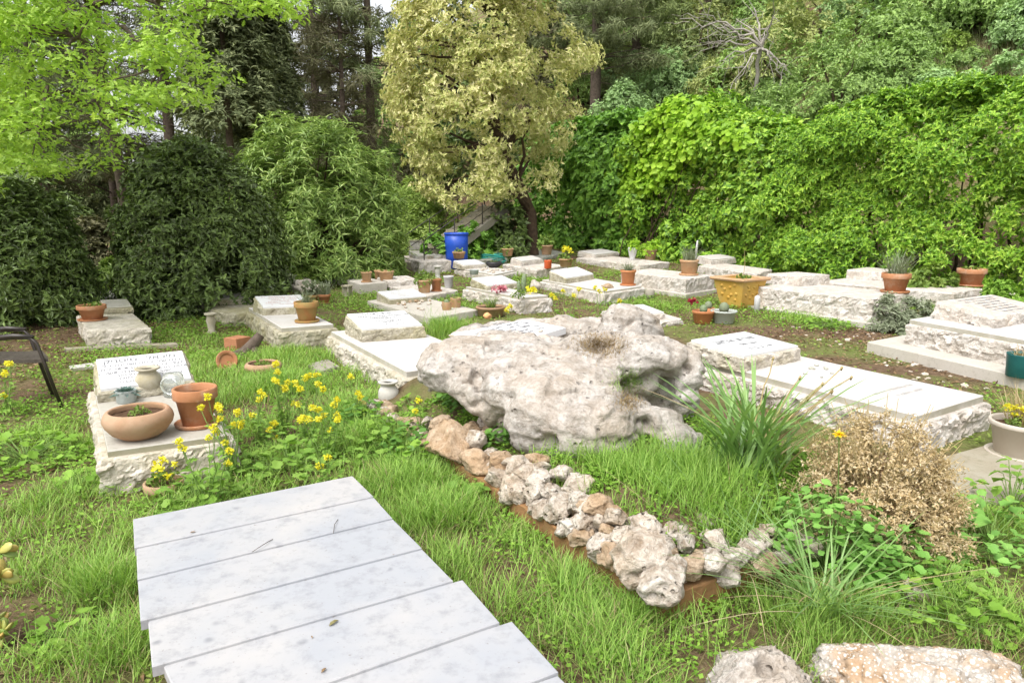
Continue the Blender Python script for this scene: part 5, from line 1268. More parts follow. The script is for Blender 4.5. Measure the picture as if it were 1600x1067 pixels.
A0, A1 = aty(624, 416, 16.9), aty(757, 320, 19.6)
dirS = A1 - A0; side = unit(np.cross(dirS, [0, 0, 1.0])); side = side * (1 if side[1] < 0 else -1)
wS = 0.8
def beam(a, b, wd, dp):
    sd = unit(np.cross(b - a, [0, 0, 1.0])) * wd / 2; dn = np.array([0, 0, -dp])
    V = [a - sd, a + sd, b + sd, b - sd]; V = V + [v + dn for v in V]
    return V, [(0, 1, 2, 3), (7, 6, 5, 4), (0, 4, 5, 1), (1, 5, 6, 2), (2, 6, 7, 3), (3, 7, 4, 0)]
for k, off in enumerate((0.0, wS)):
    V, F = beam(A0 + side * off, A1 + side * off, .12, .20); mk("side_wall", V, F, M['concrete'], st)
for k in range(10):
    c = A0 + dirS * ((k + .5) / 10) + side * wS / 2 + [0, 0, -.05]
    mb = MB(); mb.box(c, np.linalg.norm(dirS[:2]) / 10 * 1.25, wS - .15, .17, math.atan2(dirS[1], dirS[0])); mb.build("step", M['concrete_mossy'], st)
for k, off in enumerate((0.0, wS)):
    rl = thing("handrail", ("dark iron handrail on the left side of the stair" if k == 0 else "dark iron handrail on the right side of the stair, nearer the barrel"), "handrail", A0 + side * off)
    up = np.array([0, 0, .62])
    mb = MB(); mb.tube([A0 + side * off + up, A1 + side * off + up], .013, 8); mb.build("top_rail", M['iron'], rl, True)
    mb = MB(); mb.tube([A0 + side * off + up * .45, A1 + side * off + up * .45], .010, 8); mb.build("mid_rail", M['iron'], rl, True)
    for q in (0.0, .33, .66, 1.0):
        b_ = A0 + side * off + dirS * q; mb = MB(); mb.tube([b_ - [0, 0, .02], b_ + up * 1.02], .013, 8); mb.build("post", M['iron'], rl, True)
# small board behind the broad whitish grave
p = aty(650, 392, 17.6); s = p[1] / FPX
o = thing("notice_board", "small grey framed board standing at the stair foot", "board", p)
mb = MB(); mb.box(p + [0, 0, 8 * s], 18 * s, .03, 13 * s, .1); mb.build("panel", M['stone_grey'], o)
mb = MB()
mb.box(p + [0, 0, 15.5 * s], 21 * s, .05, 2 * s, .1); mb.build("frame_top", M['slab_cream'], o)
for dx in (-1, 1):
    mb = MB(); mb.box(p + [dx * 10 * s, 0.0, 5 * s], 2 * s, .045, 19 * s, .1); mb.build("frame_post", M['slab_cream'], o)
p = aty(770, 382, 17.9); s = p[1] / FPX; p[2] = g1(p[0], p[1]) + .05
mb = MB()
for k in range(7):
    a = np.linspace(0, 2 * math.pi, 26); rr = .24 + .02 * math.sin(k * 2.1)
    mb.tube(np.stack([p[0] + .02 * math.sin(k) + rr * 1.2 * np.cos(a), p[1] + rr * .8 * np.sin(a), p[2] + .03 * k + .02 * np.sin(a * 2 + k)], -1), .014, 6, False)
o = mb.build("garden_hose", M['hose'], None, True, origin=p); tag(o, "coil of teal garden hose beside the stair and the blue barrel", "hose")
p = aty(586, 392, 18.3)
V, F = rock_mesh(p, (.45, .3, .35), 611, 4, amp=.35)
o = mk("covered_heap", V, F, M['lime_bag'], None, True, origin=p); tag(o, "pale sheet-covered heap glimpsed behind the oleander", "covered heap")

# ================================================================== vegetation
def limb(a, b, r0, r1, sag=0.0, wob=0.06, n=6, seg=6):
    a, b = np.asarray(a, float), np.asarray(b, float)
    t = np.linspace(0, 1, n)[:, None]; L = np.linalg.norm(b - a)
    p = a + (b - a) * t; p[:, 2] += sag * L * (t[:, 0] * (1 - t[:, 0])) * 2
    p[1:-1] += RS.normal(size=(n - 2, 3)) * wob * L * 0.35
    return tube(p, r0 + (r1 - r0) * t[:, 0], seg, False)
def build_tubes(name, parts, mat, parent):
    mb = MB()
    for v, f in parts: mb.add(v, f)
    return mb.build(name, mat, parent, True)
def leaves_part(name, geos, mat, parent=None, origin=None, smooth=False):
    v, f = merge(geos) if isinstance(geos, list) else geos
    return mk(name, v, f, mat, parent, smooth, origin)
def shrub(name, label, cat, base, rad, mat, ncl, npc, L, Wd, tpl=T_LEAF, rosette=5, stem='twig', group=None, low=0.08, rc=0.22, fill=0.3, up=0.35, droop=0.0, stems=7, jit=0.6, top=None, squash=1.0, lumpy=0.34, boxy=1.0):
    base = np.asarray(base, float); rad = np.asarray(rad, float)
    root = thing(name, label, cat, base, group)
    d = rdir(ncl); d[:, 2] = np.abs(d[:, 2]) * 1.1 - low; d = unit(d)
    if boxy != 1.0: d = d * (1.0 / (np.sum(np.abs(d) ** (2 / boxy), 1) ** (boxy / 2)))[:, None]
    lump = 0.80 + (0.34 - lumpy) * 0.5 + lumpy * (fbm(d * 1.0 + base * 0.37, 1.6, 3, int(abs(base[0] * 13)) + 5) - 0.5) * 2
    k = np.where(RS.rand(ncl) < fill, rnd(0.35, 0.75, ncl), rnd(0.88, 1.02, ncl))
    C = base + np.array([0, 0, rad[2] * 0.0]) + d * rad * (lump * k)[:, None]
    C[:, 2] = np.maximum(C[:, 2], gz(C[:, 0], C[:, 1]) + 0.05)
    R = rc * float(np.mean(rad[:2])) * rnd(0.7, 1.3, ncl)
    g = clump_leaves(C, R, npc, L, Wd, tpl, rosette, up, 0.9, jit, hint=d, droop=droop, squash=squash)
    leaves_part("foliage", g, M[mat], root)
    if stems:
        idx = RS.choice(ncl, min(ncl, stems * 2), False)
        build_tubes("stem", [limb(base + np.array([rnd(-.12, .12), rnd(-.12, .12), -0.05]) * float(rad[0]), C[i], 0.03 * float(rad[0]) + .006, 0.006, 0.1) for i in idx], M[stem], root)
    return root

def base_at(px, Y): 
    p = aty(px, 400, Y); p[2] = g1(p[0], p[1]); return p
def top_h(py, Y, b): return aty(800, py, Y)[2] - b[2]

b = base_at(20, 10.4); shrub("laurel_bush", "dense dark laurel bush at the far left, behind the chair", "bush", b, (1.16, 1.2, top_h(262, 10.4, b) / 1.02), 'laurel', 250, 40, 0.082, 0.034, T_LEAF, 5, fill=0.25, low=0.05)
b = base_at(-250, 11.0); shrub("laurel_bush", "laurel bush continuing beyond the left picture edge", "bush", b, (1.7, 1.4, 2.6), 'laurel', 160, 18, 0.115, 0.046, T_DIA, 5)
b = base_at(312, 11.5); shrub("laurel_bush", "broad rounded dark laurel bush behind the mossy graves", "bush", b, (1.36, 1.25, top_h(208, 11.5, b) / 0.98), 'laurel', 330, 40, 0.080, 0.034, T_LEAF, 5, lumpy=0.20, boxy=0.9, fill=0.25, low=0.05)
b = base_at(175, 12.6); shrub("young_shrub", "small paler shrub in the gap between the two laurel bushes", "shrub", b, (0.4, 0.4, 0.8), 'oleander', 40, 22, 0.09, 0.04, T_DIA, 5)
b = base_at(495, 15.2); shrub("oleander", "tall grey-green oleander with narrow leaves behind the plastered grave", "shrub", b, (1.86, 1.6, top_h(180, 15.2, b) / 0.99), 'oleander', 360, 22, 0.17, 0.024, T_LONG, 6, lumpy=0.14, boxy=0.88, fill=0.25, up=0.7, low=0.02, stems=12)
b = base_at(645, 20.5); shrub("pale_shrub", "pale airy green shrub beside the stair", "shrub", b, (1.25, 1.2, top_h(262, 20.5, b)), 'pale', 130, 18, 0.13, 0.035, T_DIA, 5, up=0.6)
b = base_at(575, 21.5); shrub("pale_shrub", "yellow-green shrub showing between oleander and stair", "shrub", b, (1.2, 1.2, top_h(290, 21.5, b)), 'pale', 100, 18, 0.13, 0.035, T_DIA, 5, up=0.6)
b = base_at(150, 14.8); shrub("understory_bush", "dark bush added behind the gap between two laurel bushes, standing in for shade", "bush", b, (0.9, 0.7, 1.5), 'conifer_brown', 90, 18, 0.12, 0.05, T_DIA, 5)  # added filler bush; its dark leaf colour stands in for the gap's shade
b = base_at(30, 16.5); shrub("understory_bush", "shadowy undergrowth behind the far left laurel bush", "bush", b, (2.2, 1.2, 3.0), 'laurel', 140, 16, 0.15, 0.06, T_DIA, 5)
b = base_at(684, 17.2); shrub("ivy_mound", "low ivy mound at the left of the blue barrel", "ivy", b, (0.42, 0.45, 0.95), 'ivy', 50, 20, 0.10, 0.08, T_IVY, 3)
b = base_at(726, 17.8); shrub("ivy_mound", "ragged ivy right behind the blue barrel in front of the stair", "ivy", b, (0.42, 0.3, 1.35), 'ivy', 50, 16, 0.10, 0.08, T_IVY, 3)
b = base_at(752, 18.4); shrub("ivy_mound", "dark ivy mound spilling over the stair right of the blue barrel", "ivy", b, (0.5, 0.45, 1.25), 'ivy', 60, 18, 0.10, 0.08, T_IVY, 3)
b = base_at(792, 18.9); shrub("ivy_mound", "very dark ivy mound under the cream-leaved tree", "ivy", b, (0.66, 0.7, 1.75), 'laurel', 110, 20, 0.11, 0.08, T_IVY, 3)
b = base_at(655, 18.6); shrub("pale_shrub", "pale twiggy shrub hanging over the stair's lower steps", "shrub", b, (0.75, 0.6, 1.75), 'pale', 70, 16, 0.13, 0.035, T_DIA, 5, up=0.6)
b = base_at(745, 22.4); shrub("pale_shrub", "fresh green shrub at the top of the stair", "shrub", b, (1.2, 1.0, top_h(318, 22.4, b)), 'pale', 80, 18, 0.13, 0.04, T_DIA, 5)
b = base_at(418, 13.2); shrub("sage_shrub", "low grey-green herb shrub between the laurel and the succulents", "shrub", b, (0.62, 0.5, 0.55), 'sage', 60, 18, 0.06, 0.02, T_DIA, 5)
b = base_at(465, 13.9); shrub("sage_shrub", "low mixed herb shrub under the oleander with paler leaves", "shrub", b, (0.6, 0.5, 0.6), 'potgreen', 50, 16, 0.07, 0.03, T_DIA, 5)
b = base_at(1418, 9.6); shrub("dry_herb", "greyish dry herb shrub at the corner of the big grave with kerb plate", "shrub", b, (0.42, 0.42, 0.58), 'sage', 60, 18, 0.07, 0.016, T_DIA, 5, up=1.0)
b = base_at(1450, 12.3); shrub("herb_shrub", "green leafy herb between the long white grave and the hedge", "shrub", b, (0.55, 0.4, 0.62), 'potgreen', 50, 16, 0.08, 0.05, T_DIA, 5)
b = base_at(1575, 10.8); shrub("herb_shrub", "bright green herb clump beside the right-edge grave", "shrub", b, (0.42, 0.4, 0.55), 'clover', 50, 18, 0.07, 0.04, T_DIA, 5)

# ---- the cream-leaved tree
TY = 19.4
tb = aty(832, 374, TY); tb[2] = g1(tb[0], tb[1])
tr = thing("blossoming_tree", "tall tree with cream-yellow leaf clusters and a leaning brown trunk", "tree", tb)
trunk = np.array([tb - [0, 0, .1], aty(829, 335, TY), aty(808, 285, TY), aty(786, 240, TY), aty(772, 185, TY), aty(770, 110, TY + .2), aty(776, 30, TY + .2), aty(770, -60, TY + .2), aty(765, -140, TY)])
V, F = tube(trunk, [.19, .165, .15, .145, .13, .12, .10, .06, .02], 12, False); mk("trunk", V, F, M['bark_dark'], tr, True)
oy = [-150, -60, 0, 60, 100, 140, 180, 220, 260, 285, 305, 320]; ol = [690, 645, 628, 608, 602, 604, 610, 628, 640, 652, 672, 690]; orr = [830, 875, 862, 912, 938, 925, 895, 888, 885, 865, 760, 715]
C = []
while len(C) < 540:
    y = rnd(-150, 318); x = rnd(590, 945)
    l, r = np.interp(y, oy, ol), np.interp(y, oy, orr)
    if not (l + 10 < x < r - 10): continue
    u = 2 * (x - l) / (r - l) - 1
    dm = 2.3 * math.sqrt(max(0.05, 1 - u * u))
    dy = dm * (1 if RS.rand() < 0.28 else -1) * rnd(0.35, 1.0) if RS.rand() < 0.8 else rnd(-dm, dm)
    if fbm(np.array([[x / 60, y / 34, dy * .5]]), 1.0, 2, 8)[0] < 0.40: continue
    C.append(aty(x, y, TY + dy))
C = np.array(C)
ctr = C.mean(0); hint = unit((C - ctr) * [1, 1, .6])
leaves_part("crown", clump_leaves(C, 0.42, 26, 0.105, 0.048, T_DIA, 5, 0.5, 0.9, 0.6, hint, squash=0.7), M['cream'], tr)
br = []
for i in RS.choice(len(C), 70, False):
    k = np.argmin(np.linalg.norm(trunk - (C[i] - [0, 0, 0.8]), axis=1)); br.append(limb(trunk[k], C[i], .055, .012, 0.15))
build_tubes("branch", br, M['bark_dark'], tr)

# ---- the long hedge along the bank
ht = np.array([-3, 0, 1.93, 4.72, 6.14, 7.98, 8.88, 10.5, 11.85, 13.0, 14.07, 18]); hz = np.array([4.0, 4.1, 4.05, 3.9, 4.3, 3.55, 2.95, 3.6, 4.0, 3.8, 3.5, 3.4])
def hedge_clumps(t0, t1, n, sdepth=1.7, bulge=0.85, seed=0):
    C, H = [], []
    t = rnd(t0, t1, n * 3); top = np.interp(t, ht, hz)
    u = RS.rand(n * 3)
    face = u < 0.66
    z = np.where(face, top * RS.rand(n * 3) ** 0.8, top)
    s = np.where(face, 0.0, sdepth * RS.rand(n * 3))
    nz = fbm(np.stack([t * 1.1, z * 1.25, s * 0], -1), 1.0, 3, seed + 31)
    s = s - np.where(face, bulge * (nz - 0.35) * 2.0, 0) + np.where(face, 0.55 * sstep(0.75, 1.0, z / top) ** 2, 0) 
    z = z + np.where(face, 0, 0.7 * (nz - 0.5))
    p = HA[None] + HD[None] * t[:, None] + HN[None] * s[:, None]
    gr = gz(p[:, 0], p[:, 1]) * 0 + gz(HA[0] + HD[0] * t, HA[1] + HD[1] * t)
    P = np.stack([p[:, 0], p[:, 1], np.maximum(z, gr + .1)], -1)
    h = np.where(face[:, None], np.array([-HN[0], -HN[1], .25])[None], np.array([-.2 * HN[0], -.2 * HN[1], 1.0])[None])
    return P[:n], h[:n]
def hedge(name, label, t0, t1, ncl, mat, npc, L, Wd, tpl, ros, r=0.34, seed=0):
    C, h = hedge_clumps(t0, t1, ncl, seed=seed)
    m = HA + HD * (t0 + t1) / 2
    root = thing(name, label, "hedge", (m[0], m[1], g1(*m)))
    g = [clump_leaves(C, r, npc, L, Wd, tpl, ros, 0.35, 0.8, 0.6, h)]
    C2, h2 = hedge_clumps(t0, t1, int(ncl * 1.1), seed=seed + 5)
    g.append(clump_leaves(C2 + np.array([HN[0], HN[1], -.1]) * 0.5, r * 1.4, max(6, npc // 3), L * 1.25, Wd * 1.25, tpl, ros, 0.2, 0.7, 0.9))
    leaves_part("foliage", g, M[mat], root)
    st = []
    for _ in range(int((t1 - t0) * 3.5)):
        t = rnd(t0, t1); p = HA + HD * t + HN * rnd(.4, 1.2); z0 = g1(*p)
        st.append(limb((p[0], p[1], z0 - .1), (p[0] + rnd(-.4, .4), p[1] + rnd(-.4, .4), np.interp(t, ht, hz) * rnd(.6, .95)), .035, .01, 0.02, 0.05))
    build_tubes("stem", st, M['twig'], root)
    return root
hedge("ivy_hedge", "dark ivy-covered stretch of hedge right of the cream-leaved tree", -0.6, 4.6, 300, 'ivy', 30, 0.13, 0.11, T_IVY, 3, 0.38, 1)
hedge("ivy_hedge", "mid-green stretch of ivy hedge behind the white vase and the lavender pot", 4.6, 9.0, 400, 'hedge', 34, 0.095, 0.072, T_IVY, 4, 0.27, 2)
hedge("hedge", "bright green clipped shrub hedge behind the big rock-faced grave", 9.0, 12.3, 340, 'hedge', 36, 0.082, 0.036, T_LEAF, 6, 0.25, 3)
hedge("hedge", "bright green whorled shrub hedge reaching the right picture edge", 12.3, 17.0, 400, 'hedge', 38, 0.078, 0.034, T_LEAF, 6, 0.24, 4)
# lime vine thrown over the hedge
C = []
while len(C) < 120:
    x, y = rnd(955, 1165), rnd(152, 330)
    yt = np.interp(x, [955, 1000, 1040, 1070, 1120, 1165], [258, 206, 166, 160, 186, 215]); yb = np.interp(x, [955, 1000, 1040, 1100, 1165], [325, 330, 290, 235, 225])
    if not yt < y < yb: continue
    sl = (x - 800) / FPX; t = (sl * HA[1] - HA[0]) / (HD[0] - sl * HD[1]); Yv = HA[1] + HD[1] * t
    C.append(aty(x, y, Yv - 0.35 - rnd(0, .35)))
C = np.array(C); vr = thing("climbing_vine", "lime-green broad-leaved vine climbing over the ivy hedge", "vine", (C[:, 0].mean(), C[:, 1].mean() + .3, 0.3))
leaves_part("foliage", clump_leaves(C, 0.30, 46, 0.125, 0.11, T_ROUND, 1, 0.3, 0.9, 0.5, np.tile([[-HN[0], -HN[1], .5]], (len(C), 1)), droop=0.4), M['vine'], vr)
build_tubes("stem", [limb((C[:, 0].mean() + rnd(-1, 1), C[:, 1].mean() + .4, .3), C[i], .02, .006, .05) for i in RS.choice(len(C), 14, False)], M['twig'], vr)

# ---- oak spreading from the left
OB = base_at(196, 12.4)
oak = thing("oak_tree", "spring-green oak reaching in from the left with lobed leaves", "tree", OB)
otr = np.array([OB - [0, 0, .1], aty(192, 300, 12.4), aty(184, 250, 12.3), aty(165, 150, 12.0), aty(120, 40, 11.6), aty(60, -80, 11.2), aty(20, -220, 11.0)])
V, F = tube(otr, [.10, .085, .08, .08, .075, .065, .04], 12, False); mk("trunk", V, F, M['bark'], oak, True)
oy = [-160, 0, 40, 80, 120, 160, 200, 240, 280, 305]; orr = [330, 275, 262, 318, 350, 328, 252, 206, 130, 96]
C = []
while len(C) < 225:
    y = rnd(-170, 295); x = rnd(-220, 350)
    if x > np.interp(y, oy, orr) - 12: continue
    if fbm(np.array([[x / 95, y / 48, 0.3]]), 1.0, 2, 12)[0] < 0.43: continue
    C.append(aty(x, y, rnd(7.6, 11.2)))
for x, y in ((290, -12), (330, 2), (365, 8), (400, -4), (430, 8), (448, 16), (310, 12), (380, -22), (420, -24), (270, 30)): C.append(aty(x, y, rnd(7.8, 8.6)))
C = np.array(C)
leaves_part("crown", clump_leaves(C, 0.36, 120, 0.085, 0.046, T_OAK, 1, 0.75, 0.6, 0.5, None, squash=0.42, droop=0.25), M['oak'], oak)
lb = []
for q in ((-60, 120, 8.6), (120, 60, 8.4), (250, 110, 8.6), (60, 200, 8.6), (200, -40, 8.4), (-120, -40, 8.6), (330, 5, 8.3), (160, 190, 9.4)):
    e = aty(*q); k = np.argmin(np.linalg.norm(otr[2:] - (e - [0, 0, 0.2]), axis=1)) + 2; lb.append(limb(otr[k], e, .055, .018, 0.12, 0.08, 8))
    d = np.linalg.norm(C - e, axis=1)
    for i in np.argsort(d)[:9]: lb.append(limb(e + (C[i] - e) * 0.0, C[i], .016, .005, 0.05, 0.08))
build_tubes("limb", lb, M['bark'], oak)

# ---- conifers of the wood behind
def conifer(label, px, Y, H, rad, z0, mat='conifer', seed=0, dens=1.0, rtrunk=0.2, dead=4, lean=0.0, name="conifer_tree", group=None):
    b = base_at(px, Y); root = thing(name, label, "tree", b, group)
    tp = np.array([b - [0, 0, .2], b + [lean * .3, 0, H * .33], b + [lean * .6, .1, H * .66], b + [lean, 0, H]])
    V, F = tube(tp, [rtrunk, rtrunk * .8, rtrunk * .5, .03], 10, False); mk("trunk", V, F, M['bark'], root, True)
    tb_, geo = [], []
    z = z0; Cs, Hs = [], []
    while z < H - .3:
        f = (z - z0) / (H - z0); rr = rad * (1 - f ** 1.6 * .85) * rnd(.75, 1.1)
        for k in range(RS.randint(3, 6)):
            a = rnd(0, 6.283); d = np.array([math.cos(a), math.sin(a), 0])
            c0 = b + np.array([lean * z / H, 0, z]); L = rr * rnd(.7, 1.1)
            e = c0 + d * L + [0, 0, rnd(-.15, .25) * L]
            tb_.append(limb(c0, e, .035, .008, rnd(-.05, .12)))
            for q in np.linspace(.3, 1.0, max(3, int(L / .35))):
                Cs.append(c0 + (e - c0) * q + [0, 0, -.08 * q]); Hs.append(d * .8)
        z += rnd(.35, .65)
    for _ in range(dead):
        zz = rnd(1.2, z0); a = rnd(0, 6.283); c0 = b + [lean * zz / H, 0, zz]; tb_.append(limb(c0, c0 + np.array([math.cos(a), math.sin(a), rnd(-.2, .1)]) * rnd(.8, 1.8), .02, .004, -.1))
    build_tubes("branch", tb_, M['bark'], root)
    Cs, Hs = np.array(Cs), np.array(Hs)
    leaves_part("crown", clump_leaves(Cs, 0.34, int(9 * dens), 0.30, 0.030, T_DIA, 5, 0.1, 0.6, 0.8, Hs, squash=0.55, droop=0.35), M[mat], root)
    return root
def cypress(label, px, Y, H, rad, mat='conifer', n=260):
    b = base_at(px, Y); root = thing("cypress_tree", label, "tree", b)
    V, F = tube([b - [0, 0, .1], b + [0, 0, H * .95]], [.16, .02], 8, False); mk("trunk", V, F, M['bark'], root, True)
    z = rnd(0.3, 1, n) ** 0.9 * H; a = rnd(0, 6.283, n); r = rad * (1 - (z / H) ** 3) * rnd(.6, 1.05, n) * (0.8 + .4 * fbm(np.stack([a, z * .8, 0 * z], -1), 1, 2, 3))
    C = b + np.stack([np.cos(a) * r, np.sin(a) * r, z], -1)
    leaves_part("crown", clump_leaves(C, 0.42, 26, 0.20, 0.05, T_DIA, 5, 0.9, 0.7, 0.5, np.stack([np.cos(a), np.sin(a), .6 + 0 * a], -1)), M[mat], root)
    return root
cypress("dense dark cypress column behind the laurel and oleander", 372, 22.5, 10.5, 1.35, n=420)
cypress("second dark cypress, half hidden behind the first", 432, 24.5, 9.5, 1.0, n=260)
conifer("grey-trunked conifer standing straight right of the oleander's top", 587, 27, 15, 2.6, 5.5, 'conifer', rtrunk=.19, dead=22, dens=1.0)
conifer("dark conifer with a bare trunk at the upper left", 281, 27, 15, 2.6, 4.5, 'conifer', rtrunk=.22, dead=16)
conifer("brownish conifer between cypress and grey-trunked conifer", 505, 31, 14, 3.0, 2.6, 'conifer_brown', rtrunk=.22, dead=14, dens=1.2)
conifer("brown-tinged conifer with drooping dead twigs behind the oleander", 545, 26, 11, 2.0, 2.2, 'conifer_brown', rtrunk=.13, dead=20, dens=0.9)
conifer("tall conifer behind the oak's crown at far left", 80, 26, 15, 3.2, 2.5, 'conifer', rtrunk=.24, dens=1.2)
conifer("conifer beyond the left edge of the picture", -90, 24, 14, 3.2, 2.0, 'conifer', rtrunk=.24, dens=1.2)
conifer("shadowy conifer in the gap behind the oak trunk", 190, 30, 14, 3.2, 1.2, 'conifer_brown', rtrunk=.22, dens=1.2)
conifer("slim conifer with brownish needles behind the cypress", 440, 33, 15, 2.8, 2.0, 'conifer', rtrunk=.2, dens=1.1)
conifer("dark pine behind the upper right of the cream-leaved tree", 925, 33, 15, 3.4, 3.0, 'conifer', rtrunk=.26, dens=1.4)
conifer("dark pine left of the bleached branches, high on the bank", 985, 36, 14, 3.4, 2.0, 'pine', rtrunk=.26, dens=1.4)
conifer("olive pine spreading above the bleached branches", 1085, 38, 12, 4.2, 1.5, 'pine', rtrunk=.26, dens=1.5)
far = [(-180, 36), (-40, 38), (60, 41), (130, 37), (345, 38), (400, 43), (545, 42), (640, 38), (700, 42), (760, 36), (830, 40), (880, 44)]
for k, (px, Y) in enumerate(far):
    b = base_at(px, Y); H = rnd(9, 13)
    root = shrub("woodland_tree", "dark broad tree in the wood far behind the cemetery", "tree", b + [0, 0, 0.0], (rnd(2.3, 3.2), 2.6, H), ['conifer', 'laurel', 'conifer_brown', 'hill_a'][k % 4], 90, 16, 0.34, 0.14, T_DIA, 5, 'bark', "trees of the wood far behind", low=0.0, rc=0.26, fill=0.35, stems=5)

for k, px in enumerate(range(-160, 640, 66)):
    b = base_at(px + rnd(-15, 15), rnd(27, 33)); r = rnd(1.6, 2.4)
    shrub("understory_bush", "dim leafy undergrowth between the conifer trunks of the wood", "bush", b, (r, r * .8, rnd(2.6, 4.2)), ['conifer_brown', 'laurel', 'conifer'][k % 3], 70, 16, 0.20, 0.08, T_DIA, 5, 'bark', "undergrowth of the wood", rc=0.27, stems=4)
# ---- shrubs of the bank on the right
def hill_pt(px, s):
    sl = (px - 800) / FPX; t = (sl * (HA[1] + HN[1] * s) - (HA[0] + HN[0] * s)) / (HD[0] - sl * HD[1])
    p = HA + HD * t + HN * s; return np.array([p[0], p[1], g1(*p)])
HILL = [("young green bush filling the slope left of the dead branches", 1000, 5.2, (1.4, 1.2, 2.3), 'hill_a'), ("olive bush beside the pine trunk above the ivy hedge", 955, 11.0, (1.7, 1.4, 2.6), 'hill_c'), ("pale bush half hidden behind the lime vine's crest", 1040, 10.5, (1.6, 1.4, 2.3), 'hill_b'), ("dense olive shrub dome above the ivy hedge", 1065, 6.5, (1.5, 1.4, 2.2), 'hill_c'), ("blue-green bush left of the olive dome on the bank", 965, 7.5, (1.6, 1.4, 2.6), 'hill_b'), ("tall leafy bush in the middle of the bank", 1290, 8.0, (2.1, 1.8, 3.4), 'hill_a'),
        ("rounded bush right of the tall leafy one on the bank", 1370, 9.5, (1.6, 1.5, 2.4), 'hill_a'), ("grey-green broom bush just above the dip in the hedge", 1200, 4.6, (1.3, 1.0, 1.1), 'hill_b'), ("deep green bush behind the dip in the hedge", 1180, 7.2, (1.5, 1.3, 2.3), 'hill_a'),
        ("low grey bush at the edge of the dry grass slope", 1450, 9.0, (1.2, 1.0, 1.0), 'hill_b'), ("dark shrub at the head of the dry grass slope", 1500, 14, (1.7, 1.5, 1.9), 'hill_a'), ("pale sage bush at the top right of the bank", 1580, 12.5, (1.5, 1.3, 1.7), 'hill_b'),
        ("leafy bush at the upper right corner of the picture", 1550, 17, (2.2, 1.9, 2.8), 'hill_a'), ("olive bush behind the rounded one on the bank", 1440, 15, (2.0, 1.7, 2.6), 'hill_c'), ("bush in shadow behind the blossoming tree's right side", 930, 4.5, (1.3, 1.1, 2.0), 'hill_c'),
        ("feathery light bush above the lime vine", 1110, 9.5, (1.5, 1.4, 2.2), 'hill_c'), ("small tree with light crown at the top of the bank", 1345, 15, (2.3, 2.0, 3.6), 'hill_b')]
for lab, px, s, r, m in HILL:
    shrub("hillside_bush", lab, "bush", hill_pt(px, s), r, m, 120, 32, 0.105, 0.048, T_DIA, 5, rc=0.24)
for px, s_, r in ((1420, 10.6, .8), (1475, 11.4, .7), (1530, 10.4, .9), (1590, 11.0, .8), (1500, 9.2, .7), (1560, 8.8, .9), (1620, 9.6, 1.0), (1450, 12.4, .9)):
    shrub("hillside_bush", "low scrub bush on the open grassy slope at the upper right", "bush", hill_pt(px, s_), (r, r * .8, r * .75), ['hill_b', 'pale', 'hill_a'][int(px) % 3], 40, 16, 0.11, 0.045, T_DIA, 5, group="scrub on the grassy slope", rc=0.26, stems=4)
k = 0
for s in (11, 14.5, 18.5, 23, 28):
    for px in range(880, 1760, 88):
        p = hill_pt(px + rnd(-35, 35), s + rnd(-1.2, 1.2))
        if 1400 < px < 1640 and s < 13: continue
        m = ['hill_a', 'hill_c', 'hill_b', 'pine', 'hill_a'][RS.randint(5)]
        r = rnd(1.5, 2.6)
        kind = "hillside_bush" if s < 20 else "woodland_tree"
        desc = {'hill_a': "mid-green", 'hill_c': "olive", 'hill_b': "grey-green", 'pine': "dark feathery"}[m]
        shrub(kind, f"{desc} bush in the thicket high on the bank" if s < 20 else f"{desc} tree crown along the top of the bank", "bush" if s < 20 else "tree", p, (r, r * .9, r * rnd(1.0, 1.6) * (1.5 if s > 20 else 1)), m, 64, 28, 0.145, 0.065, T_DIA, 5, 'twig', "thicket on the bank", rc=0.27, stems=4)
# bleached dead tree on the bank
db = hill_pt(1150, 7.6); dY = db[1]
dt = thing("dead_tree", "bleached leafless tree with pale forked branches on the bank", "dead tree", db)
tips = [(1092, 22), (1105, 68), (1130, 95), (1150, 30), (1178, 12), (1195, 45), (1205, 95), (1230, 110), (1160, 110), (1062, 30), (1120, 45), (1210, 20)]
f0 = aty(1190, 75, dY - 1.2); t_ = [limb(db, f0, .09, .06, .0, .05, 8)]
for q in tips:
    e = aty(q[0], q[1], dY - 1.2 + rnd(-.8, .5)); t_.append(limb(f0, e, .05, .012, .12, .10, 8))
    for _ in range(7):
        a = f0 + (e - f0) * rnd(.4, .95); t_.append(limb(a, a + RS.normal(size=3) * .45 + (e - f0) * .2 + [0, 0, -.1], .014, .004, 0, .12, 5, 5))
build_tubes("branch", t_, M['twig_grey'], dt)
# dry grass on the slope
n = 26000
sx = rnd(6, 14, n); tx = rnd(8, 30, n)
P2 = HA[None] + HD[None] * (tx - 8)[:, None] * 1.0 + HN[None] * sx[:, None]
P3 = np.c_[P2, gz(P2[:, 0], P2[:, 1])]
v, f = blades(P3, rnd(.25, .6, n), 0.02, .5, .5)
tag(mk("dry_grass", v, f, M['slope_grass']), "dry straw-coloured grass on the bank above the hedge", "grass", kind='stuff')

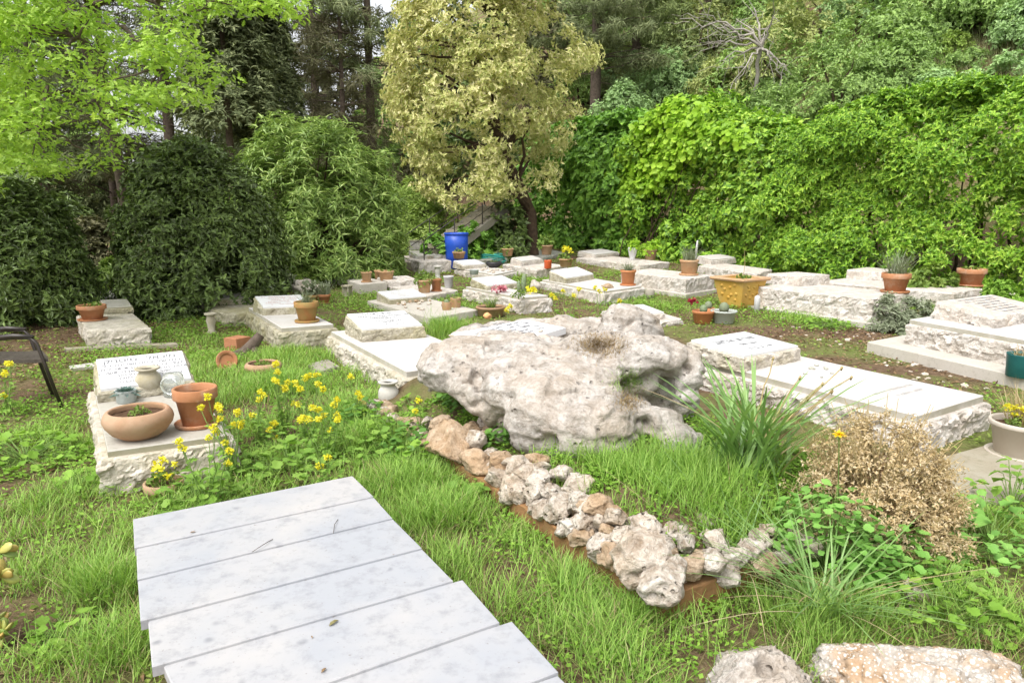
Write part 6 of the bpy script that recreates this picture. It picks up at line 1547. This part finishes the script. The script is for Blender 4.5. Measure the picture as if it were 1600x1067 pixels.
# ------------------------------------------------------------------ grass, ground cover, leaf litter
def zones_density(X, Y, Z):
    d = np.zeros(len(X)); h = np.zeros(len(X))
    for c, r, w, hh in Z:
        q = np.exp(-(((X - c[0]) ** 2 + (Y - c[1]) ** 2) / (r * r)))
        d = np.maximum(d, w * q); h = np.maximum(h, hh * np.sqrt(q))
    return d, h
def free(X, Y, extra=()):
    m = np.ones(len(X), bool)
    for q in EXCL + list(extra): m &= ~inside(q, X, Y)
    return m
def Zp(lst): return [(ong(px, py)[:2], r, w, h) for px, py, r, w, h in lst]
GZ = Zp([(50, 700, .5, .35, .10), (90, 780, .4, .4, .11), (60, 840, .25, .3, .10), (130, 900, .16, .3, .11), (450, 560, .6, .7, .12), (350, 560, .6, .5, .08), (270, 590, .5, .5, .1), (640, 760, .38, 1, .15), (700, 820, .36, 1, .15), (760, 880, .34, 1, .14), (830, 940, .32, 1, .14), (900, 1000, .30, 1, .13), (960, 1060, .30, 1, .13), (1020, 1010, .28, 1, .15), (1080, 1000, .25, 1, .16), (1000, 975, .15, 1, .14), (700, 730, .2, 1, .18),
         (610, 700, .45, 1, .18), (560, 650, .5, 1, .17), (490, 650, .55, .9, .17), (430, 610, .6, .9, .15), (600, 590, .5, .9, .17), (670, 720, .3, .9, .16), (520, 560, .8, .7, .12), (380, 600, .6, .6, .10),
         (300, 790, .35, .8, .14), (430, 745, .45, .9, .16), (510, 735, .4, .9, .15), (180, 840, .22, 1, .15), (170, 930, .2, 1, .15), (195, 1020, .2, 1, .15), (120, 700, .3, .4, .10),
         (60, 900, .25, .35, .12), (90, 1030, .25, .35, .12), (1120, 970, .35, 1, .15), (1220, 990, .32, 1, .14), (1310, 960, .3, .9, .13), (1480, 930, .35, .8, .14), (1560, 880, .4, .7, .12), (1500, 830, .35, .8, .12),
         (680, 490, .5, .9, .22), (700, 520, .4, .9, .2), (640, 500, .4, .5, .1), (1030, 480, .8, .5, .07), (700, 560, .5, .8, .15), (1250, 500, .5, .5, .09), (1450, 480, .6, .4, .10), (300, 540, 1.2, .35, .06), (450, 520, .8, .4, .07), (1060, 560, .4, .5, .12), (1500, 800, .4, .5, .1), (620, 470, .8, .4, .06), (560, 470, .9, .4, .06)])
n = 2300000
X = rnd(-5.2, 9.0, n); Y = 1.0 + 13.0 * RS.rand(n) ** 1.35
d, h = zones_density(X, Y, GZ)
keep = RS.rand(n) < d * np.clip((3.4 / np.maximum(Y, 2.2)) ** 0.8, 0, 1); X, Y, h = X[keep], Y[keep], h[keep]
patch = fbm(np.stack([X, Y, 0 * X], -1), 2.3, 3, 41)
keep = RS.rand(len(X)) < np.clip((patch - 0.36) * 4.5, 0.10, 1.0)
X, Y, h, patch = X[keep], Y[keep], h[keep], patch[keep]
m = free(X, Y); X, Y, h, patch = X[m], Y[m], h[m], patch[m]
P3 = np.c_[X, Y, gz(X, Y) - .005]
P3G = P3.copy()
v, f = blades(P3, h * rnd(.5, 1.35, len(X)) * (0.66 + .85 * patch), 0.0028 + 0.0006 * Y, .55, .7, None, 3)
tag(mk("grass", v, f, M['grass']), "fresh green grass growing round the planks, the bed and the graves", "grass", kind='stuff')
# dry blades and straw among the grass
k = RS.choice(len(X), 3500, False)
v, f = blades(P3[k], h[k] * rnd(.5, 1.4, 3500), 0.0025 + 0.0005 * Y[k], .9, .9, None, 3)
tag(mk("straw", v, f, M['grass_dry']), "thin dry straw among the green grass", "grass", kind='stuff')
# grass on the raised bed
n = 26000
a, b_ = rnd(.12, 2.2, n), rnd(.15, bwid - .12, n)
XY = bq[0][None, :2] + bu[None, :2] * a[:, None] + bw[None, :2] * b_[:, None]
zc = [at(970, 750, BZ + .1)[:2], at(1020, 745, BZ + .1)[:2], at(1085, 755, BZ + .1)[:2], at(930, 745, BZ + .1)[:2], at(1130, 800, BZ + .1)[:2], at(930, 790, BZ + .1)[:2], at(1000, 800, BZ + .1)[:2], at(880, 735, BZ + .1)[:2]]
dd = np.max([np.exp(-np.sum((XY - c) ** 2, 1) / .26 ** 2) for c in zc], 0)
kp = (RS.rand(n) < dd) & ~((b_ < .45) & (RS.rand(n) < .75))
XY = XY[kp]; P3 = np.c_[XY, bedz(XY[:, 0], XY[:, 1]) - .01]
v, f = blades(P3, rnd(.06, .21, len(XY)), 0.0042, .45, .6, None, 3)
tag(mk("bed_grass", v, f, M['grass']), "taller green grass on the raised bed in front of the boulder", "grass", kind='stuff')
n = 36000
a, b_ = rnd(.12, 3.0, n), rnd(.1, bwid - .1, n)
XY = bq[0][None, :2] + bu[None, :2] * a[:, None] + bw[None, :2] * b_[:, None]
kp = RS.rand(n) < np.clip((fbm(np.c_[XY, 0 * a], 3.5, 3, 77) - .30) * 4, .1, 1); XY = XY[kp]; kk = len(XY)
P3 = np.c_[XY, bedz(XY[:, 0], XY[:, 1]) + rnd(.004, .05, kk)]
D = rdir(kk); D[:, 2] = rnd(-.1, .5, kk); v, f = leaf_geo(P3, D, unit(np.array([0, 0, 1.0]) + .5 * rdir(kk)), rnd(.016, .034, kk), rnd(.012, .026, kk), T_DIA)
tag(mk("bed_cover", v, f, M['clover']), "small weeds covering the soil of the raised bed", "ground cover", kind='stuff')
# dry tufts in the boulder's hollows
def onboul(px, py, n, r):
    from mathutils.bvhtree import BVHTree
    out = []
    dg = bpy.context.evaluated_depsgraph_get()
    o = Vector((0, 0, CAM_H))
    for _ in range(n):
        d = Vector(ray(px + RS.normal() * r[0], py + RS.normal() * r[1])).normalized()
        lo = o - Vector(WLOC[boul.name])
        hit, loc, nor, i = boul.ray_cast(lo, d)
        if hit: out.append(np.array(loc) + WLOC[boul.name])
    return np.array(out)
for lab, px, py, n, r, mat, hh in (("tuft of dry brown grass in the boulder's upper hollow", 938, 540, 1900, (20, 9), 'litter_grass', .035), ("small tuft of fresh green grass in the boulder's side pocket", 984, 598, 700, (12, 9), 'grass', .05), ("brown withered tuft below the green one on the boulder", 982, 628, 500, (11, 9), 'litter_grass', .04)):
    P3 = onboul(px, py, n, r)
    if len(P3):
        v, f = blades(P3 - [0, 0, .005], rnd(.5, 1.2, len(P3)) * hh, .003, .9, .9)
        tag(mk("grass_tuft", v, f, M[mat], None, False, P3.mean(0)), lab, "grass tuft")

# broad small-leaved cover on the left and among the graves
CZ = Zp([(980, 1000, .3, 1, 1), (1050, 1010, .3, 1, 1), (900, 950, .25, 1, 1), (800, 850, .25, 1, 1), (1090, 970, .25, 1, 1), (40, 640, .6, 1, 1), (90, 740, .5, 1, 1), (20, 850, .3, .8, 1), (110, 840, .25, .9, 1), (200, 560, .8, .7, 1), (250, 620, .4, .7, 1), (380, 520, .8, .9, 1), (420, 560, .6, .8, 1), (640, 560, .6, .8, 1), (530, 600, .6, .7, 1), (700, 470, 1.0, .8, 1), (600, 480, 1.0, .8, 1), (880, 430, 1.5, .7, 1), (1000, 470, 1.0, .9, 1), (1090, 480, 1.0, .8, 1), (800, 440, 1.6, .7, 1), (1200, 480, .8, .7, 1), (600, 430, 1.5, .6, 1), (1420, 500, .6, .7, 1), (1150, 560, .5, .7, 1), (60, 680, .6, 1, 1), (30, 760, .5, 1, 1), (110, 650, .5, .9, 1), (60, 600, .6, .7, 1), (120, 610, .5, .6, 1), (70, 830, .35, .8, 1), (130, 780, .25, .6, 1), (300, 520, 1.0, .8, 1), (280, 560, .7, .8, 1), (350, 530, .8, .7, 1), (330, 600, .4, .6, 1),
         (440, 490, 1.2, .5, 1), (560, 470, 1.2, .6, 1), (1050, 480, 1.2, .6, 1), (1240, 500, .7, .8, 1), (1300, 505, .5, .7, 1), (640, 640, .5, .6, 1), (620, 700, .4, .5, 1), (340, 770, .3, .8, 1), (470, 690, .6, .7, 1), (410, 700, .5, .8, 1),
         (1480, 800, .4, .7, 1), (1550, 800, .4, .7, 1), (1560, 640, .5, .5, 1), (230, 800, .25, .7, 1), (150, 880, .25, .5, 1), (120, 980, .25, .5, 1), (1440, 900, .3, .7, 1), (1360, 930, .25, .6, 1)])
n = 620000
X = rnd(-7.5, 9.0, n); Y = 1.1 + 15 * RS.rand(n) ** 1.3
d, h = zones_density(X, Y, CZ)
patch = fbm(np.stack([X, Y, 0 * X], -1), 3.1, 3, 47)
keep = (RS.rand(n) < d * np.clip((4.5 / np.maximum(Y, 2.5)) ** 0.5, 0, 1) * np.clip((patch - .3) * 4, 0.05, 1)); X, Y = X[keep], Y[keep]
m = free(X, Y); X, Y = X[m], Y[m]
kk = len(X)
P3 = np.c_[X, Y, gz(X, Y) + rnd(.005, .07, kk)]
D = rdir(kk); D[:, 2] = rnd(-.1, .5, kk); N = unit(np.array([0, 0, 1.0]) + .5 * rdir(kk))
v, f = leaf_geo(P3, D, N, rnd(.012, .028, kk) * (1 + .06 * Y), rnd(.010, .022, kk) * (1 + .06 * Y), T_DIA)
tag(mk("ground_cover", v, f, M['clover']), "low clover-like weeds carpeting the ground between the graves", "ground cover", kind='stuff')
# sparse moss-green cover everywhere else
n = 150000
X = rnd(-9, 11, n); Y = 2 + 20 * RS.rand(n) ** 1.1
patch = fbm(np.stack([X, Y, 0 * X], -1), 1.4, 3, 53)
keep = RS.rand(n) < np.clip((patch - .40) * 3.2, 0.03, .9); X, Y = X[keep], Y[keep]
m = free(X, Y); X, Y = X[m], Y[m]; kk = len(X)
P3 = np.c_[X, Y, gz(X, Y) + rnd(.003, .03, kk)]
D = rdir(kk); D[:, 2] = rnd(0, .5, kk); N = unit(np.array([0, 0, 1.0]) + .5 * rdir(kk))
v, f = leaf_geo(P3, D, N, rnd(.015, .035, kk) * (1 + .05 * Y), rnd(.010, .024, kk) * (1 + .05 * Y), T_DIA)
tag(mk("mossy_cover", v, f, M['moss']), "thin mossy weeds over the bare ground", "ground cover", kind='stuff')
# matted thatch under the grass
kk = 16000; k = RS.choice(len(P3G), kk)
P3 = P3G[k] + np.stack([rnd(-.03, .03, kk), rnd(-.03, .03, kk), rnd(0, .02, kk)], -1)
v, f = blades(P3, rnd(.03, .10, kk), .004, 2.2, .9, None, 2)
tag(mk("thatch", v, f, M['thatch']), "matted old grass and straw lying under the green blades", "thatch", kind='stuff')
# fallen leaves
LZ = Zp([(120, 560, 1.0, 1, 1), (60, 570, 1.0, 1, 1), (260, 520, 1.2, .8, 1), (240, 600, .5, .6, 1), (120, 720, .3, .9, 1), (150, 760, .2, .8, 1), (90, 900, .25, .6, 1), (1320, 530, .8, 1, 1), (1400, 560, .6, .8, 1), (1260, 530, .6, .9, 1), (1480, 620, .6, .8, 1), (380, 480, 1.0, .6, 1), (1590, 1000, .4, 1, 1), (180, 500, 1.2, .9, 1), (700, 470, 1.2, .3, 1)])
n = 90000
X = rnd(-9, 9, n); Y = 1.5 + 14 * RS.rand(n)
d, h = zones_density(X, Y, LZ); keep = RS.rand(n) < .06 + d * .8; X, Y = X[keep], Y[keep]
m = free(X, Y); X, Y = X[m], Y[m]; kk = len(X)
P3 = np.c_[X, Y, gz(X, Y) + rnd(.002, .02, kk)]
D = rdir(kk); D[:, 2] *= .25; N = unit(np.array([0, 0, 1.0]) + .45 * rdir(kk))
v, f = leaf_geo(P3, D, N, rnd(.03, .07, kk), rnd(.015, .032, kk), T_DIA)
tag(mk("leaf_litter", v, f, M['litter']), "brown fallen leaves on the bare earth", "leaf litter", kind='stuff')
# white stone chips on the bare earth at the right
n = 120
c1 = [ong(*q)[:2] for q in ((1290, 515), (1330, 530), (1380, 560), (1260, 500), (1480, 610), (1420, 580), (1500, 650), (1350, 505))]
geo = []
for i in range(n):
    c = c1[RS.randint(len(c1))] + RS.normal(size=2) * .3; r = rnd(.01, .035) if RS.rand() < .9 else rnd(.04, .06)
    if not free(c[:1], c[1:2])[0]: continue
    V, F = rock_mesh((c[0], c[1], g1(*c) + r * .2), (r, r * .8, r * .4), 700 + i, 1, amp=.3); geo.append((V, [F]))
v, f = merge(geo); tag(mk("stone_chips", v, f, M['pebble']), "white limestone chips scattered over the bare earth", "stone chips", kind='stuff')

# ------------------------------------------------------------------ single plants of the foreground
def weed(label, px, py, r, h, nl, L, mat='mallow', z=None, name="weed", tpl=T_ROUND, cat="weed", group=None, stalks=True, P=None):
    p = P if P is not None else (ong(px, py) if z is None else at(px, py, z))
    root = thing(name, label, cat, p, group)
    a = rnd(0, 6.283, nl); rr = r * np.sqrt(RS.rand(nl)); hh = h * (1 - .75 * (rr / r) ** 2) * rnd(.5, 1.05, nl)
    Q = p + np.stack([np.cos(a) * rr, np.sin(a) * rr, hh], -1)
    D = np.stack([np.cos(a), np.sin(a), rnd(-.3, .35, nl)], -1) + .5 * rdir(nl)
    N = unit(np.stack([np.cos(a) * .4, np.sin(a) * .4, np.ones(nl)], -1) + .35 * rdir(nl))
    s = rnd(.55, 1.2, nl)
    v, f = leaf_geo(Q, D, N, L * s, L * s * .95, tpl); mk("foliage", v, f, M[mat], root)
    if stalks: build_tubes("stalk", [limb(p - [0, 0, .01], Q[i], .004, .0018, .1, .05, 5, 5) for i in range(0, nl, 2)], M['stem_green'], root)
    return root
weed("lobed-leaved mallow plant spilling in front of the dry bush", 1290, 890, .32, .42, 420, .045, name="mallow_plant")
weed("mallow clump low at the left foot of the dry bush", 1385, 900, .22, .28, 150, .045, name="mallow_plant")
weed("leafy weed with long stalks at the right edge by the paving", 1545, 850, .24, .26, 46, .075, 'mallow', name="leafy_weed", tpl=T_LEAF)
weed("leafy weed standing between the white stone and the right edge", 1480, 930, .22, .16, 60, .06, 'mustard_leaf', name="leafy_weed", tpl=T_LEAF)
weed("tall broad-leaved weed at the right edge in front of the taupe pot", 1580, 800, .22, .30, 60, .065, 'mustard_leaf', name="leafy_weed", tpl=T_LEAF)
weed("low spreading weed right of the dry bush", 1510, 870, .30, .16, 120, .045, 'mallow', name="leafy_weed")
weed("weed cluster above the speckled rock", 1480, 965, .24, .15, 90, .045, 'clover', name="leafy_weed")
weed("green weed under the dry bush beside the pale stone", 1370, 930, .16, .14, 46, .045, name="leafy_weed")
weed("ivy trailing over the rubble at the boulder's left foot", 738, 652, .24, .34, 170, .05, 'ivy_bright', BZ, name="trailing_ivy", cat="ivy")
weed("round-leaved creeper hanging from the boulder's undercut", 712, 640, .15, .42, 110, .048, 'ivy_bright', BZ, name="trailing_ivy", cat="ivy")
weed("green creeper between rubble and boulder foot", 800, 694, .20, .16, 120, .045, 'ivy_bright', BZ + .06, name="trailing_ivy", cat="ivy")
weed("small broad-leaved seedling in the grass before the rubble rim", 728, 790, .10, .16, 12, .085, 'mustard_leaf', name="seedling", tpl=T_LEAF)
for k_, (a_, hh_) in enumerate(((2.1, .22), (2.35, .26), (2.6, .28), (2.9, .26), (3.2, .26))):
    q_ = bq[0] + bu * a_ - bw * .10; q_[2] = g1(q_[0], q_[1])
    weed("creeper hiding the far stretch of the ochre kerb", 0, 0, .20, hh_, 90, .05, ('clover', 'ivy_bright', 'mustard_leaf')[k_ % 3], name="trailing_ivy", cat="ivy", group="creepers on the far kerb", P=q_)
weed("weed growing against the far end of the ochre kerb", 690, 715, .17, .20, 70, .05, 'clover', name="leafy_weed")
weed("low creeping weed along the ochre kerb near the far rubble", 740, 770, .14, .12, 50, .04, 'mustard_leaf', name="leafy_weed")
weed("round-leaved weed left of the marble planks", 150, 760, .22, .16, 50, .06, 'clover', name="leafy_weed")
weed("spreading weed in the shade at the lower left", 110, 1000, .16, .10, 60, .04, 'clover', name="leafy_weed")
weed("weed at the left edge in front of the chair", 40, 720, .40, .18, 140, .055, 'clover', name="leafy_weed")
weed("lush weed at the foot of the low mossy grave", 310, 795, .24, .20, 80, .055, 'mustard_leaf', name="leafy_weed")
weed("leafy weed between the mustard and the marble planks", 450, 735, .34, .18, 120, .06, 'mustard_leaf', name="leafy_weed")
weed("leafy weed right of the back-most marble plank", 600, 715, .26, .17, 80, .055, 'mustard_leaf', name="leafy_weed")
weed("weed cluster beside the white urn", 650, 660, .24, .22, 80, .05, 'clover', name="leafy_weed")
weed("green clump on the bare earth by the grave with kerb plate", 1290, 512, .38, .14, 160, .05, 'clover', name="leafy_weed")
weed("feathery green clump between boulder and trough", 890, 500, .30, .36, 130, .05, 'mustard_leaf', None, name="leafy_weed", P=np.array([*aty(900, 520, 7.6)[:2], 0.0]))

def straps(label, p, n, L, w, lean, bend, mat='strap', name="strap_plant", spread=.06, cat="plant", dirs=None, dry=0):
    root = thing(name, label, cat, p)
    P = p + np.stack([RS.normal(size=n) * spread, RS.normal(size=n) * spread, np.full(n, -.01)], -1)
    v, f = blades(P, L * rnd(.55, 1.1, n), w, lean, bend, dirs, 7); mk("foliage", v, f, M[mat], root, True)
    if dry:
        P = p + np.stack([RS.normal(size=dry) * spread, RS.normal(size=dry) * spread, np.zeros(dry)], -1)
        v, f = blades(P, L * rnd(.5, 1.0, dry), w * .7, lean * 1.6, bend * 1.2, None, 7); mk("dry_leaf", v, f, M['grass_dry'], root, True)
    return root
bp1 = at(1172, 752, BZ + .06); bp1[2] = bedz(bp1[0:1], bp1[1:2])[0]
ag = straps("big clump of long strap-shaped leaves at the right end of the boulder", bp1, 120, .62, .025, .55, .75, spread=.075, dry=10)
st = []
for q in ((1315, 575, .1), (1300, 612, 0), (1285, 600, .05), (1262, 622, .05), (1330, 590, .1), (1208, 560, .1), (1250, 590, -.05)):
    e = aty(q[0], q[1], bp1[1] + q[2]); st.append(limb(bp1 + [rnd(-.05, .05), 0, 0], e, .005, .003, .06, .02, 8, 6))
    V, F = rock_mesh(e, (.012, .012, .016), 5, 1, amp=.5); st.append((V, [tuple(x) for x in F]))
build_tubes("flower_stalk", st, M['stalk_dry'], ag)
straps("arching clump of narrow strap leaves in the foreground grass", ong(1282, 968), 110, .44, .010, .9, 1.0, spread=.05, name="strap_plant", dry=14)
straps("yellowing tuft of long blades in front of the rubble corner", ong(1150, 905), 40, .50, .008, .8, .9, spread=.05, name="strap_plant", dry=16)
straps("narrow-leaved clump leaning over the right of the rubble", ong(1225, 868), 60, .40, .010, .9, .9, spread=.07, name="strap_plant", dry=8)
straps("bunch of grassy blades at the boulder's right lower shelf", at(1075, 735, BZ + .06), 70, .26, .006, .6, .7, spread=.07, name="grass_clump")
straps("thin wild grass rising in front of the pebbled low grave", ong(680, 540), 70, .55, .005, .35, .4, spread=.22, name="grass_clump", mat='grass')
straps("tall thin seed grass behind the inscribed plaque of the boulder", np.array([*aty(860, 520, 7.0)[:2], 0]), 16, 1.0, .006, .35, .4, spread=.35, name="grass_clump", mat='grass_dry')

# the dry bush
dbp = ong(1372, 868); s = dbp[1] / FPX
dbush = thing("dry_bush", "rounded dry straw-brown bush full of papery husks before the two-name grave", "bush", dbp)
dc = dbp + [0.02, .12, .0]
dr = np.array([.39, .34, .60])
n = 240; d = rdir(n); d[:, 2] = np.abs(d[:, 2]) * 1.0; d = unit(d)
C = dc + d * dr * rnd(.80, 1.0, n)[:, None] * (0.85 + .3 * fbm(d, 2.0, 2, 5))[:, None]
leaves_part("husk_foliage", clump_leaves(C, .07, 40, .016, .008, T_DIA, 3, .3, .8, .7, d), M['drybush'], dbush)
build_tubes("twig", [limb(dbp + [rnd(-.05, .05), rnd(-.05, .05) + .1, 0], C[i] + d[i] * rnd(0, .16) + [0, 0, rnd(0, .09)], .0035, .0015, .08, .06, 6, 4) for i in list(range(n)) * 2], M['stalk_dry'], dbush)
tip_ = dc + d * dr * rnd(1.0, 1.22, n)[:, None]
leaves_part('seed_head', clump_leaves(tip_, .03, 14, .013, .007, T_DIA, 2, .5, .8, .7), M['drybush'], dbush)
k2 = RS.choice(n, 60, False)
leaves_part("dead_foliage", clump_leaves(dc + d[k2] * dr * .6, .12, 16, .03, .018, T_DIA, 3), M['litter'], dbush)
# dandelion head
e = aty(1311, 680, dbp[1] - .12)
dn = thing("dandelion", "single orange-yellow dandelion flower above the mallow leaves", "flower", ong(1310, 850))
D = rdir(60); D[:, 2] = np.abs(D[:, 2]) * .5; v, f = leaf_geo(np.repeat(e[None], 60, 0), D, np.tile([[0, 0, 1.0]], (60, 1)) + .1 * rdir(60), .034, .009, T_DIA); mk("flower_head", v, f, M['dandelion'], dn)
build_tubes("stalk", [limb(ong(1310, 850), e, .003, .0025, 0, .01)], M['stem_green'], dn)

def mustard(label, base, heads, P=None, leaves=26, L=.075):
    p = ong(*base) if P is None else P
    root = thing("mustard_plant", label, "flowering plant", p, "yellow flowering mustard plants")
    if P is None: heads = list(heads) + [(hx + rnd(-16, 16), hy + rnd(-10, 30)) for hx, hy in heads for _ in range(1)]
    st, gl = [], []
    for hx, hy in heads:
        e = aty(hx, hy, p[1] + rnd(-.12, .12))
        st.append(limb(p + [rnd(-.03, .03), rnd(-.03, .03), -.01], e, .0045, .002, .02, .04, 7, 5))
        d = rdir(24); d[:, 2] = d[:, 2] * .8
        sc = .72 + .055 * p[1]
        Q = e + d * np.array([.018, .018, .022]) * sc
        gf = [clump_leaves(Q, .006, 4, .013 * sc, .011 * sc, T_DIA, 1, 1.0, .8, .4)]
        v, f = merge(gf); mk("flower_head", v, f, M['yellow'], root)
        m = p + (e - p) * rnd(.45, .8)
        for _ in range(3):
            a = p + (e - p) * rnd(.5, .92); st.append(limb(a, a + np.array([rnd(-.06, .06), rnd(-.06, .06), rnd(.03, .09)]), .002, .001, 0, .05, 4, 4))
        nn = 6; t = rnd(.15, .75, nn)[:, None]
        gl.append(leaf_geo(p + (e - p) * t, rdir(nn) * [1, 1, .4], np.tile([[0, 0, 1.0]], (nn, 1)) + .5 * rdir(nn), L * rnd(.5, 1, nn), L * .4, T_LEAF))
    a = rnd(0, 6.283, leaves); rr = rnd(.02, .2, leaves)
    Q = p + np.stack([np.cos(a) * rr, np.sin(a) * rr, rnd(.02, .2, leaves)], -1)
    gl.append(leaf_geo(Q, np.stack([np.cos(a), np.sin(a), rnd(-.2, .4, leaves)], -1), np.tile([[0, 0, 1.0]], (leaves, 1)) + .5 * rdir(leaves), L * rnd(.7, 1.2, leaves), L * .6, T_OAK))
    leaves_part("foliage", gl, M['mustard_leaf'], root)
    build_tubes("stem", st, M['stem_green'], root)
ml = "yellow-flowered mustard plant "
mustard(ml + "with the tallest spike, left of the middle of the clump", (440, 690), [(431, 568), (433, 581), (433, 597), (450, 598), (444, 606)])
mustard(ml + "at the left side of the clump near the terracotta pot", (402, 700), [(411, 618), (405, 624), (427, 661), (430, 664)])
mustard(ml + "in the centre of the clump", (480, 708), [(477, 591), (495, 586), (505, 608), (466, 632)])
mustard(ml + "right of the centre with several low heads", (515, 722), [(488, 637), (497, 640), (526, 625), (527, 648), (525, 654)])
mustard(ml + "at the right end of the clump", (556, 670), [(548, 588), (563, 620)])
mustard(ml + "single-headed beside the white urn", (662, 700), [(654, 626)], leaves=14)
mustard(ml + "low before the back-most marble plank", (515, 775), [(512, 715), (482, 656)])
mustard(ml + "against the terracotta pot with its saucer", (365, 752), [(344, 655), (371, 644), (325, 620), (340, 635), (352, 692), (366, 665)])
mustard(ml + "just at the foot of the low mossy grave", (330, 800), [(285, 700), (358, 706), (335, 668)])
mustard(ml + "at the left picture edge under the chair", (14, 650), [(8, 585), (7, 617), (13, 568)])
mustard(ml + "behind the boulder, left of the spiky orange pot", None, [(862, 460), (868, 466), (905, 452), (897, 462), (880, 455)], P=np.array([*aty(880, 520, 7.9)[:2], 0.0]), L=.12)
mustard(ml + "behind the boulder, below the spiky orange pot", None, [(930, 450), (937, 455), (945, 452), (968, 470)], P=np.array([*aty(935, 520, 7.9)[:2], 0.0]), L=.12)
mustard(ml + "peeping over the boulder beside the clay trough", None, [(797, 479), (792, 484)], P=np.array([*aty(796, 520, 7.4)[:2], 0.0]), leaves=10)
# fleshy jade plant at the left edge
jb = ong(-30, 1010); jr = thing("jade_plant", "fleshy yellow-green jade plant with red-tipped leaves at the left edge", "succulent", jb)
geo = []; tb_ = []
for q in ((2, 862), (6, 900), (-10, 930), (0, 975), (10, 990), (-14, 1010), (0, 1040), (-30, 880), (-35, 960)):
    c = aty(q[0] - 4, q[1], jb[1] + rnd(-.08, .08)); tb_.append(limb(jb, c, .012, .006, .1, .05, 6, 6))
    for k in range(9):
        d = unit(rdir(1)[0] + np.array([.2, -.2, .5])); u_ = unit(np.cross(d, rdir(1)[0])); w_ = np.cross(d, u_)
        V, F = lathe((0, 0, 0), [(.006, 0), (.015, .018), (.020, .038), (.015, .056), (.003, .064)], 10)
        geo.append((c + V[:, 0:1] * u_ + V[:, 1:2] * w_ * .4 + V[:, 2:3] * d, [np.array([x for x in F if len(x) == 4])]))
v, f = merge(geo); mk("foliage", v, f, M['jade'], jr, True); build_tubes("stem", tb_, M['bark_brown'], jr)

# ---- small debris lying on the marble planks
def fallen_leaf(label, px, py, L, z, rot, mat='litter', name="fallen_leaf"):
    p = at(px, py, z)
    D = np.array([[math.cos(rot), math.sin(rot), .12]]); v, f = leaf_geo(p[None] + [0, 0, .004], D, np.array([[.2, .1, 1.0]]), L, L * .36, T_LEAF)
    v2 = v - [0, 0, .0015]
    o = mk(name, np.concatenate([v, v2]), [x for b in f for x in b.tolist()] + [[i + len(v) for i in x[::-1]] for b in f for x in b.tolist()], M[mat], None, False, origin=p)
    tag(o, label, "leaf"); return o
fallen_leaf("curled dry grey-brown leaf lying on the fifth marble plank", 514, 979, .045, PZ + .016, 1.0, 'thatch')
fallen_leaf("tiny dark leaf on the seam between the first two marble planks", 297, 833, .022, PZ + .060, .4)
fallen_leaf("small dark bud husk near the front edge of the fifth marble plank", 502, 1052, .026, PZ + .016, 1.2)
fallen_leaf("small brown leaf scrap on the fourth marble plank", 488, 998, .016, PZ + .016, 2.0)
for lab, pts in (("fine dry twig lying across the second and third marble planks", ((394, 862), (410, 855), (426, 842))), ("hair-thin dry stem on the second marble plank", ((521, 833), (523, 822), (528, 811)))):
    P_ = np.array([at(x, y, PZ + .052) for x, y in pts]); P_[1, 2] += .01
    v, f = tube(P_, .0012, 5); o = mk("twig", v, f, M['twig'], None, True, origin=P_[0]); tag(o, lab, "twig")
